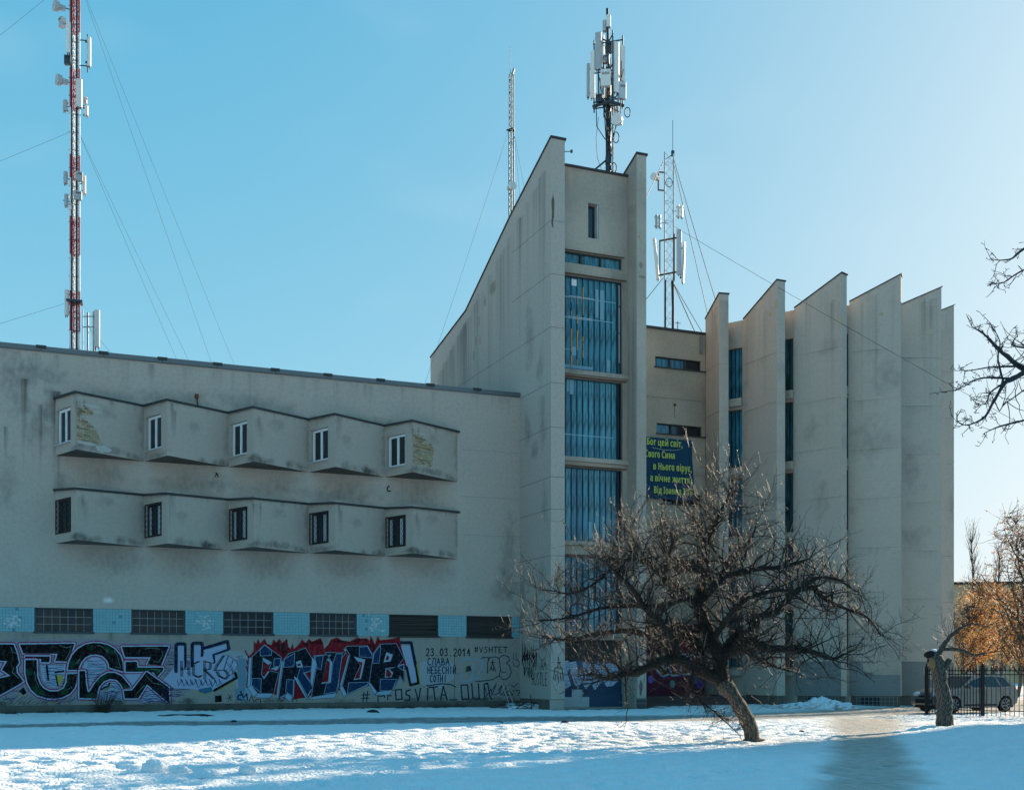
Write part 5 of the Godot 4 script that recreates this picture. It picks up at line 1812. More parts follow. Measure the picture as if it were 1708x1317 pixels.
	stroke(g,[577,190,613,189,649,185],1.7,PLUM)
	stroke(g,[574,197,604,209,633,200],1.7,NAVY)
	stroke(g,[581,204,608,198,636,199],1.7,PLUM)
	stroke(g,[586,211,626,214,665,213],1.7,PLUM)
	stroke(g,[582,217,613,211,645,220],1.7,PLUM)
	stroke(g,[585,224,618,225,651,222],1.7,PLUM)
	stroke(g,[501,222,537,216,678,213],1.5,NAVY)
	stroke(g,[510,226,542,212,672,205],1.5,NAVY)
	stroke(g,[502,230,546,223,665,210],1.5,PLUM)
	stroke(g,[490,234,549,230,659,235],1.5,NAVY)
	stroke(g,[513,238,545,239,653,231],1.5,NAVY)
	stroke(g,[501,242,535,232,647,240],1.5,PLUM)
	stroke(g,[497,246,545,246,640,237],1.5,PLUM)
	stroke(g,[502,251,545,248,634,230],1.5,NAVY)
	stroke(g,[513,255,535,257,628,255],1.5,NAVY)
	stroke(g,[490,259,549,247,622,259],1.5,PLUM)
	stroke(g,[511,263,545,257,615,248],1.5,PLUM)
	stroke(g,[512,267,537,253,609,266],1.5,NAVY)
	stroke(g,[504,271,538,264,603,265],1.5,PLUM)
	stroke(g,[511,275,543,276,597,253],1.5,NAVY)
	stroke(g,[45,238,30,247,14,264],1.6,PLUM)
	stroke(g,[60,240,45,248,29,259],1.6,PLUM)
	stroke(g,[75,228,59,244,44,260],1.6,PLUM)
	stroke(g,[90,236,74,252,59,261],1.6,PLUM)
	stroke(g,[105,230,89,248,74,263],1.6,PLUM)
	stroke(g,[120,237,104,245,89,264],1.6,PLUM)
	stroke(g,[135,242,119,246,104,261],1.6,PLUM)
	stroke(g,[150,235,135,252,119,258],1.6,PLUM)
	stroke(g,[165,232,150,249,134,266],1.6,PLUM)
	stroke(g,[181,230,165,246,149,262],1.6,PLUM)
	stroke(g,[196,243,180,250,164,260],1.6,PLUM)
	stroke(g,[211,243,195,252,180,256],1.6,PLUM)
	stroke(g,[227,244,211,247,195,259],1.6,PLUM)
	stroke(g,[242,243,226,249,210,265],1.6,PLUM)
	stroke(g,[257,232,242,253,226,258],1.6,PLUM)
	stroke(g,[273,232,257,250,241,260],1.6,PLUM)
	stroke(g,[306,101,329,107,370,103],1.5,NAVY)
	stroke(g,[154,121,193,119,228,122],1.5,NAVY)
	stroke(g,[356,195,397,187,430,193],1.4,NAVY)
	stroke(g,[309,108,329,107,370,103],1.5,NAVY)
	stroke(g,[157,128,193,133,228,126],1.5,NAVY)
	stroke(g,[356,202,397,197,430,200],1.4,NAVY)
	stroke(g,[313,115,329,116,370,116],1.5,NAVY)
	stroke(g,[162,135,193,132,228,139],1.5,NAVY)
	stroke(g,[356,209,397,200,430,207],1.4,NAVY)
	stroke(g,[312,121,329,119,370,126],1.5,NAVY)
	stroke(g,[164,141,193,143,228,141],1.5,NAVY)
	stroke(g,[356,216,397,202,430,214],1.4,NAVY)
	stroke(g,[309,128,329,126,370,130],1.5,NAVY)
	stroke(g,[156,148,193,142,228,144],1.5,NAVY)
	stroke(g,[356,223,397,219,430,220],1.4,NAVY)
	stroke(g,[300,135,329,141,370,134],1.5,NAVY)
	stroke(g,[162,155,193,153,228,156],1.5,NAVY)
	stroke(g,[356,230,397,216,430,227],1.4,NAVY)
	stroke(g,[304,142,329,148,367,138],1.5,NAVY)
	stroke(g,[163,162,193,159,228,160],1.5,NAVY)
	stroke(g,[356,237,397,221,430,234],1.4,NAVY)
	stroke(g,[297,149,329,155,363,153],1.5,NAVY)
	stroke(g,[164,168,193,173,228,174],1.5,NAVY)
	stroke(g,[356,243,397,230,430,241],1.4,NAVY)
	stroke(g,[307,156,329,156,358,157],1.5,NAVY)
	stroke(g,[166,175,193,179,228,181],1.5,NAVY)
	stroke(g,[356,250,397,237,430,248],1.4,NAVY)
	stroke(g,[308,163,329,165,354,165],1.5,NAVY)
	stroke(g,[162,182,193,187,228,180],1.5,NAVY)
	stroke(g,[356,257,397,255,430,255],1.4,NAVY)
	stroke(g,[304,169,329,171,349,174],1.5,NAVY)
	stroke(g,[163,189,193,186,228,186],1.5,NAVY)
	stroke(g,[356,264,397,253,430,262],1.4,NAVY)
	stroke(g,[307,176,329,183,345,181],1.5,NAVY)
	stroke(g,[159,196,193,194,228,200],1.5,NAVY)
	stroke(g,[356,271,397,260,430,269],1.4,NAVY)
	stroke(g,[170,124,175,175],7,INK)
	stroke(g,[199,147,228,144],6,INK)
	stroke(g,[201,158,208,195],5,INK)
	poly(g,[204,158,222,155,225,172,214,195,208,186],YEL)
	poly(g,[76,216,91,200,102,222,91,230],INK)
	stroke(g,[66,225,81,236,107,228],3,YEL)
	stroke(g,[359,210,384,198,389,187],6,INK)
	stroke(g,[362,218,389,207,395,190],3,YEL)
	poly(g,[632,109,736,73,823,81,859,111,853,150,856,174,765,221,724,224,695,212,621,208,581,176,618,132],LILAC)
	stroke(g,[628,144,627,45,635,38,660,39,660,126],13,NAVY)
	poly(g,[635,47,657,46,658,167,635,167],LILAC)
	stroke(g,[687,123,687,42,694,35,725,36,723,82],13,NAVY)
	poly(g,[696,46,720,45,718,167,697,167],LILAC)
	stroke(g,[731,55,820,27,826,56,765,78,769,108],13,NAVY)
	poly(g,[731,61,814,39,819,56,762,78,769,108,744,108],LILAC)
	stroke(g,[853,144,860,165,832,192,771,221,724,232,698,220],4,YEL)
	stroke(g,[850,150,856,168,771,217],10,INK)
	poly(g,[710,212,759,203,765,221,736,230,715,224],TEAL)
	stroke(g,[644,103,645,164],2.2,INK)
	stroke(g,[669,100,672,161],2.2,INK)
	stroke(g,[710,105,690,114,687,156,707,167,718,159],2.2,INK)
	stroke(g,[730,102,731,173],2.2,INK)
	stroke(g,[730,105,753,111,750,135,730,138,765,173],2.2,INK)
	stroke(g,[803,81,773,126,768,141,806,138,820,159,809,174,785,162,776,144],2.4,INK)
	stroke(g,[648,103,649,164],2.2,INK)
	stroke(g,[673,100,676,161],2.2,INK)
	stroke(g,[714,105,694,114,691,156,711,167,722,159],2.2,INK)
	stroke(g,[734,102,735,173],2.2,INK)
	stroke(g,[734,105,757,111,754,135,734,138,769,173],2.2,INK)
	stroke(g,[807,81,778,126,772,141,810,138,824,159,813,174,789,162,780,144],2.4,INK)
	stroke(g,[652,103,653,164],2.2,INK)
	stroke(g,[677,100,680,161],2.2,INK)
	stroke(g,[718,105,698,114,695,156,715,167,726,159],2.2,INK)
	stroke(g,[738,102,739,173],2.2,INK)
	stroke(g,[738,105,761,111,758,135,738,138,773,173],2.2,INK)
	stroke(g,[811,81,782,126,776,141,814,138,829,159,817,174,793,162,785,144],2.4,INK)
	stroke(g,[647,135,678,135],3,INK)
	stroke(g,[823,84,806,138],3,INK)
	stroke(g,[632,176,638,198,649,176,644,173,655,193],1.8,NAVY)
	stroke(g,[650,176,656,200,667,188,661,173,673,198],1.8,NAVY)
	stroke(g,[668,176,673,198,685,193,679,173,691,198],1.8,NAVY)
	stroke(g,[686,176,691,196,703,177,697,173,709,203],1.8,NAVY)
	stroke(g,[703,176,709,206,721,193,715,173,726,198],1.8,NAVY)
	stroke(g,[721,176,727,198,739,178,733,173,744,194],1.8,NAVY)
	stroke(g,[739,176,745,197,757,193,751,173,762,202],1.8,NAVY)
	stroke(g,[757,176,763,203,775,179,769,173,780,194],1.8,NAVY)
	stroke(g,[775,176,781,198,793,193,787,173,799,193],1.8,NAVY)
	stroke(g,[835,90,849,99,832,111],1.6,NAVY)
	stroke(g,[840,99,840,111,831,124],1.6,NAVY)
	stroke(g,[816,108,837,123,818,138],1.6,NAVY)
	stroke(g,[821,117,838,135,819,151],1.6,NAVY)
	stroke(g,[841,126,841,147,841,165],1.6,NAVY)
	stroke(g,[832,135,850,159,835,178],1.6,NAVY)
	stroke(g,[820,81,853,102,860,120,850,138,832,159],2.5,BRN)
	poly(g,[773,237,798,236,799,261,773,263],HOLE)
	stroke(g,[817,248,841,242],2.5,NAVY)
	stroke(g,[823,233,835,257],2.5,NAVY)
	stroke(g,[835,233,823,260],2.5,NAVY)
	stroke(g,[879,234,862,237,859,251,876,255],5,NAVY)
	stroke(g,[870,222,882,246,894,231,897,255],5,NAVY)
	stroke(g,[882,252,894,264],5,TEAL)
	stroke(g,[902,261,913,240,921,259],3,INK)
	stroke(g,[925,264,930,253,947,253],3,INK)
	stroke(g,[947,253,947,267],3,INK)
	stroke(g,[1014,262,1022,251,1030,262,1038,254],3,INK)
	stroke(g,[1071,263,1084,249,1092,263],3,INK)
	poly(g,[902,86,920,64,921,26,931,35,938,15,947,34,963,15,974,35,990,40,998,17,1009,30,1022,14,1033,31,1052,14,1057,47,1065,55,1073,31,1079,55,1101,34,1111,16,1125,31,1139,13,1150,25,1186,10,1197,33,1199,54,1216,38,1227,16,1251,8,1252,144,1136,247,1054,257,916,197],RED)
	poly(g,[1221,30,1240,19,1251,6,1271,18,1304,23,1336,7,1350,11,1375,9,1387,19,1392,-1,1404,20,1409,34,1421,-1,1430,17,1479,11,1515,1,1519,33,1545,66,1540,105,1548,127,1531,144,1404,200,1221,226],RED)
	poly(g,[995,40,1017,32,1052,37,1060,63,1038,80],DRED)
	poly(g,[1109,36,1136,28,1188,16,1195,35,1163,33,1120,44],DRED)
	poly(g,[1313,23,1341,11,1375,12,1377,31,1370,20,1347,18,1336,31],DRED)
	poly(g,[1381,34,1409,31,1407,67,1395,67],DRED)
	poly(g,[1232,24,1262,16,1304,26,1265,29],DRED)
	stroke(g,[902,86,892,73,888,63],6,RED)
	stroke(g,[900,118,893,102],5,RED)
	stroke(g,[897,142,892,123],5,RED)
	stroke(g,[902,86,900,144,896,205],7,RED)
	poly(g,[902,91,916,86,912,197,896,207],FROST)
	stroke(g,[902,91,916,86,912,197,896,207,902,91],1.3,INK)
	letter(g,[916,86,945,59,963,40,1028,88,1025,123,982,133,993,107,957,88,950,158,961,176,985,142,1017,150,998,230,939,229,912,197],DRED,8,FROST,4,DEEP)
	poly(g,[896,207,912,197,937,229,922,245],FROST)
	stroke(g,[896,207,912,197,937,229,922,245,896,207],1.3,INK)
	poly(g,[922,245,939,229,998,230,982,250],FROST)
	stroke(g,[922,245,939,229,998,230,982,250,922,245],1.3,INK)
	poly(g,[955,88,991,107,979,120,957,103],FROST)
	stroke(g,[955,88,991,107,979,120,957,103,955,88],1.3,INK)
	poly(g,[982,133,1013,125,1021,128,1011,141],FROST)
	stroke(g,[982,133,1013,125,1021,128,1011,141,982,133],1.3,INK)
	poly(g,[950,158,961,176,985,142,974,144,962,163],FROST)
	stroke(g,[950,158,961,176,985,142,974,144,962,163,950,158],1.3,INK)
	poly(g,[945,59,963,40,991,61,990,81,947,83],BLUE)
	stroke(g,[945,59,963,40,991,61,990,81,947,83,945,59],2,FROST)
	poly(g,[1001,93,1028,93,1022,125,998,125],BLUE)
	stroke(g,[1001,93,1028,93,1022,125,998,125,1001,93],2,FROST)
	poly(g,[916,171,950,171,949,227,912,197],BLUE)
	stroke(g,[916,171,950,171,949,227,912,197,916,171],2,FROST)
	poly(g,[958,107,978,123,978,139,961,168,955,150],RED)
	poly(g,[1028,107,1041,96,1022,246,1007,254],FROST)
	stroke(g,[1028,107,1041,96,1022,246,1007,254,1028,107],1.3,INK)
	letter(g,[1041,96,1060,74,1125,52,1157,104,1148,141,1118,150,1172,219,1147,216,1132,247,1080,166,1076,244,1052,228,1019,247],DRED,8,FROST,4,DEEP)
	poly(g,[1052,229,1076,245,1061,264,1041,246],FROST)
	stroke(g,[1052,229,1076,245,1061,264,1041,246,1052,229],1.3,INK)
	poly(g,[1019,249,1052,230,1040,245],FROST)
	stroke(g,[1019,249,1052,230,1040,245,1019,249],1.3,INK)
	poly(g,[1079,160,1092,171,1132,247,1131,259,1080,171],FROST)
	stroke(g,[1079,160,1092,171,1132,247,1131,259,1080,171,1079,160],1.3,INK)
	poly(g,[1041,96,1082,71,1079,125,1038,127],BLUE)
	stroke(g,[1041,96,1082,71,1079,125,1038,127,1041,96],2,FROST)
	poly(g,[1106,125,1150,125,1144,143,1117,150,1163,215,1147,216,1133,242,1092,168],BLUE)
	stroke(g,[1106,125,1150,125,1144,143,1117,150,1163,215,1147,216,1133,242,1092,168,1106,125],2,FROST)
	poly(g,[1050,176,1077,177,1076,241,1046,225],BLUE)
	stroke(g,[1050,176,1077,177,1076,241,1046,225,1050,176],2,FROST)
	poly(g,[1086,105,1107,98,1117,128,1090,129],FROST)
	stroke(g,[1086,105,1107,98,1117,128,1090,129,1086,105],1.3,INK)
	poly(g,[1092,115,1106,112,1105,121,1094,123],RED)
	poly(g,[1151,86,1173,106,1152,212,1144,185],FROST)
	stroke(g,[1151,86,1173,106,1152,212,1144,185,1151,86],1.3,INK)
	letter(g,[1159,82,1231,77,1210,97,1191,193,1228,188,1233,106,1206,69,1287,70,1267,95,1258,199,1252,229,1152,246,1150,242,1154,215,1173,112],DRED,8,FROST,4,DEEP)
	poly(g,[1137,255,1152,245,1252,229,1242,249],FROST)
	stroke(g,[1137,255,1152,245,1252,229,1242,249,1137,255],1.3,INK)
	poly(g,[1163,85,1197,79,1188,136,1172,133],BLUE)
	stroke(g,[1163,85,1197,79,1188,136,1172,133,1163,85],2,FROST)
	poly(g,[1210,193,1227,189,1237,106,1249,73,1274,73,1258,193,1249,226,1199,234],BLUE)
	stroke(g,[1210,193,1227,189,1237,106,1249,73,1274,73,1258,193,1249,226,1199,234,1210,193],2,FROST)
	poly(g,[1209,95,1216,91,1234,106,1228,188,1188,195,1190,188,1216,185,1223,107],FROST)
	stroke(g,[1209,95,1216,91,1234,106,1228,188,1188,195,1190,188,1216,185,1223,107,1209,95],1.3,INK)
	poly(g,[1210,103,1223,106,1215,186,1192,188],RED)
	poly(g,[1299,76,1307,81,1275,199,1262,207],FROST)
	stroke(g,[1299,76,1307,81,1275,199,1262,207,1299,76],1.3,INK)
	poly(g,[1278,55,1289,46,1300,65,1283,62],FROST)
	stroke(g,[1278,55,1289,46,1300,65,1283,62,1278,55],1.3,INK)
	letter(g,[1293,43,1378,41,1401,78,1392,188,1377,199,1293,235,1276,202,1307,78,1288,48],DRED,8,FROST,4,DEEP)
	poly(g,[1262,208,1275,200,1293,235,1281,249],FROST)
	stroke(g,[1262,208,1275,200,1293,235,1281,249,1262,208],1.3,INK)
	poly(g,[1320,82,1370,95,1352,175,1319,179,1347,119],FROST)
	stroke(g,[1320,82,1370,95,1352,175,1319,179,1347,119,1320,82],1.3,INK)
	poly(g,[1336,102,1358,108,1345,172,1324,173,1350,119],RED)
	poly(g,[1344,46,1378,42,1398,78,1398,89,1344,84],BLUE)
	stroke(g,[1344,46,1378,42,1398,78,1398,89,1344,84,1344,46],2,FROST)
	poly(g,[1300,189,1384,188,1375,199,1295,235],BLUE)
	stroke(g,[1300,189,1384,188,1375,199,1295,235,1300,189],2,FROST)
	letter(g,[1404,72,1432,33,1500,31,1531,88,1503,125,1454,130,1451,169,1479,169,1487,147,1467,136,1532,114,1532,186,1516,161,1484,219,1418,227,1387,186],DRED,8,FROST,4,DEEP)
	poly(g,[1457,64,1486,75,1476,104,1445,107],FROST)
	stroke(g,[1457,64,1486,75,1476,104,1445,107,1457,64],1.3,INK)
	poly(g,[1461,78,1470,83,1466,98,1453,98],RED)
	poly(g,[1404,75,1432,36,1434,53,1427,110,1401,111],BLUE)
	stroke(g,[1404,75,1432,36,1434,53,1427,110,1401,111,1404,75],2,FROST)
	poly(g,[1432,175,1503,176,1481,221,1431,223],BLUE)
	stroke(g,[1432,175,1503,176,1481,221,1431,223,1432,175],2,FROST)
	poly(g,[1505,125,1532,114,1531,141],BLUE)
	stroke(g,[1505,125,1532,114,1531,141,1505,125],2,FROST)
	poly(g,[1454,130,1470,133,1487,150,1479,169,1450,169],FROST)
	stroke(g,[1454,130,1470,133,1487,150,1479,169,1450,169,1454,130],1.3,INK)
	poly(g,[1458,135,1467,135,1480,154,1474,167,1455,164],RED)
	poly(g,[1381,191,1389,188,1418,226,1409,240],FROST)
	stroke(g,[1381,191,1389,188,1418,226,1409,240,1381,191],1.3,INK)
	poly(g,[1409,240,1421,227,1484,219,1471,239],FROST)
	stroke(g,[1409,240,1421,227,1484,219,1471,239,1409,240],1.3,INK)
	stroke(g,[983,75,983,75],3,FROST)
	stroke(g,[1006,97,1006,97],3,FROST)
	stroke(g,[942,177,942,177],3,FROST)
	stroke(g,[1071,120,1071,120],3,FROST)
	stroke(g,[1114,133,1114,133],3,FROST)
	stroke(g,[1057,185,1057,185],3,FROST)
	stroke(g,[1180,127,1180,127],3,FROST)
	stroke(g,[1215,210,1215,210],3,FROST)
	stroke(g,[1348,77,1348,77],3,FROST)
	stroke(g,[1303,194,1303,194],3,FROST)
	stroke(g,[1422,100,1422,100],3,FROST)
	stroke(g,[1440,180,1440,180],3,FROST)
	stroke(g,[1519,132,1519,132],3,FROST)
	poly(g,[1519,38,1563,38,1595,186,1563,195,1545,127],LILAC)
	stroke(g,[1519,26,1563,25,1575,83,1584,127],13,NAVY)
	stroke(g,[1581,105,1595,192,1560,200,1544,127],11,INK)
	stroke(g,[1588,116,1603,192],5,YEL)
	stroke(g,[1364,227,1360,266],4.5,NAVY)
	stroke(g,[1379,224,1375,266],4.5,NAVY)
	stroke(g,[1355,239,1387,238],4.5,NAVY)
	stroke(g,[1354,253,1385,252],4.5,NAVY)
	stroke(g,[1422,269,1422,245,1450,243,1450,250],5,NAVY)
	stroke(g,[1464,260,1463,244,1479,242],5,NAVY)
	stroke(g,[1496,219,1522,218,1524,257,1499,260,1496,219],6,NAVY)
	stroke(g,[1560,220,1542,224,1541,239,1557,245,1557,262,1537,263],6,NAVY)
	stroke(g,[1581,217,1594,266,1604,213],6,NAVY)
	stroke(g,[1635,214,1634,261],6,NAVY)
	stroke(g,[1631,202,1632,202],6,NAVY)
	stroke(g,[1641,210,1677,207],6,NAVY)
	stroke(g,[1660,210,1667,261],6,NAVY)
	stroke(g,[1690,264,1703,205,1720,263],6,NAVY)
	stroke(g,[1696,242,1715,241],5,NAVY)
	stroke(g,[1731,263,1765,262],5,NAVY)
	stroke(g,[1635,204,1670,198,1702,195,1737,199,1758,209],5,NAVY)
	stroke(g,[1781,202,1810,200,1816,258,1786,262,1781,202],6,NAVY)
	stroke(g,[1829,195,1834,254,1847,263,1863,257,1859,196],6,NAVY)
	stroke(g,[1863,257,1871,264],6,NAVY)
	stroke(g,[1888,264,1885,197,1901,194,1910,246,1919,262],6,NAVY)
	write(g,"23.03.2014",1628,79,30,20,15,4.5,INK)
	write(g,"#VSHTET",1840,64,24,22,18,3.5,INK)
	write(g,"СЛАВА",1634,118,29,20,15,4,NAVY)
	write(g,"НЕБЕСНІЙ",1634,153,29,16,12,4,NAVY)
	write(g,"СОТНІ",1645,188,28,15,11,4,NAVY)
	stroke(g,[1868,95,1880,85,1907,86,1901,106,1900,151],4,NAVY)
	stroke(g,[1901,106,1910,86,1934,82,1953,89,1959,134,1954,162,1922,179,1880,184,1847,187],4,NAVY)
	stroke(g,[1953,87,1971,75,1995,80,2001,97,1986,108,2001,120,2009,145,2001,168,1983,179,1965,176,1953,162],4,NAVY)
	stroke(g,[1959,140,1968,148,1983,147],3.5,NAVY)
	stroke(g,[1925,95,1922,111,1910,142],4,INK)
	stroke(g,[1925,111,1937,145],4,INK)
	stroke(g,[1916,125,1922,140],4,INK)
	stroke(g,[1933,106,1916,106],4,INK)
	stroke(g,[1928,117,1927,141],4,INK)
	poly(g,[1805,123,1823,120,1829,142,1802,147],OLIVE)
	stroke(g,[1784,101,1808,89,1829,98,1838,128,1826,187],7,SKYP)
	stroke(g,[1779,184,1808,187,1838,173,1874,173],7,SKYP)
	stroke(g,[1844,89,1880,100,1874,128,1856,154],7,SKYP)
	stroke(g,[1787,156,1779,179],7,SKYP)
	stroke(g,[1886,204,1898,241,1895,249,1916,218,1919,246],3.5,NAVY)
	stroke(g,[1922,241,1940,196,1916,232],3.5,NAVY)
	stroke(g,[1928,244,1953,235,1971,196,1950,224,1965,244],3.5,NAVY)
	stroke(g,[1968,241,1992,202],3.5,NAVY)
	stroke(g,[1974,247,1998,224,2017,244,1983,244],3.5,NAVY)
	stroke(g,[2008,202,2020,210,2038,196],3.5,NAVY)
	stroke(g,[2017,227,2051,225,2038,247],3.5,NAVY)
	stroke(g,[1752,78,1753,262],1.5,INK)
	stroke(g,[2020,66,2017,91,2038,97,2029,77,2032,63],2.5,INK)
	stroke(g,[2014,100,2020,117,2038,125,2048,111,2035,91],2.5,INK)


# ---------------------------------------------------------------- other buildings
func window_grid(b: Node3D, T: Transform3D, w: float, h: float, cols: int, rows: int, sx: float, sy: float, lit: Material) -> void:
	var cw := w / cols
	var rh := h / rows
	var f := MB.new()
	f.box(Vector3(-sx / 2, 0, -0.05), Vector3(sx / 2, sy, 0.03))
	var fm := f.mesh()
	var p := MB.new()
	p.box(Vector3(-sx / 2 + 0.08, 0.08, 0.031), Vector3(-0.04, sy - 0.08, 0.036))
	p.box(Vector3(0.04, 0.08, 0.031), Vector3(sx / 2 - 0.08, sy - 0.08, 0.036))
	var pm := p.mesh()
	for r in rows:
		for c in cols:
			var o := obj("window", fm, M.white_paint, b)
			o.transform = T * Transform3D(Basis.IDENTITY, Vector3((c + 0.5) * cw, (r + 0.5) * rh - sy / 2.0, 0))
			obj("pane", pm, lit, o)


# The housing block to the right of the yard whose shadow lies across the front of it.
func build_block_beside() -> void:
	var at := Vector3(49.3, 0, -71.9)
	var b := thing("apartment_block", "tall pale apartment block standing right of the yard", "building", at, deg_to_rad(-44.4))
	var m := MB.new()
	m.box(Vector3(0, -0.5, -14), Vector3(60, 33, 0))
	obj("wall", m.mesh(), M.concrete_pale, b)
	m = MB.new()
	m.box(Vector3(-0.3, 33.0, -14.3), Vector3(60.3, 33.5, 0.3))
	obj("roof", m.mesh(), M.tar, b)
	window_grid(b, Transform3D(Basis.IDENTITY, Vector3(1, 0.8, 0)), 58, 32, 12, 11, 1.7, 1.5, M.glass_dark)


func build_far_block() -> void:
	var b := thing("far_apartment_building", "long sunlit apartment house behind the orange trees", "building", Vector3(58, 0, -168), deg_to_rad(-8))
	var m := MB.new()
	m.box(Vector3(-14, -0.5, -12), Vector3(60, 13.9, 0))
	obj("wall", m.mesh(), stucco(Color(0.86, 0.76, 0.63)), b)
	m = MB.new()
	m.box(Vector3(-14.4, 13.9, -12.4), Vector3(60.4, 14.25, 0.4))
	obj("roof", m.mesh(), M.tar, b)
	window_grid(b, Transform3D(Basis.IDENTITY, Vector3(-13, 0.6, 0)), 72, 13, 20, 4, 1.6, 1.6, M.glass_dark)


# ---------------------------------------------------------------- masts
# three legs with zigzag bracing from y0 to y1, in the axes of its parent
func lattice(called: String, parent: Node3D, y0: float, y1: float, w: float, leg_r: float, brace_r: float, step: float, mat: Material) -> void:
	var m := MB.new()
	var p := []
	for k in 3:
		var an := TAU * k / 3.0 + 0.35
		p.append(Vector3(cos(an) * w * 0.577, 0, sin(an) * w * 0.577))
	for k in 3:
		m.rod(p[k] + Vector3(0, y0, 0), p[k] + Vector3(0, y1, 0), leg_r, 6)
	var n := maxi(1, roundi((y1 - y0) / step))
	for i in n:
		var a := y0 + (y1 - y0) * i / n
		var c := y0 + (y1 - y0) * (i + 1) / n
		for k in 3:
			m.rod(p[k] + Vector3(0, a, 0), p[(k + 1) % 3] + Vector3(0, c, 0), brace_r, 4)
			if i % 2 == 0:
				m.rod(p[k] + Vector3(0, a, 0), p[(k + 1) % 3] + Vector3(0, a, 0), brace_r, 4)
	obj(called, m.mesh(), mat, parent)


func panel(parent: Node3D, at: Vector3, size: Vector3, turn: float, mat: Material, tilt := 0.0) -> void:
	var m := MB.new()
	var b := minf(size.x, size.z) * 0.3
	var p := PackedVector2Array([Vector2(-size.x / 2, -size.z / 2), Vector2(size.x / 2, -size.z / 2), Vector2(size.x / 2, size.z / 2 - b), Vector2(size.x / 2 - b, size.z / 2), Vector2(-size.x / 2 + b, size.z / 2), Vector2(-size.x / 2, size.z / 2 - b)])
	m.prism(p, -size.y / 2, size.y / 2)
	var o := obj("panel_antenna", m.mesh(), mat, parent)
	o.position = at
	o.rotation = Vector3(tilt, turn, 0)
	# feed sockets and clamps
	m = MB.new()
	for s in [-0.25, 0.25]:
		m.rod(Vector3(size.x * s, -size.y / 2 - 0.10, 0), Vector3(size.x * s, -size.y / 2, 0), 0.022, 5)
	for s in [-0.36, 0.36]:
		m.box(Vector3(-0.04, size.y * s - 0.04, -size.z / 2 - 0.12), Vector3(0.04, size.y * s + 0.04, -size.z / 2))
	obj("clamp", m.mesh(), M.dark_steel, o)


func radio_box(parent: Node3D, at: Vector3, size: Vector3, turn: float, mat: Material) -> void:
	var m := MB.new()
	m.soft_box(-size / 2, size / 2, 0.03)
	var o := obj("radio_box", m.mesh(), mat, parent)
	o.position = at
	o.rotation.y = turn
	m = MB.new()
	for i in 4:
		m.box(Vector3(-size.x * 0.38, size.y * (0.30 - 0.04 * i) , size.z / 2), Vector3(size.x * 0.38, size.y * (0.31 - 0.04 * i), size.z / 2 + 0.012))
	obj("cooling_fins", m.mesh(), M.dark_steel, o)


func dish(parent: Node3D, at: Vector3, r: float, turn: float, mat: Material) -> void:
	var m := MB.new()
	m.tube(PackedVector3Array([Vector3(0, 0, 0.0), Vector3(0, 0, 0.12), Vector3(0, 0, 0.30)]), PackedFloat32Array([r * 0.45, r * 0.95, r]), 18)
	var o := obj("dish_antenna", m.mesh(), mat, parent)
	o.position = at
	o.rotation.y = turn
	m = MB.new()
	m.box(Vector3(-0.1, -0.1, -0.22), Vector3(0.1, 0.1, 0.0))
	obj("dish_mount", m.mesh(), M.antenna_grey, o)


func cable(parent: Node3D, pts: Array, r: float, called := "cable") -> void:
	var p := PackedVector3Array(pts)
	var rr := PackedFloat32Array()
	rr.resize(p.size())
	rr.fill(r)
	var m := MB.new()
	m.tube(p, rr, 5)
	obj(called, m.mesh(), M.cable, parent)


func guy(parent: Node3D, a: Vector3, b: Vector3, sag := 0.0, r := 0.006) -> void:
	var pts := []
	for i in 9:
		var t := i / 8.0
		pts.append(a.lerp(b, t) - Vector3(0, sag * 4.0 * t * (1.0 - t), 0))
	cable(parent, pts, r, "guy_wire")


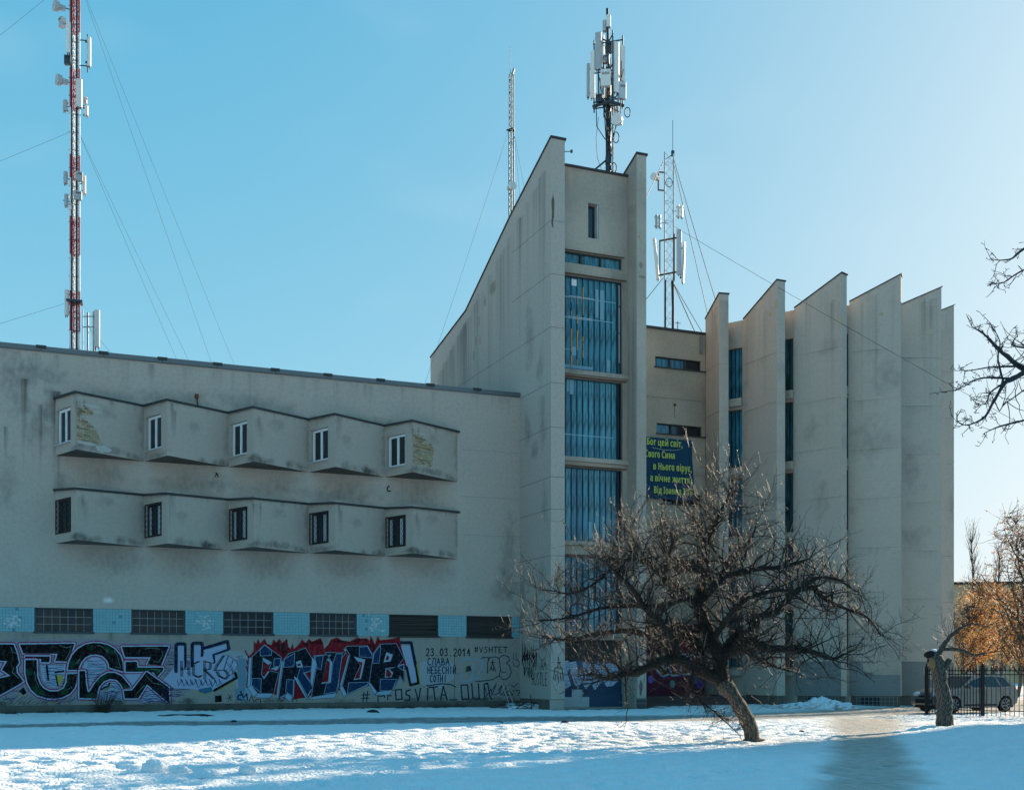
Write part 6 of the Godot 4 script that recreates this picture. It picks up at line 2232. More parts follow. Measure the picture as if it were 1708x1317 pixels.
func build_masts() -> void:
	# tall red and white mast on the wing's roof
	var t := thing("red_white_mast", "tall red and white lattice radio mast on the low wing's roof", "radio mast", Vector3(-20.65, 14.8, -56.0), 0.3)
	var cuts := [0.0, 2.9, 4.8, 6.5, 8.3, 10.1, 11.2, 13.4, 15.3, 17.0, 19.2, 21.4]
	for i in cuts.size() - 1:
		lattice("mast_section", t, cuts[i], cuts[i + 1], 0.40, 0.042, 0.016, 0.34, M.red_paint if i % 2 else M.white_paint)
	var m := MB.new()
	for i in 24:
		m.box(Vector3(-0.26, 0.4 + i * 0.85, -0.02), Vector3(0.26, 0.43 + i * 0.85, 0.02))
	obj("step_bars", m.mesh(), M.dark_steel, t)
	cable(t, [Vector3(0.10, 0, 0.14), Vector3(0.11, 6, 0.15), Vector3(0.1, 12, 0.14), Vector3(0.12, 20, 0.15)], 0.05)
	cable(t, [Vector3(-0.12, 0, 0.16), Vector3(-0.10, 8, 0.17), Vector3(-0.12, 15, 0.16), Vector3(-0.10, 21, 0.15)], 0.04)
	panel(t, Vector3(-0.26, 16.6, 0.28), Vector3(0.19, 1.45, 0.13), -0.5, M.antenna_white)
	panel(t, Vector3(0.66, 16.15, 0.1), Vector3(0.17, 1.35, 0.13), 1.2, M.antenna_white)
	panel(t, Vector3(0.22, 14.05, 0.30), Vector3(0.26, 1.30, 0.14), 0.3, M.antenna_white)
	radio_box(t, Vector3(-0.28, 15.55, 0.25), Vector3(0.32, 0.42, 0.2), -0.3, M.dark_steel)
	dish(t, Vector3(-0.62, 18.05, 0.1), 0.26, -1.2, M.antenna_grey)
	radio_box(t, Vector3(-0.55, 17.35, 0.1), Vector3(0.25, 0.45, 0.25), -1.0, M.antenna_grey)
	dish(t, Vector3(-0.50, 14.6, 0.1), 0.26, -1.2, M.antenna_grey)
	panel(t, Vector3(-0.42, 13.45, 0.15), Vector3(0.2, 0.50, 0.14), -0.8, M.antenna_grey)
	panel(t, Vector3(0.55, 13.35, 0.1), Vector3(0.16, 0.46, 0.14), 0.9, M.antenna_white)
	radio_box(t, Vector3(0.50, 13.85, 0.05), Vector3(0.16, 0.3, 0.14), 0.9, M.antenna_grey)
	radio_box(t, Vector3(0.22, 18.8, 0.2), Vector3(0.34, 0.4, 0.25), 0.4, M.dark_steel)
	panel(t, Vector3(-0.40, 10.05, 0.2), Vector3(0.17, 0.55, 0.14), -0.7, M.antenna_grey)
	radio_box(t, Vector3(0.22, 10.15, 0.25), Vector3(0.30, 0.42, 0.2), 0.4, M.antenna_grey)
	panel(t, Vector3(0.45, 9.85, 0.1), Vector3(0.16, 0.85, 0.13), 0.8, M.antenna_white)
	panel(t, Vector3(-0.36, 9.0, 0.2), Vector3(0.17, 0.55, 0.14), -0.6, M.antenna_grey)
	radio_box(t, Vector3(0.16, 9.25, 0.25), Vector3(0.34, 0.40, 0.2), 0.3, M.antenna_grey)
	radio_box(t, Vector3(-0.2, 8.7, 0.25), Vector3(0.16, 0.3, 0.14), 0.0, M.antenna_white)
	panel(t, Vector3(-0.35, 4.2, 0.15), Vector3(0.18, 1.2, 0.13), -0.6, M.antenna_white)
	m = MB.new()
	for y in [16.7, 15.5]:
		m.rod(Vector3(0.2, y, 0), Vector3(0.62, y, 0.05), 0.03)
	m.rod(Vector3(0.58, 15.2, 0.05), Vector3(0.58, 17.0, 0.05), 0.03)
	for y in [18.05, 17.35, 14.6, 13.45, 10.05, 9.0]:
		m.rod(Vector3(-0.2, y, 0.05), Vector3(-0.5, y, 0.12), 0.025)
	for y in [13.6, 9.9]:
		m.rod(Vector3(0.2, y, 0.05), Vector3(0.52, y, 0.08), 0.025)
	m.box(Vector3(-0.36, 4.25, -0.32), Vector3(0.36, 4.35, 0.32))
	obj("antenna_arm", m.mesh(), M.dark_steel, t)
	# its stays run to the roof and to anchors behind
	var feet := [Vector3(-12.0, -0.5, 1.0), Vector3(6.6, -0.4, 2.0), Vector3(4.2, -0.3, -6.0)]
	for h in [12.3, 19.5]:
		guy(t, Vector3(-0.2, h, 0), Vector3(-14.0, h * 0.10 + 2.5, 2.0), 0.1)
		guy(t, Vector3(0.2, h, 0), Vector3(5.4 + (h - 12.3) * 0.20, -0.1, 1.0), 0.05)
		guy(t, Vector3(0.2, h, 0), Vector3(6.6 + (h - 12.3) * 0.28, -0.1, -2.5), 0.05)
	guy(t, Vector3(-0.2, 4.3, 0), Vector3(-9.0, 0.3, 1.0), 0.02)
	guy(t, Vector3(0.6, 3.2, 0), Vector3(3.3, 0.0, 1.0), 0.02)
	guy(t, Vector3(0.6, 3.3, 0), Vector3(2.2, 0.0, -2.0), 0.02)

	t = thing("antenna_pole", "short steel pole with white panel antenna beside the red and white mast", "antenna", Vector3(-19.85, 14.8, -56.3), 0.0)
	m = MB.new()
	m.rod(Vector3(-0.28, 0, 0), Vector3(-0.28, 3.9, 0), 0.045, 8)
	m.rod(Vector3(0.0, 0, 0), Vector3(0.0, 3.95, 0), 0.05, 8)
	m.rod(Vector3(-0.48, 0, 0.1), Vector3(-0.48, 4.0, 0.1), 0.02, 6)
	for y in [0.9, 3.2, 3.7]:
		m.rod(Vector3(-0.5, y, 0.05), Vector3(0.2, y, 0.05), 0.025)
	obj("pole", m.mesh(), M.steel, t)
	panel(t, Vector3(0.20, 3.1, 0.12), Vector3(0.26, 1.75, 0.16), 0.4, M.antenna_white)
	radio_box(t, Vector3(0.12, 1.55, 0.12), Vector3(0.28, 0.75, 0.2), 0.3, M.antenna_white)
	radio_box(t, Vector3(0.12, 0.75, 0.12), Vector3(0.26, 0.5, 0.2), 0.3, M.antenna_grey)
	cable(t, [Vector3(0.1, 2.2, 0.1), Vector3(0.16, 1.9, 0.2), Vector3(0.05, 1.2, 0.15), Vector3(0.0, 0.2, 0.1)], 0.03)

	# slender lattice mast behind the slope of the tower
	t = thing("slender_mast", "slender dark lattice mast with one small dish behind the tower's sloping roof", "radio mast", Vector3(-0.03, 20.4, -63.4), 0.9)
	lattice("mast_lattice", t, 0.0, 10.2, 0.26, 0.030, 0.012, 0.34, M.dark_steel)
	lattice("mast_lattice", t, 10.2, 13.2, 0.22, 0.028, 0.012, 0.34, M.dark_steel)
	m = MB.new()
	m.rod(Vector3(-0.1, 13.1, 0), Vector3(-0.1, 14.6, 0), 0.012)
	m.rod(Vector3(0.05, 13.1, 0), Vector3(0.22, 13.55, 0.0), 0.05)
	obj("mast_tip", m.mesh(), M.dark_steel, t)
	m = MB.new()
	for k in 3:
		m.rod(Vector3(cos(TAU * k / 3.0), 0, sin(TAU * k / 3.0)) * 0.26 + Vector3(0, 10.2, 0), Vector3(cos(TAU * (k + 1) / 3.0), 0, sin(TAU * (k + 1) / 3.0)) * 0.26 + Vector3(0, 10.2, 0), 0.04)
	obj("stay_ring", m.mesh(), M.dark_steel, t)
	dish(t, Vector3(-0.38, 6.95, 0.25), 0.2, -0.4, M.antenna_white)
	var tr := Transform3D(Basis(Vector3.UP, 0.9), t.position).affine_inverse()
	guy(t, Vector3(-0.2, 10.2, 0), tr * Vector3(-4.9, 15.0, -60.5), 0.1)
	guy(t, Vector3(0.2, 10.2, 0), tr * world_of(2.2, 21.6, -4.0), 0.02)
	guy(t, Vector3(0.2, 10.2, 0), tr * world_of(3.4, 21.2, -4.6), 0.02)
	cable(t, [Vector3(-0.3, 6.9, 0.2), Vector3(-0.22, 5.2, 0.2), Vector3(-0.30, 3.6, 0.22), Vector3(-0.2, 2.9, 0.2), Vector3(-0.1, 3.3, 0.2)], 0.02)

	# crowded cluster on top of the tower
	t = thing("tower_antenna_mast", "steel mast crowded with white panel antennas on top of the tower", "radio mast", Vector3(4.63, 24.5, -57.0), 0.0)
	m = MB.new()
	m.rod(Vector3(0, 0, 0), Vector3(0, 6.2, 0), 0.13, 12)
	m.rod(Vector3(0, 6.2, 0), Vector3(-0.05, 9.0, 0), 0.07, 10)
	m.rod(Vector3(0.22, 0.0, 0.05), Vector3(0.22, 4.5, 0.05), 0.035, 6)
	obj("pole", m.mesh(), M.dark_steel, t)
	m = MB.new()
	m.rod(Vector3(-1.35, 0.55, 0.4), Vector3(-0.08, 1.75, 0.0), 0.045)
	m.rod(Vector3(-0.45, 0.2, 0.4), Vector3(-0.05, 1.4, 0.05), 0.035)
	m.rod(Vector3(0.6, 0.2, -0.8), Vector3(0.05, 1.6, 0.0), 0.035)
	m.box(Vector3(-0.14, 1.55, -0.16), Vector3(0.14, 1.9, 0.16))
	obj("brace", m.mesh(), M.dark_steel, t)
	m = MB.new()
	for y in [4.3, 4.6, 6.0, 7.4]:
		for k in 6:
			var an := TAU * k / 6.0 + 0.3
			m.rod(Vector3(0, y, 0), Vector3(cos(an) * 0.75, y, sin(an) * 0.75), 0.035)
	for k in 6:
		var an := TAU * k / 6.0 + 0.3
		m.rod(Vector3(cos(an) * 0.7, 4.1, sin(an) * 0.7), Vector3(cos(an) * 0.7, 7.6, sin(an) * 0.7), 0.035)
	m.tube(PackedVector3Array([Vector3(-0.75, 4.2, 0.2), Vector3(0.0, 4.2, 0.75), Vector3(0.7, 4.25, 0.2)]), PackedFloat32Array([0.08, 0.08, 0.08]), 6)
	obj("mounting_frame", m.mesh(), M.dark_steel, t)
	panel(t, Vector3(-0.98, 5.5, 0.1), Vector3(0.16, 1.6, 0.13), -1.3, M.antenna_grey)
	panel(t, Vector3(-0.78, 5.62, 0.42), Vector3(0.22, 2.25, 0.15), -0.6, M.antenna_white)
	panel(t, Vector3(-0.52, 6.7, 0.5), Vector3(0.30, 1.75, 0.16), -0.3, M.antenna_grey)
	panel(t, Vector3(0.32, 5.9, 0.55), Vector3(0.32, 2.4, 0.16), 0.35, M.antenna_white)
	panel(t, Vector3(0.66, 6.25, 0.2), Vector3(0.30, 1.7, 0.15), 0.7, M.antenna_white)
	panel(t, Vector3(0.0, 8.35, 0.1), Vector3(0.22, 0.55, 0.16), 0.3, M.antenna_white)
	panel(t, Vector3(-0.20, 8.15, 0.05), Vector3(0.16, 0.5, 0.14), -0.5, M.antenna_grey)
	panel(t, Vector3(-0.28, 7.2, -0.3), Vector3(0.25, 1.3, 0.15), 2.6, M.antenna_white)
	panel(t, Vector3(0.4, 6.4, -0.4), Vector3(0.25, 1.6, 0.15), 2.4, M.antenna_grey)
	radio_box(t, Vector3(-0.18, 5.35, 0.62), Vector3(0.48, 0.78, 0.22), -0.1, M.antenna_white)
	radio_box(t, Vector3(0.62, 4.85, 0.42), Vector3(0.36, 0.78, 0.22), 0.3, M.grey_white)
	radio_box(t, Vector3(0.0, 7.0, 0.25), Vector3(0.3, 0.5, 0.2), 0.1, M.dark_steel)
	radio_box(t, Vector3(-0.1, 6.4, 0.35), Vector3(0.25, 0.4, 0.2), -0.2, M.steel)
	radio_box(t, Vector3(-0.45, 4.45, 0.5), Vector3(0.3, 0.35, 0.2), -0.4, M.dark_steel)
	radio_box(t, Vector3(0.15, 4.35, 0.5), Vector3(0.25, 0.35, 0.2), 0.2, M.steel)
	dish(t, Vector3(0.48, 3.45, 0.3), 0.28, -0.5, M.antenna_white)
	for i in 16:
		var a := Vector3(rng.randf_range(-0.7, 0.7), rng.randf_range(3.9, 6.9), rng.randf_range(0.1, 0.5))
		var c := Vector3(rng.randf_range(-0.15, 0.18), rng.randf_range(1.2, 4.6), 0.14)
		var mid := (a + c) / 2.0 + Vector3(rng.randf_range(-0.3, 0.3), -0.45, rng.randf_range(0.0, 0.3))
		cable(t, [a, a.lerp(mid, 0.6) - Vector3(0, 0.12, 0), mid, mid.lerp(c, 0.6) - Vector3(0, 0.06, 0), c], 0.022)
	for q in [[0.35, 2.75, 0.22], [0.24, 1.3, 0.20], [0.9, 3.95, 0.20]]:
		var ring := []
		for i in 13:
			ring.append(Vector3(q[0] + cos(TAU * i / 12.0) * q[2] * 0.7, q[1] + sin(TAU * i / 12.0) * q[2] * 1.2, 0.16))
		cable(t, ring, 0.024)
	cable(t, [Vector3(-0.5, 3.6, 0.4), Vector3(-0.62, 2.6, 0.4), Vector3(-0.55, 1.7, 0.3), Vector3(-0.3, 1.0, 0.3), Vector3(-0.1, 1.4, 0.2)], 0.012)

	t = thing("aerial", "small aerial on a short arm at the left edge of the tower top", "antenna", world_of(0.75, 25.0, 2.2), 0.0)
	m = MB.new()
	m.rod(Vector3(0, -0.3, 0), Vector3(0, 1.0, 0), 0.03)
	m.rod(Vector3(-0.1, 0.75, 0), Vector3(0.85, 0.80, 0), 0.02)
	m.box(Vector3(0.80, 0.74, -0.05), Vector3(0.90, 0.86, 0.05))
	obj("arm", m.mesh(), M.dark_steel, t)
	m = MB.new()
	m.tube(PackedVector3Array([Vector3(0.24, 0.45, 0.05), Vector3(0.22, 0.9, 0.05), Vector3(0.17, 1.25, 0.05)]), PackedFloat32Array([0.03, 0.045, 0.03]), 8)
	obj("reflector", m.mesh(), M.antenna_white, t)

	# open lattice mast on the hall roof
	t = thing("roof_lattice_mast", "open rusty lattice mast with tilted white panels on the roof over the entrance", "radio mast", Vector3(8.66, 19.15, -66.0), 0.2)
	lattice("mast_lattice", t, 0.0, 11.3, 0.56, 0.040, 0.012, 0.55, M.antenna_grey)
	m = MB.new()
	m.rod(Vector3(0.3, 11.2, 0), Vector3(0.3, 13.2, 0), 0.016)
	m.box(Vector3(0.22, 11.2, -0.06), Vector3(0.38, 11.5, 0.06))
	m.rod(Vector3(-0.22, 10.9, 0.1), Vector3(0.3, 11.3, 0), 0.02)
	obj("whip_aerial", m.mesh(), M.dark_steel, t)
	m = MB.new()
	m.rod(Vector3(-0.58, 10.2, 0.1), Vector3(-0.58, 9.2, 0.1), 0.045)
	m.rod(Vector3(-0.58, 10.2, 0.1), Vector3(-0.2, 10.2, 0.1), 0.045)
	m.rod(Vector3(-0.58, 9.2, 0.1), Vector3(-0.2, 9.2, 0.1), 0.045)
	for y in [6.35, 4.45]:
		m.rod(Vector3(-0.55, y, 0.2), Vector3(0.45, y + 0.25, 0.2), 0.05)
	m.rod(Vector3(-0.52, 4.35, 0.2), Vector3(-0.52, 6.4, 0.2), 0.04)
	m.rod(Vector3(0.3, 4.2, 0.22), Vector3(0.3, 6.8, 0.22), 0.05)
	obj("antenna_arm", m.mesh(), M.rust, t)
	dish(t, Vector3(-0.72, 9.85, 0.15), 0.2, -0.9, M.antenna_white)
	panel(t, Vector3(-0.78, 5.3, 0.3), Vector3(0.17, 2.3, 0.13), -0.5, M.antenna_white, 0.0)
	panel(t, Vector3(0.56, 5.75, 0.35), Vector3(0.28, 2.5, 0.14), 0.3, M.grey_white)
	panel(t, Vector3(0.86, 5.25, 0.2), Vector3(0.17, 2.35, 0.13), 0.9, M.antenna_white)
	t.get_child(t.get_child_count() - 3).rotation.z = 0.10
	t.get_child(t.get_child_count() - 1).rotation.z = -0.10
	for q in [[-0.72, 7.45], [-0.52, 7.45], [0.55, 8.1], [0.75, 8.1]]:
		panel(t, Vector3(q[0], q[1], 0.2), Vector3(0.12, 0.68, 0.1), 0.1, M.antenna_white if q[0] > 0.0 else M.antenna_grey)
	m = MB.new()
	m.rod(Vector3(-0.75, 7.4, 0.12), Vector3(0.0, 7.4, 0.1), 0.02)
	m.rod(Vector3(0.2, 8.1, 0.12), Vector3(0.8, 8.1, 0.12), 0.02)
	m.rod(Vector3(0.55, 0.0, 0.1), Vector3(0.55, 2.0, 0.1), 0.03)
	m.rod(Vector3(0.40, 1.9, 0.1), Vector3(0.72, 1.9, 0.1), 0.02)
	obj("antenna_arm", m.mesh(), M.steel, t)
	cable(t, [Vector3(-0.2, 0, 0.2), Vector3(-0.22, 2.5, 0.22), Vector3(-0.2, 4.2, 0.2)], 0.06)
	cable(t, [Vector3(0.22, 0, 0.2), Vector3(0.24, 2.7, 0.22), Vector3(0.2, 4.2, 0.2)], 0.07)
	var ring := []
	for i in 13:
		ring.append(Vector3(cos(TAU * i / 12.0) * 0.2, 9.6 + sin(TAU * i / 12.0) * 0.25, 0.25))
	cable(t, ring, 0.02)
	tr = Transform3D(Basis(Vector3.UP, 0.2), t.position).affine_inverse()
	guy(t, Vector3(0.3, 11.2, 0), tr * world_of(10.85, 20.4, 0.3), 0.05, 0.018)
	guy(t, Vector3(0.3, 11.0, 0), tr * Vector3(10.7, 19.3, -63.0), 0.05, 0.018)
	guy(t, Vector3(-0.25, 10.9, 0), tr * Vector3(6.3, 24.4, -58.5), 0.05, 0.018)
	guy(t, Vector3(0.3, 4.2, 0), tr * Vector3(9.9, 19.3, -63.0), 0.03, 0.025)
	guy(t, Vector3(0.3, 4.2, 0), tr * Vector3(10.6, 19.4, -64.0), 0.03, 0.018)
	guy(t, Vector3(-0.25, 4.4, 0), tr * Vector3(6.2, 20.5, -64.0), 0.03, 0.018)

	t = thing("overhead_cable", "thin cable crossing in front of the fins from the roof mast", "cable", Vector3(8.9, 26.4, -65.8))
	guy(t, Vector3.ZERO, Vector3(22.7, 7.0, -40.0) - Vector3(8.9, 26.4, -65.8), 0.15, 0.009)
	t = thing("utility_pole", "grey wooden pole right of the yard that carries the thin cable", "utility pole", Vector3(22.75, 0, -40.0))
	m = MB.new()
	m.tube(PackedVector3Array([Vector3(0, -0.3, 0), Vector3(0, 7.6, 0)]), PackedFloat32Array([0.14, 0.10]), 10)
	obj("pole", m.mesh(), M.bark, t)


func build_banner() -> void:
	var at := world_of(6.4, 10.5, -0.80)
	var t := thing("cloth_banner", "dark blue cloth banner with yellow lettering on the entrance wall", "banner", at, FACADE_TURN)
	var k := noise(0.45, 2, 91)
	var m := MB.new()
	var pos := func(x: float, y: float) -> Vector3:
		var slack := 0.05 * k.get_noise_2d(x * 3.0 + y * 1.2, y * 0.8) + 0.03 * sin(x * 7.0 + y * 1.3)
		var right := 3.63 + 0.13 * (1.0 - y / 3.1)
		return Vector3(minf(x, right), y + 0.02 * k.get_noise_2d(x * 4.0, 30.0), slack)
	for j in 16:
		for i in 20:
			var a: Vector3 = pos.call(i * 0.19, j * 0.195)
			var c: Vector3 = pos.call((i + 1) * 0.19, j * 0.195)
			var d: Vector3 = pos.call((i + 1) * 0.19, (j + 1) * 0.195)
			var e: Vector3 = pos.call(i * 0.19, (j + 1) * 0.195)
			m.quad(a, c, d, e, Vector3(0, 0, 1))
	var cloth := plain(0.006, 0.05, 0.10, 0.75)
	obj("cloth", m.mesh(), cloth, t)
	var font := SystemFont.new()
	font.font_names = PackedStringArray(["Droid Sans"])
	font.font_weight = 700
	var ink := plain(0.52, 0.60, 0.13, 0.8)
	var rows := [["Бог цей світ,", 2.60, 3.03, 2.08], ["Свого Сина", 1.98, 2.57, 1.75], ["в Нього вірує,", 1.37, 3.58, 2.27], ["а вічне життя.", 0.77, 3.54, 2.42], ["Від Іоанна 3:16", 0.16, 3.62, 2.28]]
	for r in rows:
		var tm := TextMesh.new()
		tm.font = font
		tm.text = r[0]
		tm.font_size = 64
		tm.pixel_size = 0.0069
		tm.depth = 0.006
		tm.horizontal_alignment = HORIZONTAL_ALIGNMENT_RIGHT
		tm.vertical_alignment = VERTICAL_ALIGNMENT_BOTTOM
		var o := obj("lettering", tm, ink, t)
		o.position = Vector3(r[2], r[1] - 0.02, 0.085)
		o.scale = Vector3(r[3] / maxf(tm.get_aabb().size.x, 0.1), 1.12, 1.0)
	m = MB.new()
	m.tube(PackedVector3Array([Vector3(1.2, 2.58, 0.09), Vector3(1.9, 2.50, 0.09), Vector3(2.5, 2.52, 0.09), Vector3(2.9, 2.60, 0.09)]), PackedFloat32Array([0.016, 0.016, 0.014, 0.008]), 5)
	obj("underline", m.mesh(), M.antenna_grey, t)


# ---------------------------------------------------------------- trees
func wander(at: Vector3, dir: Vector3, len: float, r0: float, r1: float, steps: int, wild: float, lift: float) -> Array:
	var p := PackedVector3Array([at])
	var r := PackedFloat32Array([r0])
	var d := dir.normalized()
	for i in steps:
		d = (d + Vector3(rng.randfn(), rng.randfn(), rng.randfn()) * wild + Vector3(0, lift, 0)).normalized()
		at += d * len / steps
		p.append(at)
		r.append(lerpf(r0, r1, float(i + 1) / steps))
	return [p, r]


func smooth_limb(raw: Array, wob: float) -> Array:
	# raw: [x, y, z, radius]; a Catmull-Rom curve through them
	var p := PackedVector3Array()
	var r := PackedFloat32Array()
	for i in raw.size() - 1:
		var a = raw[maxi(i - 1, 0)]
		var b = raw[i]
		var c = raw[i + 1]
		var d = raw[mini(i + 2, raw.size() - 1)]
		for s in 4:
			var t := s / 4.0
			var q := Vector3(b[0], b[1], b[2]).cubic_interpolate(Vector3(c[0], c[1], c[2]), Vector3(a[0], a[1], a[2]), Vector3(d[0], d[1], d[2]), t)
			p.append(q + Vector3(rng.randfn(), rng.randfn(), rng.randfn()) * wob * float(b[3]))
			r.append(lerpf(b[3], c[3], t) * (1.0 + 0.08 * rng.randfn()))
	var l = raw[raw.size() - 1]
	p.append(Vector3(l[0], l[1], l[2]))
	r.append(l[3])
	return [p, r]


func build_apple_tree() -> void:
	var raw := [
		[[6.01, -0.09, -29.30, 0.21], [5.69, 0.65, -29.25, 0.185], [5.34, 1.21, -29.20, 0.19], [5.15, 1.45, -29.20, 0.21]],
		[[5.15, 1.42, -29.20, 0.13], [4.44, 1.82, -29.00, 0.12], [4.03, 1.98, -28.80, 0.11], [3.67, 1.96, -28.60, 0.1], [3.30, 1.81, -28.40, 0.085], [2.86, 1.64, -28.20, 0.07], [2.59, 1.64, -28.00, 0.055], [2.25, 1.52, -27.80, 0.04], [1.83, 1.66, -27.60, 0.025]],
		[[4.22, 1.89, -28.90, 0.09], [3.83, 2.20, -29.30, 0.08], [3.55, 2.48, -29.80, 0.07], [3.07, 2.71, -30.20, 0.055], [2.19, 2.67, -30.50, 0.04], [1.51, 2.50, -30.60, 0.03], [0.79, 2.61, -30.70, 0.018]],
		[[5.15, 1.45, -29.20, 0.16], [5.13, 2.03, -29.30, 0.15], [4.94, 2.43, -29.40, 0.14], [4.77, 2.90, -29.40, 0.13], [4.63, 3.29, -29.40, 0.12], [4.69, 3.61, -29.50, 0.11], [4.80, 4.13, -29.60, 0.09], [4.80, 4.65, -29.60, 0.07], [4.77, 5.05, -29.70, 0.045], [4.61, 5.46, -29.80, 0.02]],
		[[4.65, 3.32, -29.40, 0.09], [4.36, 3.63, -29.90, 0.085], [4.07, 3.91, -30.40, 0.075], [3.89, 4.13, -30.70, 0.06], [4.01, 4.45, -30.90, 0.05], [4.10, 4.75, -31.00, 0.04], [4.21, 5.12, -31.10, 0.03], [4.07, 5.55, -31.20, 0.015]],
		[[3.89, 4.13, -30.70, 0.05], [3.45, 4.63, -30.90, 0.04], [3.23, 5.06, -31.00, 0.03], [3.04, 5.48, -31.00, 0.015]],
		[[4.03, 2.01, -28.80, 0.09], [3.82, 2.55, -28.40, 0.085], [3.49, 2.89, -28.10, 0.075], [3.06, 3.24, -27.80, 0.06], [2.80, 3.61, -27.60, 0.045], [2.44, 3.95, -27.40, 0.03], [2.08, 4.24, -27.30, 0.018]],
		[[5.13, 1.98, -29.25, 0.12], [5.51, 2.29, -29.00, 0.11], [5.80, 2.45, -28.70, 0.1], [6.05, 2.28, -28.50, 0.085], [6.45, 2.23, -28.20, 0.07], [7.01, 2.18, -28.00, 0.05], [7.46, 1.99, -27.80, 0.03], [7.78, 2.11, -27.70, 0.015]],
		[[5.27, 2.13, -29.30, 0.11], [5.61, 2.57, -29.70, 0.1], [6.06, 2.65, -30.00, 0.09], [6.19, 2.94, -30.20, 0.085], [6.40, 3.13, -30.40, 0.08], [6.81, 3.20, -30.70, 0.075], [7.12, 3.51, -30.90, 0.07], [7.52, 3.83, -31.10, 0.065], [7.91, 3.88, -31.20, 0.055], [8.25, 3.60, -31.30, 0.045], [8.75, 3.38, -31.40, 0.035], [9.42, 3.13, -31.50, 0.022], [9.80, 2.64, -31.50, 0.012]],
		[[7.52, 3.83, -31.10, 0.045], [8.00, 4.14, -31.00, 0.035], [8.52, 4.06, -30.90, 0.028], [9.00, 3.75, -30.90, 0.010]],
		[[4.67, 3.43, -29.45, 0.08], [4.91, 3.72, -29.20, 0.075], [5.06, 3.93, -28.90, 0.07], [5.43, 4.06, -28.60, 0.06], [5.95, 4.14, -28.30, 0.05], [6.49, 4.19, -28.20, 0.035], [7.04, 4.36, -28.10, 0.02]],
		[[4.78, 4.74, -29.60, 0.05], [4.94, 5.17, -29.30, 0.04], [5.10, 5.55, -29.20, 0.03], [5.28, 5.93, -29.10, 0.02], [5.33, 6.13, -29.10, 0.01]],
		[[4.96, 3.82, -29.20, 0.05], [5.57, 4.54, -29.70, 0.04], [6.02, 4.98, -30.10, 0.03], [6.22, 5.40, -30.20, 0.015]],
		[[3.89, 4.12, -30.70, 0.05], [3.45, 4.41, -30.20, 0.045], [3.02, 4.51, -29.70, 0.04], [2.55, 4.30, -29.30, 0.032], [1.96, 3.79, -29.00, 0.025], [1.40, 3.58, -28.80, 0.016], [1.03, 3.64, -28.70, 0.01]],
		[[4.43, 3.55, -29.60, 0.06], [3.60, 3.30, -29.00, 0.05], [2.83, 3.27, -28.60, 0.04], [2.09, 3.19, -28.40, 0.03], [1.37, 2.97, -28.20, 0.02], [0.65, 2.89, -28.10, 0.01]],
		[[5.51, 2.29, -29.00, 0.06], [6.01, 2.06, -29.30, 0.045], [6.47, 1.83, -29.40, 0.03], [6.94, 1.69, -29.50, 0.015]],
		[[4.94, 2.43, -29.40, 0.07], [5.18, 2.98, -28.40, 0.06], [5.51, 3.38, -27.90, 0.05], [6.08, 3.57, -27.60, 0.035], [6.59, 3.55, -27.40, 0.02]],
		[[4.48, 1.80, -29.00, 0.03], [4.31, 1.39, -28.80, 0.022], [4.49, 1.04, -28.60, 0.016], [4.91, 0.68, -28.50, 0.01], [5.41, 0.22, -28.50, 0.006]],
	]
	var t := thing("apple_tree", "old leaning bare apple tree with wide tangled crown before the entrance", "tree", Vector3(5.97, 0, -29.3))
	var back := Transform3D(Basis.IDENTITY, -t.position)
	var twigs := MB.new()
	var shoots := MB.new()
	var boughs := MB.new()
	for m in [twigs, shoots, boughs]:
		m.T = back
	for li in raw.size():
		var limb := smooth_limb(raw[li], 0.12)
		var p: PackedVector3Array = limb[0]
		var r: PackedFloat32Array = limb[1]
		var m := MB.new()
		m.T = back
		if li == 0:
			r[0] *= 1.25
		if li > 0:
			for i in r.size(): r[i] = r[i] * 1.15 + 0.004
		m.tube(p, r, 14 if li == 0 else 9)
		if li == 0:
			# flare of the root
			m.tube(PackedVector3Array([p[0] - Vector3(0, 0.25, 0), p[0] + Vector3(0, 0.12, 0)]), PackedFloat32Array([0.40, 0.27]), 14)
		obj("trunk" if li == 0 else "limb", m.mesh(), M.bark if li == 0 else M.bark_shaded, t)
		if li == 0:
			continue
		var hang: bool = li == raw.size() - 1
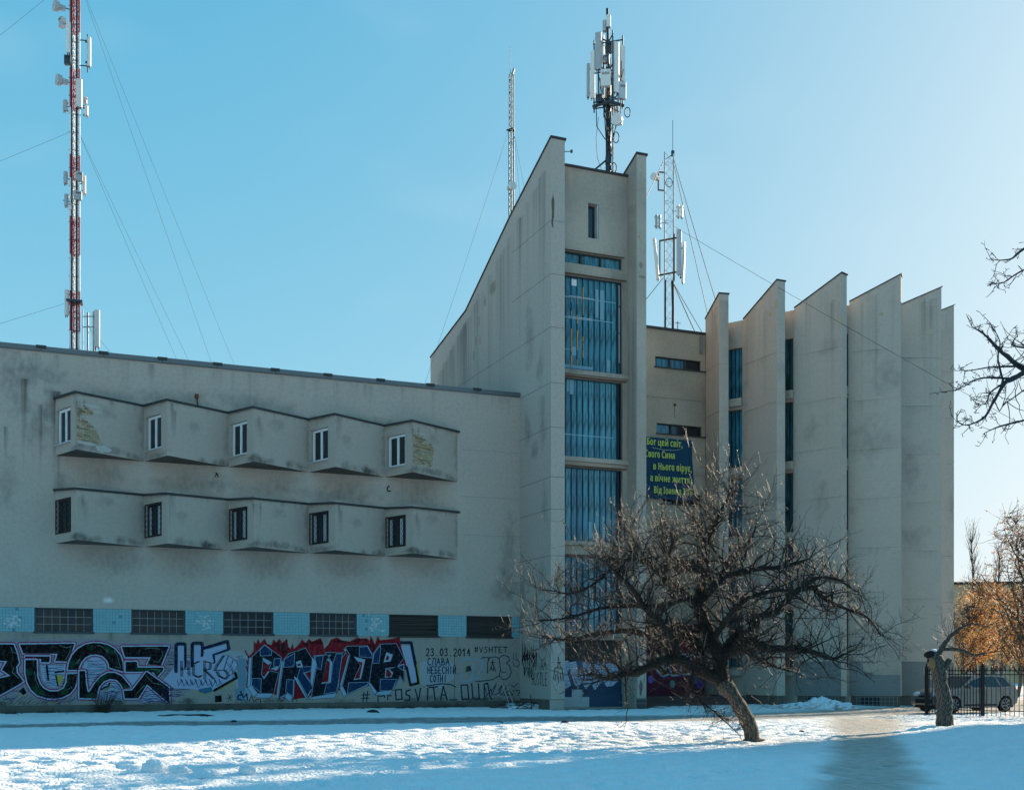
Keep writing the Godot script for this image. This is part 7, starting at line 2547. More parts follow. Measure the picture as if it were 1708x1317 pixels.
		for i in range(1, p.size()):
			var along := (p[i] - p[i - 1]).normalized()
			var count := 2 if r[i] > 0.10 else 3
			if hang: count = 2
			for c in count:
				if rng.randf() > 0.80:
					continue
				var dir := (along * rng.randf_range(0.1, 0.9) + Vector3(rng.randfn(), rng.randfn() * 0.7 + 0.25, rng.randfn())).normalized()
				if hang:
					dir = (along + Vector3(rng.randfn(), rng.randfn() * 0.5, rng.randfn()) * 0.6).normalized()
				var len := rng.randf_range(0.4, 1.55) * (0.5 if hang else 1.0)
				var br := wander(p[i], dir, len, clampf(r[i] * 0.40, 0.009, 0.024), 0.005, 7, 0.24, 0.05 if rng.randf() < 0.7 else -0.07)
				boughs.tube(br[0], br[1], 5, false)
				var bp: PackedVector3Array = br[0]
				for j in range(1, bp.size()):
					var bd := (bp[j] - bp[j - 1]).normalized()
					for q in 2:
						if rng.randf() > 0.74: continue
						var td := (bd * 0.6 + Vector3(rng.randfn(), rng.randfn() * 0.8 + 0.3, rng.randfn()) * 0.8).normalized()
						var tw := wander(bp[j], td, rng.randf_range(0.15, 0.60), 0.0046, 0.0028, 4, 0.24, 0.07)
						twigs.tube(tw[0], tw[1], 3, false)
						var tp: PackedVector3Array = tw[0]
						for s in range(1, 5):
							if rng.randf() < 0.25:
								# short fruit spurs
								var sd := (Vector3(rng.randfn(), rng.randfn() + 0.5, rng.randfn())).normalized()
								twigs.tube(PackedVector3Array([tp[s], tp[s] + sd * 0.03, tp[s] + sd * rng.randf_range(0.05, 0.10) + Vector3(0, 0.015, 0)]), PackedFloat32Array([0.004, 0.0038, 0.0042]), 3, false)
				# upright shoots of the last summers
				if bp[bp.size() - 1].y > 2.3 and rng.randf() < 0.6 and not hang:
					var sh := wander(bp[rng.randi_range(2, bp.size() - 1)], Vector3(rng.randfn() * 0.25, 1.0, rng.randfn() * 0.25), rng.randf_range(0.20, 0.55), 0.0068, 0.0038, 5, 0.07, 0.12)
					shoots.tube(sh[0], sh[1], 4, false)
					var sp: PackedVector3Array = sh[0]
					for s in range(1, sp.size()):
						for e in 2:
							var sd := Vector3(rng.randfn(), 0.9, rng.randfn()).normalized()
							shoots.tube(PackedVector3Array([sp[s], sp[s] + sd * rng.randf_range(0.02, 0.05)]), PackedFloat32Array([0.005, 0.003]), 3, false)
	kind(obj("boughs", boughs.mesh(), M.bark_shaded, t), "stuff")
	kind(obj("twigs", twigs.mesh(), M.twig, t), "stuff")
	kind(obj("shoots", shoots.mesh(), M.shoot, t), "stuff")


func build_stump_tree() -> void:
	var t := thing("cut_back_tree", "short thick cut back tree with a few thin branches by the fence", "tree", Vector3(13.07, 0, -35.8))
	var back := Transform3D(Basis.IDENTITY, -t.position)
	var trunk := smooth_limb([[13.07, -0.2, -35.80, 0.30], [13.05, 0.30, -35.80, 0.245], [13.04, 0.78, -35.80, 0.225], [12.91, 1.50, -35.75, 0.215], [12.77, 1.95, -35.70, 0.235], [12.62, 2.14, -35.66, 0.20]], 0.06)
	var m := MB.new(); m.T = back
	m.tube(trunk[0], trunk[1], 16)
	obj("trunk", m.mesh(), M.bark, t)
	# pale wood where the limb was torn away, snow on the cut
	m = MB.new(); m.T = back
	var k := noise(1.5, 2, 95)
	m.lump(Vector3(12.58, 1.93, -35.50), Vector3(0.09, 0.19, 0.055), 0.8, k, 14, 18)
	obj("torn_wood", m.mesh(), plain(0.30, 0.18, 0.085, 0.9), t)
	m = MB.new(); m.T = back
	m.lump(Vector3(12.66, 2.31, -35.62), Vector3(0.10, 0.05, 0.11), 0.35, k)
	obj("snow_cap", m.mesh(), M.snow_heap, t)
	var stub := smooth_limb([[12.72, 2.02, -35.68, 0.17], [12.60, 2.16, -35.62, 0.15], [12.47, 2.20, -35.57, 0.11], [12.40, 2.15, -35.54, 0.06]], 0.08)
	m = MB.new(); m.T = back
	m.tube(stub[0], stub[1], 12)
	obj("stub", m.mesh(), M.bark_shaded, t)
	var limbs := [[[12.77, 2.08, -35.70, 0.1], [12.91, 2.40, -35.60, 0.08], [13.11, 2.72, -35.50, 0.06], [13.39, 3.00, -35.30, 0.04], [13.65, 3.10, -35.20, 0.02], [14.0, 3.0, -35.1, 0.01]],
		[[12.91, 2.35, -35.60, 0.06], [13.34, 2.34, -35.40, 0.045], [13.71, 2.18, -35.20, 0.03], [14.07, 2.25, -35.00, 0.015], [14.5, 2.3, -34.9, 0.008]], [[13.00, 1.78, -35.70, 0.11], [13.10, 2.0, -35.60, 0.09], [13.14, 2.06, -35.58, 0.07]]]
	var tw := MB.new(); tw.T = back
	for l in limbs:
		var b := smooth_limb(l, 0.08)
		m = MB.new(); m.T = back
		m.tube(b[0], b[1], 8)
		obj("limb", m.mesh(), M.bark, t)
		if l.size() < 4: continue
		for i in range(3, b[0].size()):
			for q in 2:
				if rng.randf() < 0.55:
					var d := Vector3(rng.randfn() * 0.8 + 0.1, absf(rng.randfn()) * 0.9 + 0.25, rng.randfn() * 0.6)
					var s := wander(b[0][i], d, rng.randf_range(0.3, 1.3), 0.012, 0.004, 8, 0.16, 0.04)
					tw.tube(s[0], s[1], 4, false)
					for j in range(2, s[0].size()):
						if rng.randf() < 0.45:
							var s2 := wander(s[0][j], d + Vector3(rng.randfn(), rng.randfn(), rng.randfn()), rng.randf_range(0.1, 0.4), 0.005, 0.003, 4, 0.2, 0.05)
							tw.tube(s2[0], s2[1], 3, false)
	for q in [[-0.55, 0.35], [-0.8, 0.1]]:
		var s := wander(Vector3(12.6, 2.2, -35.6), Vector3(q[0], q[1], 0.1), 0.85, 0.010, 0.004, 8, 0.12, 0.03)
		tw.tube(s[0], s[1], 4, false)
	kind(obj("twigs", tw.mesh(), M.twig, t), "stuff")


func build_side_tree() -> void:
	var t := thing("overhanging_tree", "bare tree right of the view whose dark branches hang into the sky", "tree", Vector3(11.4, 0, -21.0))
	var back := Transform3D(Basis.IDENTITY, -t.position)
	var limbs := [
		[[11.4, -0.2, -21.0, 0.30], [11.45, 2.0, -21.0, 0.24], [11.35, 4.5, -21.0, 0.21], [11.5, 7.5, -21.1, 0.16], [11.4, 10.0, -21.2, 0.09], [11.6, 12.0, -21.3, 0.03]],
		[[11.4, 5.2, -21.0, 0.12], [10.4, 6.2, -20.7, 0.11], [9.38, 6.66, -20.50, 0.09], [8.63, 6.89, -20.20, 0.045], [8.19, 7.14, -20.00, 0.03], [7.90, 7.36, -19.90, 0.018], [7.68, 7.44, -19.80, 0.007]],
		[[11.4, 6.4, -21.1, 0.11], [10.3, 7.1, -20.8, 0.10], [9.38, 7.07, -20.50, 0.08], [8.89, 6.87, -20.20, 0.05], [8.44, 6.62, -20.00, 0.042], [8.25, 6.51, -19.90, 0.034], [8.01, 6.14, -19.80, 0.024], [7.82, 5.89, -19.70, 0.017], [7.50, 5.76, -19.60, 0.010], [7.30, 5.81, -19.50, 0.005]],
		[[8.44, 6.62, -20.00, 0.024], [8.14, 6.64, -20.00, 0.016], [7.84, 6.62, -20.00, 0.012], [7.50, 6.43, -19.90, 0.008], [7.15, 6.37, -19.90, 0.004]],
		[[11.4, 4.6, -21.0, 0.08], [10.3, 5.7, -20.8, 0.06], [9.48, 6.14, -20.50, 0.04], [8.80, 6.00, -20.40, 0.02], [8.37, 5.89, -20.30, 0.014], [8.04, 5.75, -20.20, 0.006]],
		[[11.4, 9.0, -21.2, 0.09], [10.3, 9.6, -20.9, 0.06], [9.53, 9.39, -20.60, 0.04], [8.80, 8.95, -20.40, 0.022], [8.52, 8.74, -20.30, 0.014], [8.17, 8.70, -20.20, 0.006]],
		[[11.4, 8.0, -21.2, 0.09], [10.3, 9.0, -20.9, 0.06], [9.53, 8.87, -20.60, 0.035], [8.80, 8.59, -20.40, 0.015], [8.42, 8.35, -20.30, 0.011], [8.23, 8.33, -20.30, 0.005]],
		[[8.25, 6.51, -19.90, 0.022], [8.03, 6.84, -19.60, 0.014], [8.02, 7.11, -19.50, 0.009], [7.85, 7.32, -19.40, 0.005]],
		[[8.63, 6.89, -20.20, 0.022], [8.20, 6.92, -20.40, 0.013], [7.93, 6.89, -20.50, 0.008], [7.75, 6.90, -20.50, 0.004]],
		[[8.20, 6.49, -19.90, 0.018], [8.10, 6.41, -20.10, 0.013], [8.07, 6.26, -20.20, 0.008], [7.92, 6.22, -20.20, 0.004]],
		[[11.4, 6.8, -21.1, 0.09], [10.4, 7.4, -21.0, 0.06], [9.62, 7.47, -20.80, 0.04], [9.18, 7.42, -21.00, 0.022], [8.91, 7.50, -21.10, 0.014], [9.03, 7.69, -21.20, 0.006]],
		[[11.5, 7.0, -21.1, 0.10], [12.6, 8.6, -21.4, 0.07], [13.8, 9.6, -21.6, 0.04], [14.6, 10.3, -21.8, 0.015]], [[11.4, 5.5, -21.0, 0.10], [12.4, 6.5, -20.4, 0.07], [13.6, 7.0, -19.9, 0.03], [14.4, 7.3, -19.6, 0.01]],
	]
	var tw := MB.new(); tw.T = back
	for li in limbs.size():
		var b := smooth_limb(limbs[li], 0.10)
		var m := MB.new(); m.T = back
		m.tube(b[0], b[1], 12 if li == 0 else 7)
		obj("trunk" if li == 0 else "branch", m.mesh(), M.twig_dark, t)
		for i in range(2, b[0].size()):
			if b[1][i] > 0.05:
				# the heavier wood carries boughs that spread away from the yard
				for q in 2:
					if rng.randf() > 0.7 or b[0][i].y < 3.5: continue
					var bo := wander(b[0][i], Vector3(rng.randf_range(0.2, 1.0), rng.randf_range(0.0, 0.9), rng.randfn() * 0.8), rng.randf_range(0.8, 2.4), b[1][i] * 0.35, 0.008, 9, 0.16, 0.05)
					tw.tube(bo[0], bo[1], 5, false)
					for j in range(2, bo[0].size()):
						for e in 2:
							var t2 := wander(bo[0][j], Vector3(rng.randfn() * 0.7 + 0.3, rng.randfn() + 0.4, rng.randfn()), rng.randf_range(0.2, 0.8), 0.010, 0.004, 5, 0.22, 0.05)
							tw.tube(t2[0], t2[1], 3, false)
			if b[1][i] > 0.06 and li > 0: continue
			for q in 2 if li > 0 else 1:
				if rng.randf() > 0.62: continue
				var al: Vector3 = (b[0][i] - b[0][i - 1]).normalized()
				var d := (al * 0.7 + Vector3(rng.randfn(), rng.randfn(), rng.randfn()) * 0.7).normalized()
				var s := wander(b[0][i], d, rng.randf_range(0.10, 0.40), 0.0065, 0.004, 5, 0.28, 0.05)
				tw.tube(s[0], s[1], 4, false)
				for j in range(1, s[0].size()):
					if rng.randf() < 0.5:
						var sd := Vector3(rng.randfn(), rng.randfn(), rng.randfn()).normalized()
						tw.tube(PackedVector3Array([s[0][j], s[0][j] + sd * rng.randf_range(0.03, 0.10)]), PackedFloat32Array([0.005, 0.006]), 3, false)
	kind(obj("twigs", tw.mesh(), M.twig_dark, t), "stuff")


# A young broad tree that has kept part of its dry leaves.
func leafy_tree(called: String, label: String, at: Vector3, h: float, spread: float, leaves: int, low: float, tones: Array, group: String, seed_: int) -> void:
	rng.seed = seed_
	var t := thing(called, label, "tree", at, 0.0, group)
	var m := MB.new()
	var tips := []
	var lean := Vector3(rng.randfn() * 0.05, 1, rng.randfn() * 0.05)
	var trunk := wander(Vector3(0, -0.2, 0), lean, h * 0.92, 0.02 * h, 0.02, 12, 0.05, 0.05)
	m.tube(trunk[0], trunk[1], 9)
	var fine := MB.new()
	for i in range(3, 12):
		for q in 3:
			var an := rng.randf() * TAU
			var frac := i / 12.0
			var d := Vector3(cos(an), 0.75 + frac * 0.8, sin(an))
			var len := spread * (1.15 - frac * 0.75) * rng.randf_range(0.7, 1.1)
			var b := wander(trunk[0][i], d, len, 0.011 * h * (1.1 - frac), 0.012, 9, 0.13, 0.06)
			m.tube(b[0], b[1], 6, false)
			for j in range(2, b[0].size()):
				for e in 3:
					var s := wander(b[0][j], Vector3(rng.randfn(), rng.randfn() * 0.7 + 0.5, rng.randfn()), rng.randf_range(0.5, 1.2) * spread * 0.30, 0.018, 0.007, 5, 0.2, 0.05)
					fine.tube(s[0], s[1], 3, false)
					for w in range(1, s[0].size()):
						tips.append(s[0][w])
	obj("trunk", m.mesh(), M.bark, t)
	kind(obj("twigs", fine.mesh(), M.twig, t), "stuff")
	if leaves == 0:
		return
	var lf := MB.new()
	lf.colored = true
	var k := noise(0.5, 2, seed_)
	var n := 0
	var tries := 0
	while n < leaves and tries < leaves * 6:
		tries += 1
		var c: Vector3 = tips[rng.randi() % tips.size()]
		if c.y < h * low or k.get_noise_3dv(c) + 0.25 - 0.55 * (c.y / h) * (1.0 - low) < rng.randf_range(-0.45, 0.2):
			continue
		n += 1
		var sz := rng.randf_range(0.07, 0.14)
		var a := Vector3(rng.randfn(), rng.randfn(), rng.randfn()).normalized() * sz
		var e := a.cross(Vector3(rng.randfn(), rng.randfn(), rng.randfn())).normalized() * sz * 0.7
		var o := c + Vector3(rng.randfn(), rng.randfn() - 0.3, rng.randfn()) * 0.13
		var tone = tones[rng.randi() % tones.size()]
		var bright := rng.randf_range(0.75, 1.2)
		lf.col = Color(tone[0] * bright, tone[1] * bright, tone[2] * bright)
		lf.quad(o - a * 0.5, o + e * 0.5 + a * 0.1, o + a * 0.5, o - e * 0.5 + a * 0.1, Vector3(0, 1, 0.2))
	var lm := StandardMaterial3D.new()
	lm.vertex_color_use_as_albedo = true
	lm.roughness = 0.7
	lm.backlight_enabled = true
	lm.backlight = Color(0.9, 0.9, 0.9)
	kind(obj("leaves", lf.mesh(), lm, t), "stuff")


func build_far_trees() -> void:
	var orange := [[0.72, 0.37, 0.11], [0.62, 0.28, 0.08], [0.78, 0.46, 0.17], [0.52, 0.22, 0.08]]
	var brown := [[0.42, 0.22, 0.11], [0.36, 0.16, 0.07], [0.50, 0.26, 0.10]]
	leafy_tree("oak_tree", "tall spreading tree with thin dry brown leaves behind the car", Vector3(27.2, 0, -62.0), 10.2, 4.6, 2300, 0.30, brown, "", 501)
	leafy_tree("hornbeam_tree", "dense rounded tree of bright orange leaves right against the hall's edge", Vector3(36.0, 0, -90.0), 8.6, 4.2, 6500, 0.12, orange, "", 502)
	leafy_tree("hornbeam_tree_001", "dense orange leaved tree right of the rounded one", Vector3(39.5, 0, -96.0), 8.0, 4.0, 5500, 0.10, orange, "", 503)
	leafy_tree("hornbeam_tree_002", "orange leaved tree at the right edge behind the fence", Vector3(33.2, 0, -78.0), 7.0, 4.2, 5000, 0.10, orange, "", 504)
	leafy_tree("hornbeam_tree_003", "low orange leaved tree between the car and the apartment house", Vector3(30.2, 0, -80.0), 6.2, 3.8, 4500, 0.08, orange, "", 505)
	leafy_tree("hornbeam_tree_004", "orange leaved tree standing right of the view behind the fence", Vector3(44.0, 0, -92.0), 8.5, 4.4, 5000, 0.10, orange, "", 506)
	# bare poplars far behind
	for i in 2:
		rng.seed = 520 + i
		var at: Vector3 = [Vector3(57.0, 0, -146.0), Vector3(59.6, 0, -147.0)][i]
		var t := thing("poplar_tree" if i == 0 else "poplar_tree_001", ["tall bare poplar behind the orange trees, the left of two", "lower bare poplar behind the orange trees, the right of two"][i], "tree", at)
		var m := MB.new()
		var tr := wander(Vector3(0, -0.2, 0), Vector3.UP, 19.0 - i * 2.2, 0.3, 0.03, 14, 0.02, 0.1)
		m.tube(tr[0], tr[1], 7)
		obj("trunk", m.mesh(), M.bark, t)
		var f := MB.new()
		for j in range(3, 14):
			for q in 7:
				var an := rng.randf() * TAU
				var s := wander(tr[0][j], Vector3(cos(an) * 0.5, 1.1, sin(an) * 0.5), rng.randf_range(1.5, 3.6), 0.045, 0.012, 6, 0.08, 0.1)
				f.tube(s[0], s[1], 4, false)
				for e in range(1, 6):
					var s2 := wander(s[0][e], Vector3(rng.randfn() * 0.5, 1, rng.randfn() * 0.5), rng.randf_range(0.6, 1.4), 0.018, 0.008, 3, 0.1, 0.1)
					f.tube(s2[0], s2[1], 3, false)
		kind(obj("twigs", f.mesh(), M.twig, t), "stuff")
	rng.seed = 600


# ---------------------------------------------------------------- fence and car
func build_fence() -> void:
	var t := thing("iron_fence", "black iron fence of pointed upright bars in front of the silver car", "fence", Vector3(16.5, 0, -47.2))
	var pts := [Vector3(0, 0, 0), Vector3(1.15, 0, 2.7), Vector3(3.0, 0, 3.6), Vector3(4.9, 0, 4.4), Vector3(6.8, 0, 5.2)]
	var bar := MB.new()
	bar.box(Vector3(-0.012, 0.02, -0.012), Vector3(0.012, 1.74, 0.012))
	bar.flat3(Vector3(-0.03, 1.74, 0), Vector3(0.03, 1.74, 0), Vector3(0, 1.92, 0), Vector3(0, 0, 1))
	bar.flat3(Vector3(0, 1.74, -0.03), Vector3(0, 1.74, 0.03), Vector3(0, 1.92, 0), Vector3(1, 0, 0))
	bar.flat3(Vector3(-0.03, 1.74, 0.001), Vector3(0, 1.74, 0.03), Vector3(0, 1.92, 0), Vector3(-1, 0, 1))
	var bm := bar.mesh()
	var post := MB.new()
	post.box(Vector3(-0.06, -0.2, -0.06), Vector3(0.06, 1.86, 0.06))
	post.prism(PackedVector2Array([Vector2(-0.075, -0.075), Vector2(0.075, -0.075), Vector2(0.075, 0.075), Vector2(-0.075, 0.075)]), 1.862, 1.90)
	post.lump(Vector3(0, 1.95, 0), Vector3(0.05, 0.06, 0.05), 0.0, yard_low, 6, 8)
	var pm := post.mesh()
	for i in pts.size():
		var p := obj("post", pm, M.black_iron, t)
		p.position = pts[i]
		if i == pts.size() - 1: continue
		var a: Vector3 = pts[i]
		var c: Vector3 = pts[i + 1]
		var n := roundi(a.distance_to(c) / 0.155)
		for j in range(1, n):
			var o := obj("bar", bm, M.black_iron, t)
			o.position = a.lerp(c, float(j) / n)
			o.rotation.y = atan2(-(c - a).z, (c - a).x)
		for y in [0.22, 1.58, 1.72]:
			var m := MB.new()
			m.T = Transform3D(Basis(Vector3.UP, atan2(-(c - a).z, (c - a).x)), a)
			m.box(Vector3(0.06, y - 0.018, -0.021), Vector3(a.distance_to(c) - 0.06, y + 0.018, 0.021))
			obj("rail", m.mesh(), M.black_iron, t)


func build_car() -> void:
	# nose towards -x in its own axes; near side is +z
	var t := thing("parked_car", "silver compact car parked behind the iron fence", "car", Vector3(18.95, 0.0, -49.6), deg_to_rad(22))
	t.scale = Vector3.ONE * 1.06
	var paint := plain(0.19, 0.175, 0.16, 0.28, 0.5)
	paint.clearcoat_enabled = true
	paint.clearcoat = 0.7
	paint.clearcoat_roughness = 0.08
	var profile := PackedVector2Array()
	# lower body with two wheel arches
	var outline := [[-2.02, 0.30], [-1.78, 0.22]]
	for i in 9:
		var an := PI - PI * i / 8.0
		outline.append([-1.30 + cos(an) * 0.36, 0.28 + sin(an) * 0.38])
	outline.append_array([[-0.85, 0.20], [0.82, 0.20]])
	for i in 9:
		var an := PI - PI * i / 8.0
		outline.append([1.26 + cos(an) * 0.36, 0.28 + sin(an) * 0.38])
	outline.append_array([[1.72, 0.26], [1.93, 0.36], [1.98, 0.60], [1.95, 0.88], [1.80, 0.98], [-0.95, 0.95], [-1.45, 0.90], [-1.86, 0.78], [-2.03, 0.62], [-2.06, 0.42]])
	for q in outline:
		profile.append(Vector2(q[0], q[1]))
	# rounded plan: the sides draw in towards the top and the ends
	var m := MB.new()
	m.extrude(profile, -0.84, 0.84)
	for i in m.v.size():
		var p := m.v[i]
		var pull := 1.0 - 0.13 * smoothstep(1.35, 2.1, absf(p.x)) - 0.035 * smoothstep(0.55, 0.98, p.y) - 0.04 * smoothstep(0.45, 0.2, p.y)
		m.v[i] = Vector3(p.x, p.y, p.z * pull)
	obj("body", m.mesh(), paint, t)
	# cabin
	var cab := [Vector2(-0.98, 0.94), Vector2(-0.20, 1.41), Vector2(0.05, 1.48), Vector2(0.80, 1.49), Vector2(1.45, 1.40), Vector2(1.86, 0.97)]
	m = MB.new()
	m.extrude(PackedVector2Array(cab), -0.80, 0.80)
	var shrink := func(p: Vector3) -> Vector3:
		return Vector3(p.x, p.y, p.z * (1.0 - 0.24 * smoothstep(0.90, 1.50, p.y)))
	for i in m.v.size():
		m.v[i] = shrink.call(m.v[i])
	obj("cabin", m.mesh(), paint, t)
	for side in [1.0, -1.0]:
		for w in [[[-0.72, 0.98], [-0.12, 1.36], [0.22, 1.40], [0.22, 0.98]], [[0.30, 0.98], [0.30, 1.40], [0.86, 1.40], [1.04, 0.98]], [[1.12, 0.99], [0.95, 1.39], [1.32, 1.34], [1.58, 1.02]]]:
			m = MB.new()
			var q := []
			for p in w:
				q.append(shrink.call(Vector3(p[0], p[1], 0.806 * side)) + Vector3(0, 0, 0.004 * side))
			m.quad(q[0], q[1], q[2], q[3], Vector3(0, 0.3, side))
			obj("side_window", m.mesh(), M.glass_dark, t)
	for w in [[[-0.90, 0.99], [-0.24, 1.39], "windscreen"], [[1.82, 1.02], [1.50, 1.36], "rear_window"]]:
		m = MB.new()
		var off := Vector3(-0.006, 0.008, 0) if w[2] == "windscreen" else Vector3(0.008, 0.008, 0)
		var lo: Vector3 = shrink.call(Vector3(w[0][0], w[0][1], 0.72))
		var hi: Vector3 = shrink.call(Vector3(w[1][0], w[1][1], 0.72))
		m.quad(lo + off, Vector3(lo.x, lo.y, -lo.z) + off, Vector3(hi.x, hi.y, -hi.z) + off, hi + off, off)
		obj(w[2], m.mesh(), M.glass_dark, t)
	var tyre := plain(0.02, 0.02, 0.02, 0.9)
	for wx in [-1.30, 1.26]:
		for side in [1.0, -1.0]:
			m = MB.new()
			var z0: float = 0.64 * side
			var z1: float = 0.83 * side
			m.tube(PackedVector3Array([Vector3(0, 0, z0), Vector3(0, 0, z0 + 0.03 * side), Vector3(0, 0, z1 - 0.03 * side), Vector3(0, 0, z1)]), PackedFloat32Array([0.28, 0.315, 0.315, 0.27]), 20)
			var wh := obj("wheel", m.mesh(), tyre, t)
			wh.position = Vector3(wx, 0.315, 0)
			m = MB.new()
			for s in 7:
				var an := TAU * s / 7.0
				m.rod(Vector3(cos(an) * 0.04, sin(an) * 0.04, z1 + 0.008 * side), Vector3(cos(an) * 0.20, sin(an) * 0.20, z1 + 0.004 * side), 0.022, 5)
			var ring := PackedVector3Array()
			var rr := PackedFloat32Array()
			for s in 21:
				ring.append(Vector3(cos(TAU * s / 20.0) * 0.205, sin(TAU * s / 20.0) * 0.205, z1))
				rr.append(0.018)
			m.tube(ring, rr, 5)
			obj("rim", m.mesh(), M.steel, wh)
	for side in [1.0, -1.0]:
		m = MB.new()
		m.lump(Vector3(-1.93, 0.70, 0.52 * side), Vector3(0.12, 0.09, 0.19), 0.0, yard_low)
		obj("headlight", m.mesh(), M.grey_white, t)
		m = MB.new()
		m.lump(Vector3(1.90, 0.86, 0.60 * side), Vector3(0.09, 0.15, 0.10), 0.0, yard_low)
		obj("tail_light", m.mesh(), plain(0.45, 0.02, 0.02, 0.2), t)
		m = MB.new()
		m.lump(Vector3(-0.62, 1.00, 0.90 * side), Vector3(0.07, 0.075, 0.11), 0.0, yard_low)
		obj("mirror", m.mesh(), paint, t)
		m = MB.new()
		for x in [-0.05, 0.95]:
			m.box(Vector3(x, 0.83, 0.823 * side - 0.015), Vector3(x + 0.16, 0.855, 0.823 * side + 0.015))
		obj("door_handle", m.mesh(), paint, t)
		m = MB.new()
		for x in [-0.80, 0.26, 1.10]:
			m.box(Vector3(x, 0.34, 0.8425 * side - 0.004), Vector3(x + 0.012, 0.90, 0.8425 * side + 0.002))
		m.box(Vector3(-0.82, 0.26, 0.828 * side - 0.01), Vector3(0.82, 0.33, 0.828 * side + 0.01))
		obj("door_seam", m.mesh(), M.black_iron, t)
	m = MB.new()
	m.box(Vector3(-2.068, 0.36, -0.45), Vector3(-2.0, 0.52, 0.45))
	m.box(Vector3(-2.045, 0.60, -0.30), Vector3(-1.98, 0.67, 0.30))
	obj("grille", m.mesh(), M.black_iron, t)
	m = MB.new()
	m.box(Vector3(-1.95, 0.18, -0.62), Vector3(1.85, 0.30, 0.62))
	obj("underbody", m.mesh(), M.black_iron, t)


# ---------------------------------------------------------------- snow lumps, shrub, litter
func build_small_things() -> void:
	var k := noise(1.1, 4, 101)
	for q in [["snow_lump", "pale block of trodden snow left of the larger snow lump", -6.15, 20.4, 0.22, 0.17], ["snow_lump_001", "largest rounded snow lump in the sunlit yard", -5.05, 19.6, 0.27, 0.15], ["snow_lump_002", "small snow clod right of the largest snow lump", -4.45, 19.9, 0.14, 0.10], ["snow_lump_003", "low snow clod between the two larger lumps", -5.6, 20.1, 0.15, 0.08]]:
		var t := thing(q[0], q[1], "snow lump", Vector3(q[2], yard_height(q[2], q[3]), -q[3]), 0.0, "snow lumps in the yard")
		var m := MB.new()
		m.lump(Vector3(0, q[5] * 0.45, 0), Vector3(q[4], q[5], q[4] * 0.8), 0.35, k, 16, 24)
		obj("snow", m.mesh(), M.snow_heap, t)
		if q[0] == "snow_lump_001":
			m = MB.new()
			for i in 16:
				m.lump(Vector3(-0.12 + i * 0.012, 0.07 + rng.randfn() * 0.012, 0.19), Vector3(0.02, 0.016, 0.04), 0.4, k, 4, 6)
			kind(obj("grit", m.mesh(), M.slat, t), "stuff")
	# bank of cleared snow at the foot of the fins
	var t := thing("snow_bank", "long heap of cleared snow at the foot of the concrete fins", "snow heap", Vector3(14.6, 0, -54.4), -0.12)
	var m := MB.new()
	for q in [[-0.4, 0.0, 0.8, 0.46], [0.3, 0.1, 0.8, 0.28], [-1.2, 0.05, 0.8, 0.26], [-2.0, 0.1, 0.8, 0.16]]:
		m.lump(Vector3(q[0], 0.0, q[1]), Vector3(q[2], q[3], 0.7), 0.55, k, 20, 36)
	obj("snow", m.mesh(), M.snow_heap, t)
	# shrub by the graffiti wall
	var sp := world_of(-18.95, 0, 0.65)
	t = thing("bare_shrub", "small bare shrub with a clump of dead grass by the graffiti wall", "shrub", sp)
	m = MB.new()
	var g := MB.new()
	for i in 26:
		var an := rng.randf() * TAU
		var s := wander(Vector3(cos(an) * 0.12, 0, sin(an) * 0.10), Vector3(cos(an) * 0.55, 1.0, sin(an) * 0.4), rng.randf_range(0.6, 1.25), 0.014, 0.005, 7, 0.10, 0.02)
		m.tube(s[0], s[1], 4, false)
		for j in range(2, 7):
			if rng.randf() < 0.6:
				var s2 := wander(s[0][j], Vector3(rng.randfn(), 0.8, rng.randfn()), rng.randf_range(0.1, 0.4), 0.006, 0.003, 3, 0.2, 0.0)
				m.tube(s2[0], s2[1], 3, false)
	obj("stems", m.mesh(), M.twig, t)
	for i in 260:
		var an := rng.randf() * TAU
		var a := Vector3(cos(an) * rng.randf() * 0.34, -0.02, sin(an) * rng.randf() * 0.2)
		var c := a + Vector3(rng.randfn() * 0.14, rng.randf_range(0.15, 0.36), rng.randfn() * 0.10)
		g.tube(PackedVector3Array([a, (a + c) / 2.0 + Vector3(0, 0.05, 0), c]), PackedFloat32Array([0.008, 0.006, 0.002]), 3, false)
	kind(obj("dead_grass", g.mesh(), plain(0.09, 0.065, 0.045, 0.9), t), "stuff")
	# weeds along the foot of the graffiti wall
	var wd := MB.new()
	for i in 900:
		var u := -23.0 + 23.0 * rng.randf()
		if k.get_noise_2d(u * 0.5, 3.0) < -0.05: continue
		var a := world_of(u, -0.03, 0.10 + 0.55 * rng.randf() * rng.randf())
		var c := a + Vector3(rng.randfn() * 0.08, rng.randf_range(0.06, 0.28), rng.randfn() * 0.08)
		wd.tube(PackedVector3Array([a, (a + c) / 2.0 + Vector3(0, 0.03, 0), c]), PackedFloat32Array([0.008, 0.006, 0.002]), 3, false)
	var we := obj("dead_weeds", wd.mesh(), plain(0.075, 0.058, 0.04, 0.9))
	tag(we, "thin dead weeds along the foot of the graffiti wall", "weeds")
	kind(we, "stuff")
	# heap of sticks and broken boards at the corner of the tower
	t = thing("brush_heap", "heap of brushwood and broken sticks in the corner between wing and tower", "brush heap", world_of(-0.6, 0, 1.6))
	for i in 34:
		var a := Vector3(rng.randfn() * 0.8, rng.randf() * 0.25, rng.randfn() * 0.5)
		var d := Vector3(rng.randfn(), rng.randf() * 0.5, rng.randfn()).normalized()
		m = MB.new()
		m.rod(a - d * rng.randf_range(0.2, 0.7), a + d * rng.randf_range(0.2, 0.7), rng.randf_range(0.01, 0.025), 5)
		obj("stick", m.mesh(), M.twig if i % 3 else M.slat, t)
	m = MB.new()
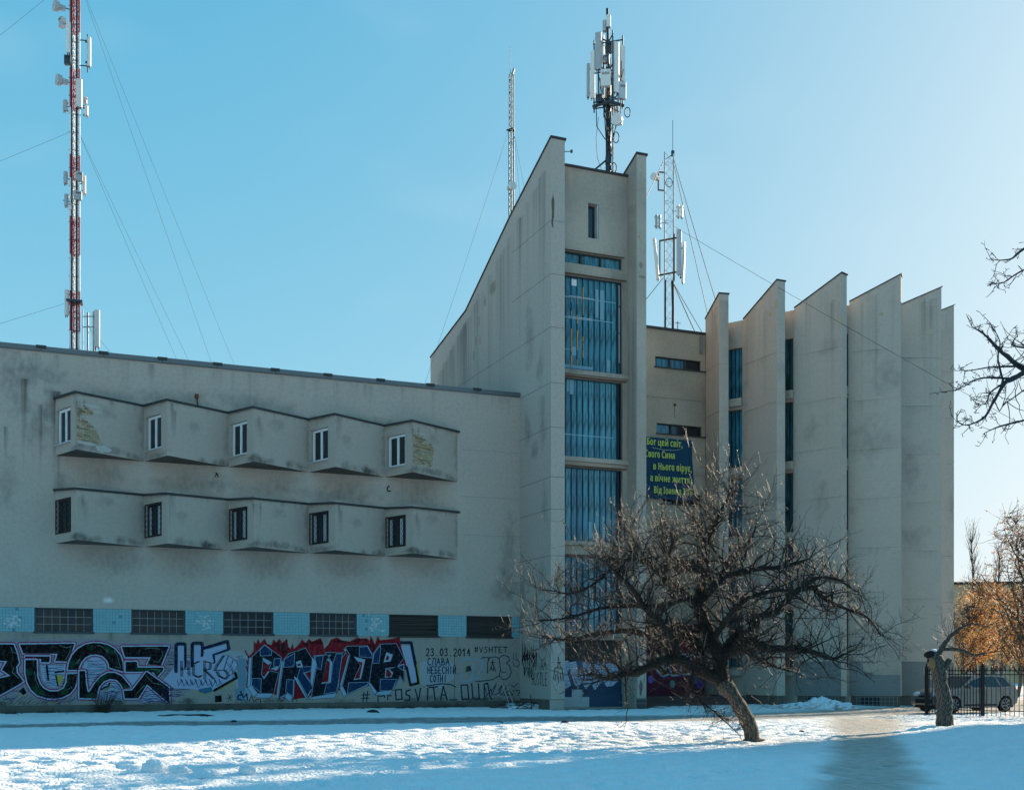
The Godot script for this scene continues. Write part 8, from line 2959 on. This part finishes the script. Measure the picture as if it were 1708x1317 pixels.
	m.lump(Vector3(0, -0.05, 0), Vector3(1.1, 0.26, 0.6), 0.9, k, 10, 16)
	obj("snow", m.mesh(), M.snow_heap, t)
	for i in 2:
		t = thing("leaning_stick" if i == 0 else "leaning_stick_001", ["pale stick leaning on the wing's wall, the left of two", "pale stick leaning on the wing's wall, the right of two"][i], "stick", world_of(-0.75 + i * 0.22, 0, 0.62), 0.0, "sticks leaning on the wall")
		m = MB.new()
		m.tube(PackedVector3Array([Vector3.ZERO, world_of(-0.95 + i * 0.22, 1.15, 0.05) - world_of(-0.75 + i * 0.22, 0, 0.62)]), PackedFloat32Array([0.022, 0.018]), 6)
		obj("stick", m.mesh(), M.lime, t)
	# dark clods and stones on the snow
	var dark := plain(0.03, 0.026, 0.022, 0.95)
	var spots := [[-5.7, 48.6, 0.34, "large dark clod of earth on the snow below the red graffiti letters"], [-0.4, 38.5, 0.13, "dark clod in the sunlit snow below the tower, the left of two"], [1.7, 38.2, 0.13, "dark clod in the sunlit snow below the tower, the right of two"], [8.2, 33.6, 0.10, "small dark clod just right of the leaning trunk"], [11.3, 19.6, 0.05, "tiny dark clod in the shaded snow right of the path"], [-9.5, 40.5, 0.12, "dark clod at the edge of the lane"]]
	for i in spots.size():
		var s = spots[i]
		var o := thing("clod" if i == 0 else "clod_%03d" % i, s[3], "clod", Vector3(s[0], yard_height(s[0], s[1]), -s[1]), rng.randf() * TAU, "dark clods on the snow")
		m = MB.new()
		m.lump(Vector3(0, s[2] * 0.15, 0), Vector3(s[2], s[2] * 0.4, s[2] * 0.7), 0.6, k, 7, 10)
		obj("earth", m.mesh(), dark, o)
	# two bare holes in the snow
	for q in [["bare_patch", "dark bare patch in the snow beside the lane", -12.6, 46.0, 1.1], ["bare_patch_001", "longer dark bare patch in the shaded snow at the left", -12.2, 34.2, 1.4]]:
		m = MB.new()
		m.lump(Vector3.ZERO, Vector3(q[4], 0.10, 0.16), 0.6, k, 6, 20)
		var o := obj(q[0], m.mesh(), dark)
		o.position = Vector3(q[2], yard_height(q[2], q[3]) - 0.045, -q[3])
		tag(o, q[1], "bare ground")
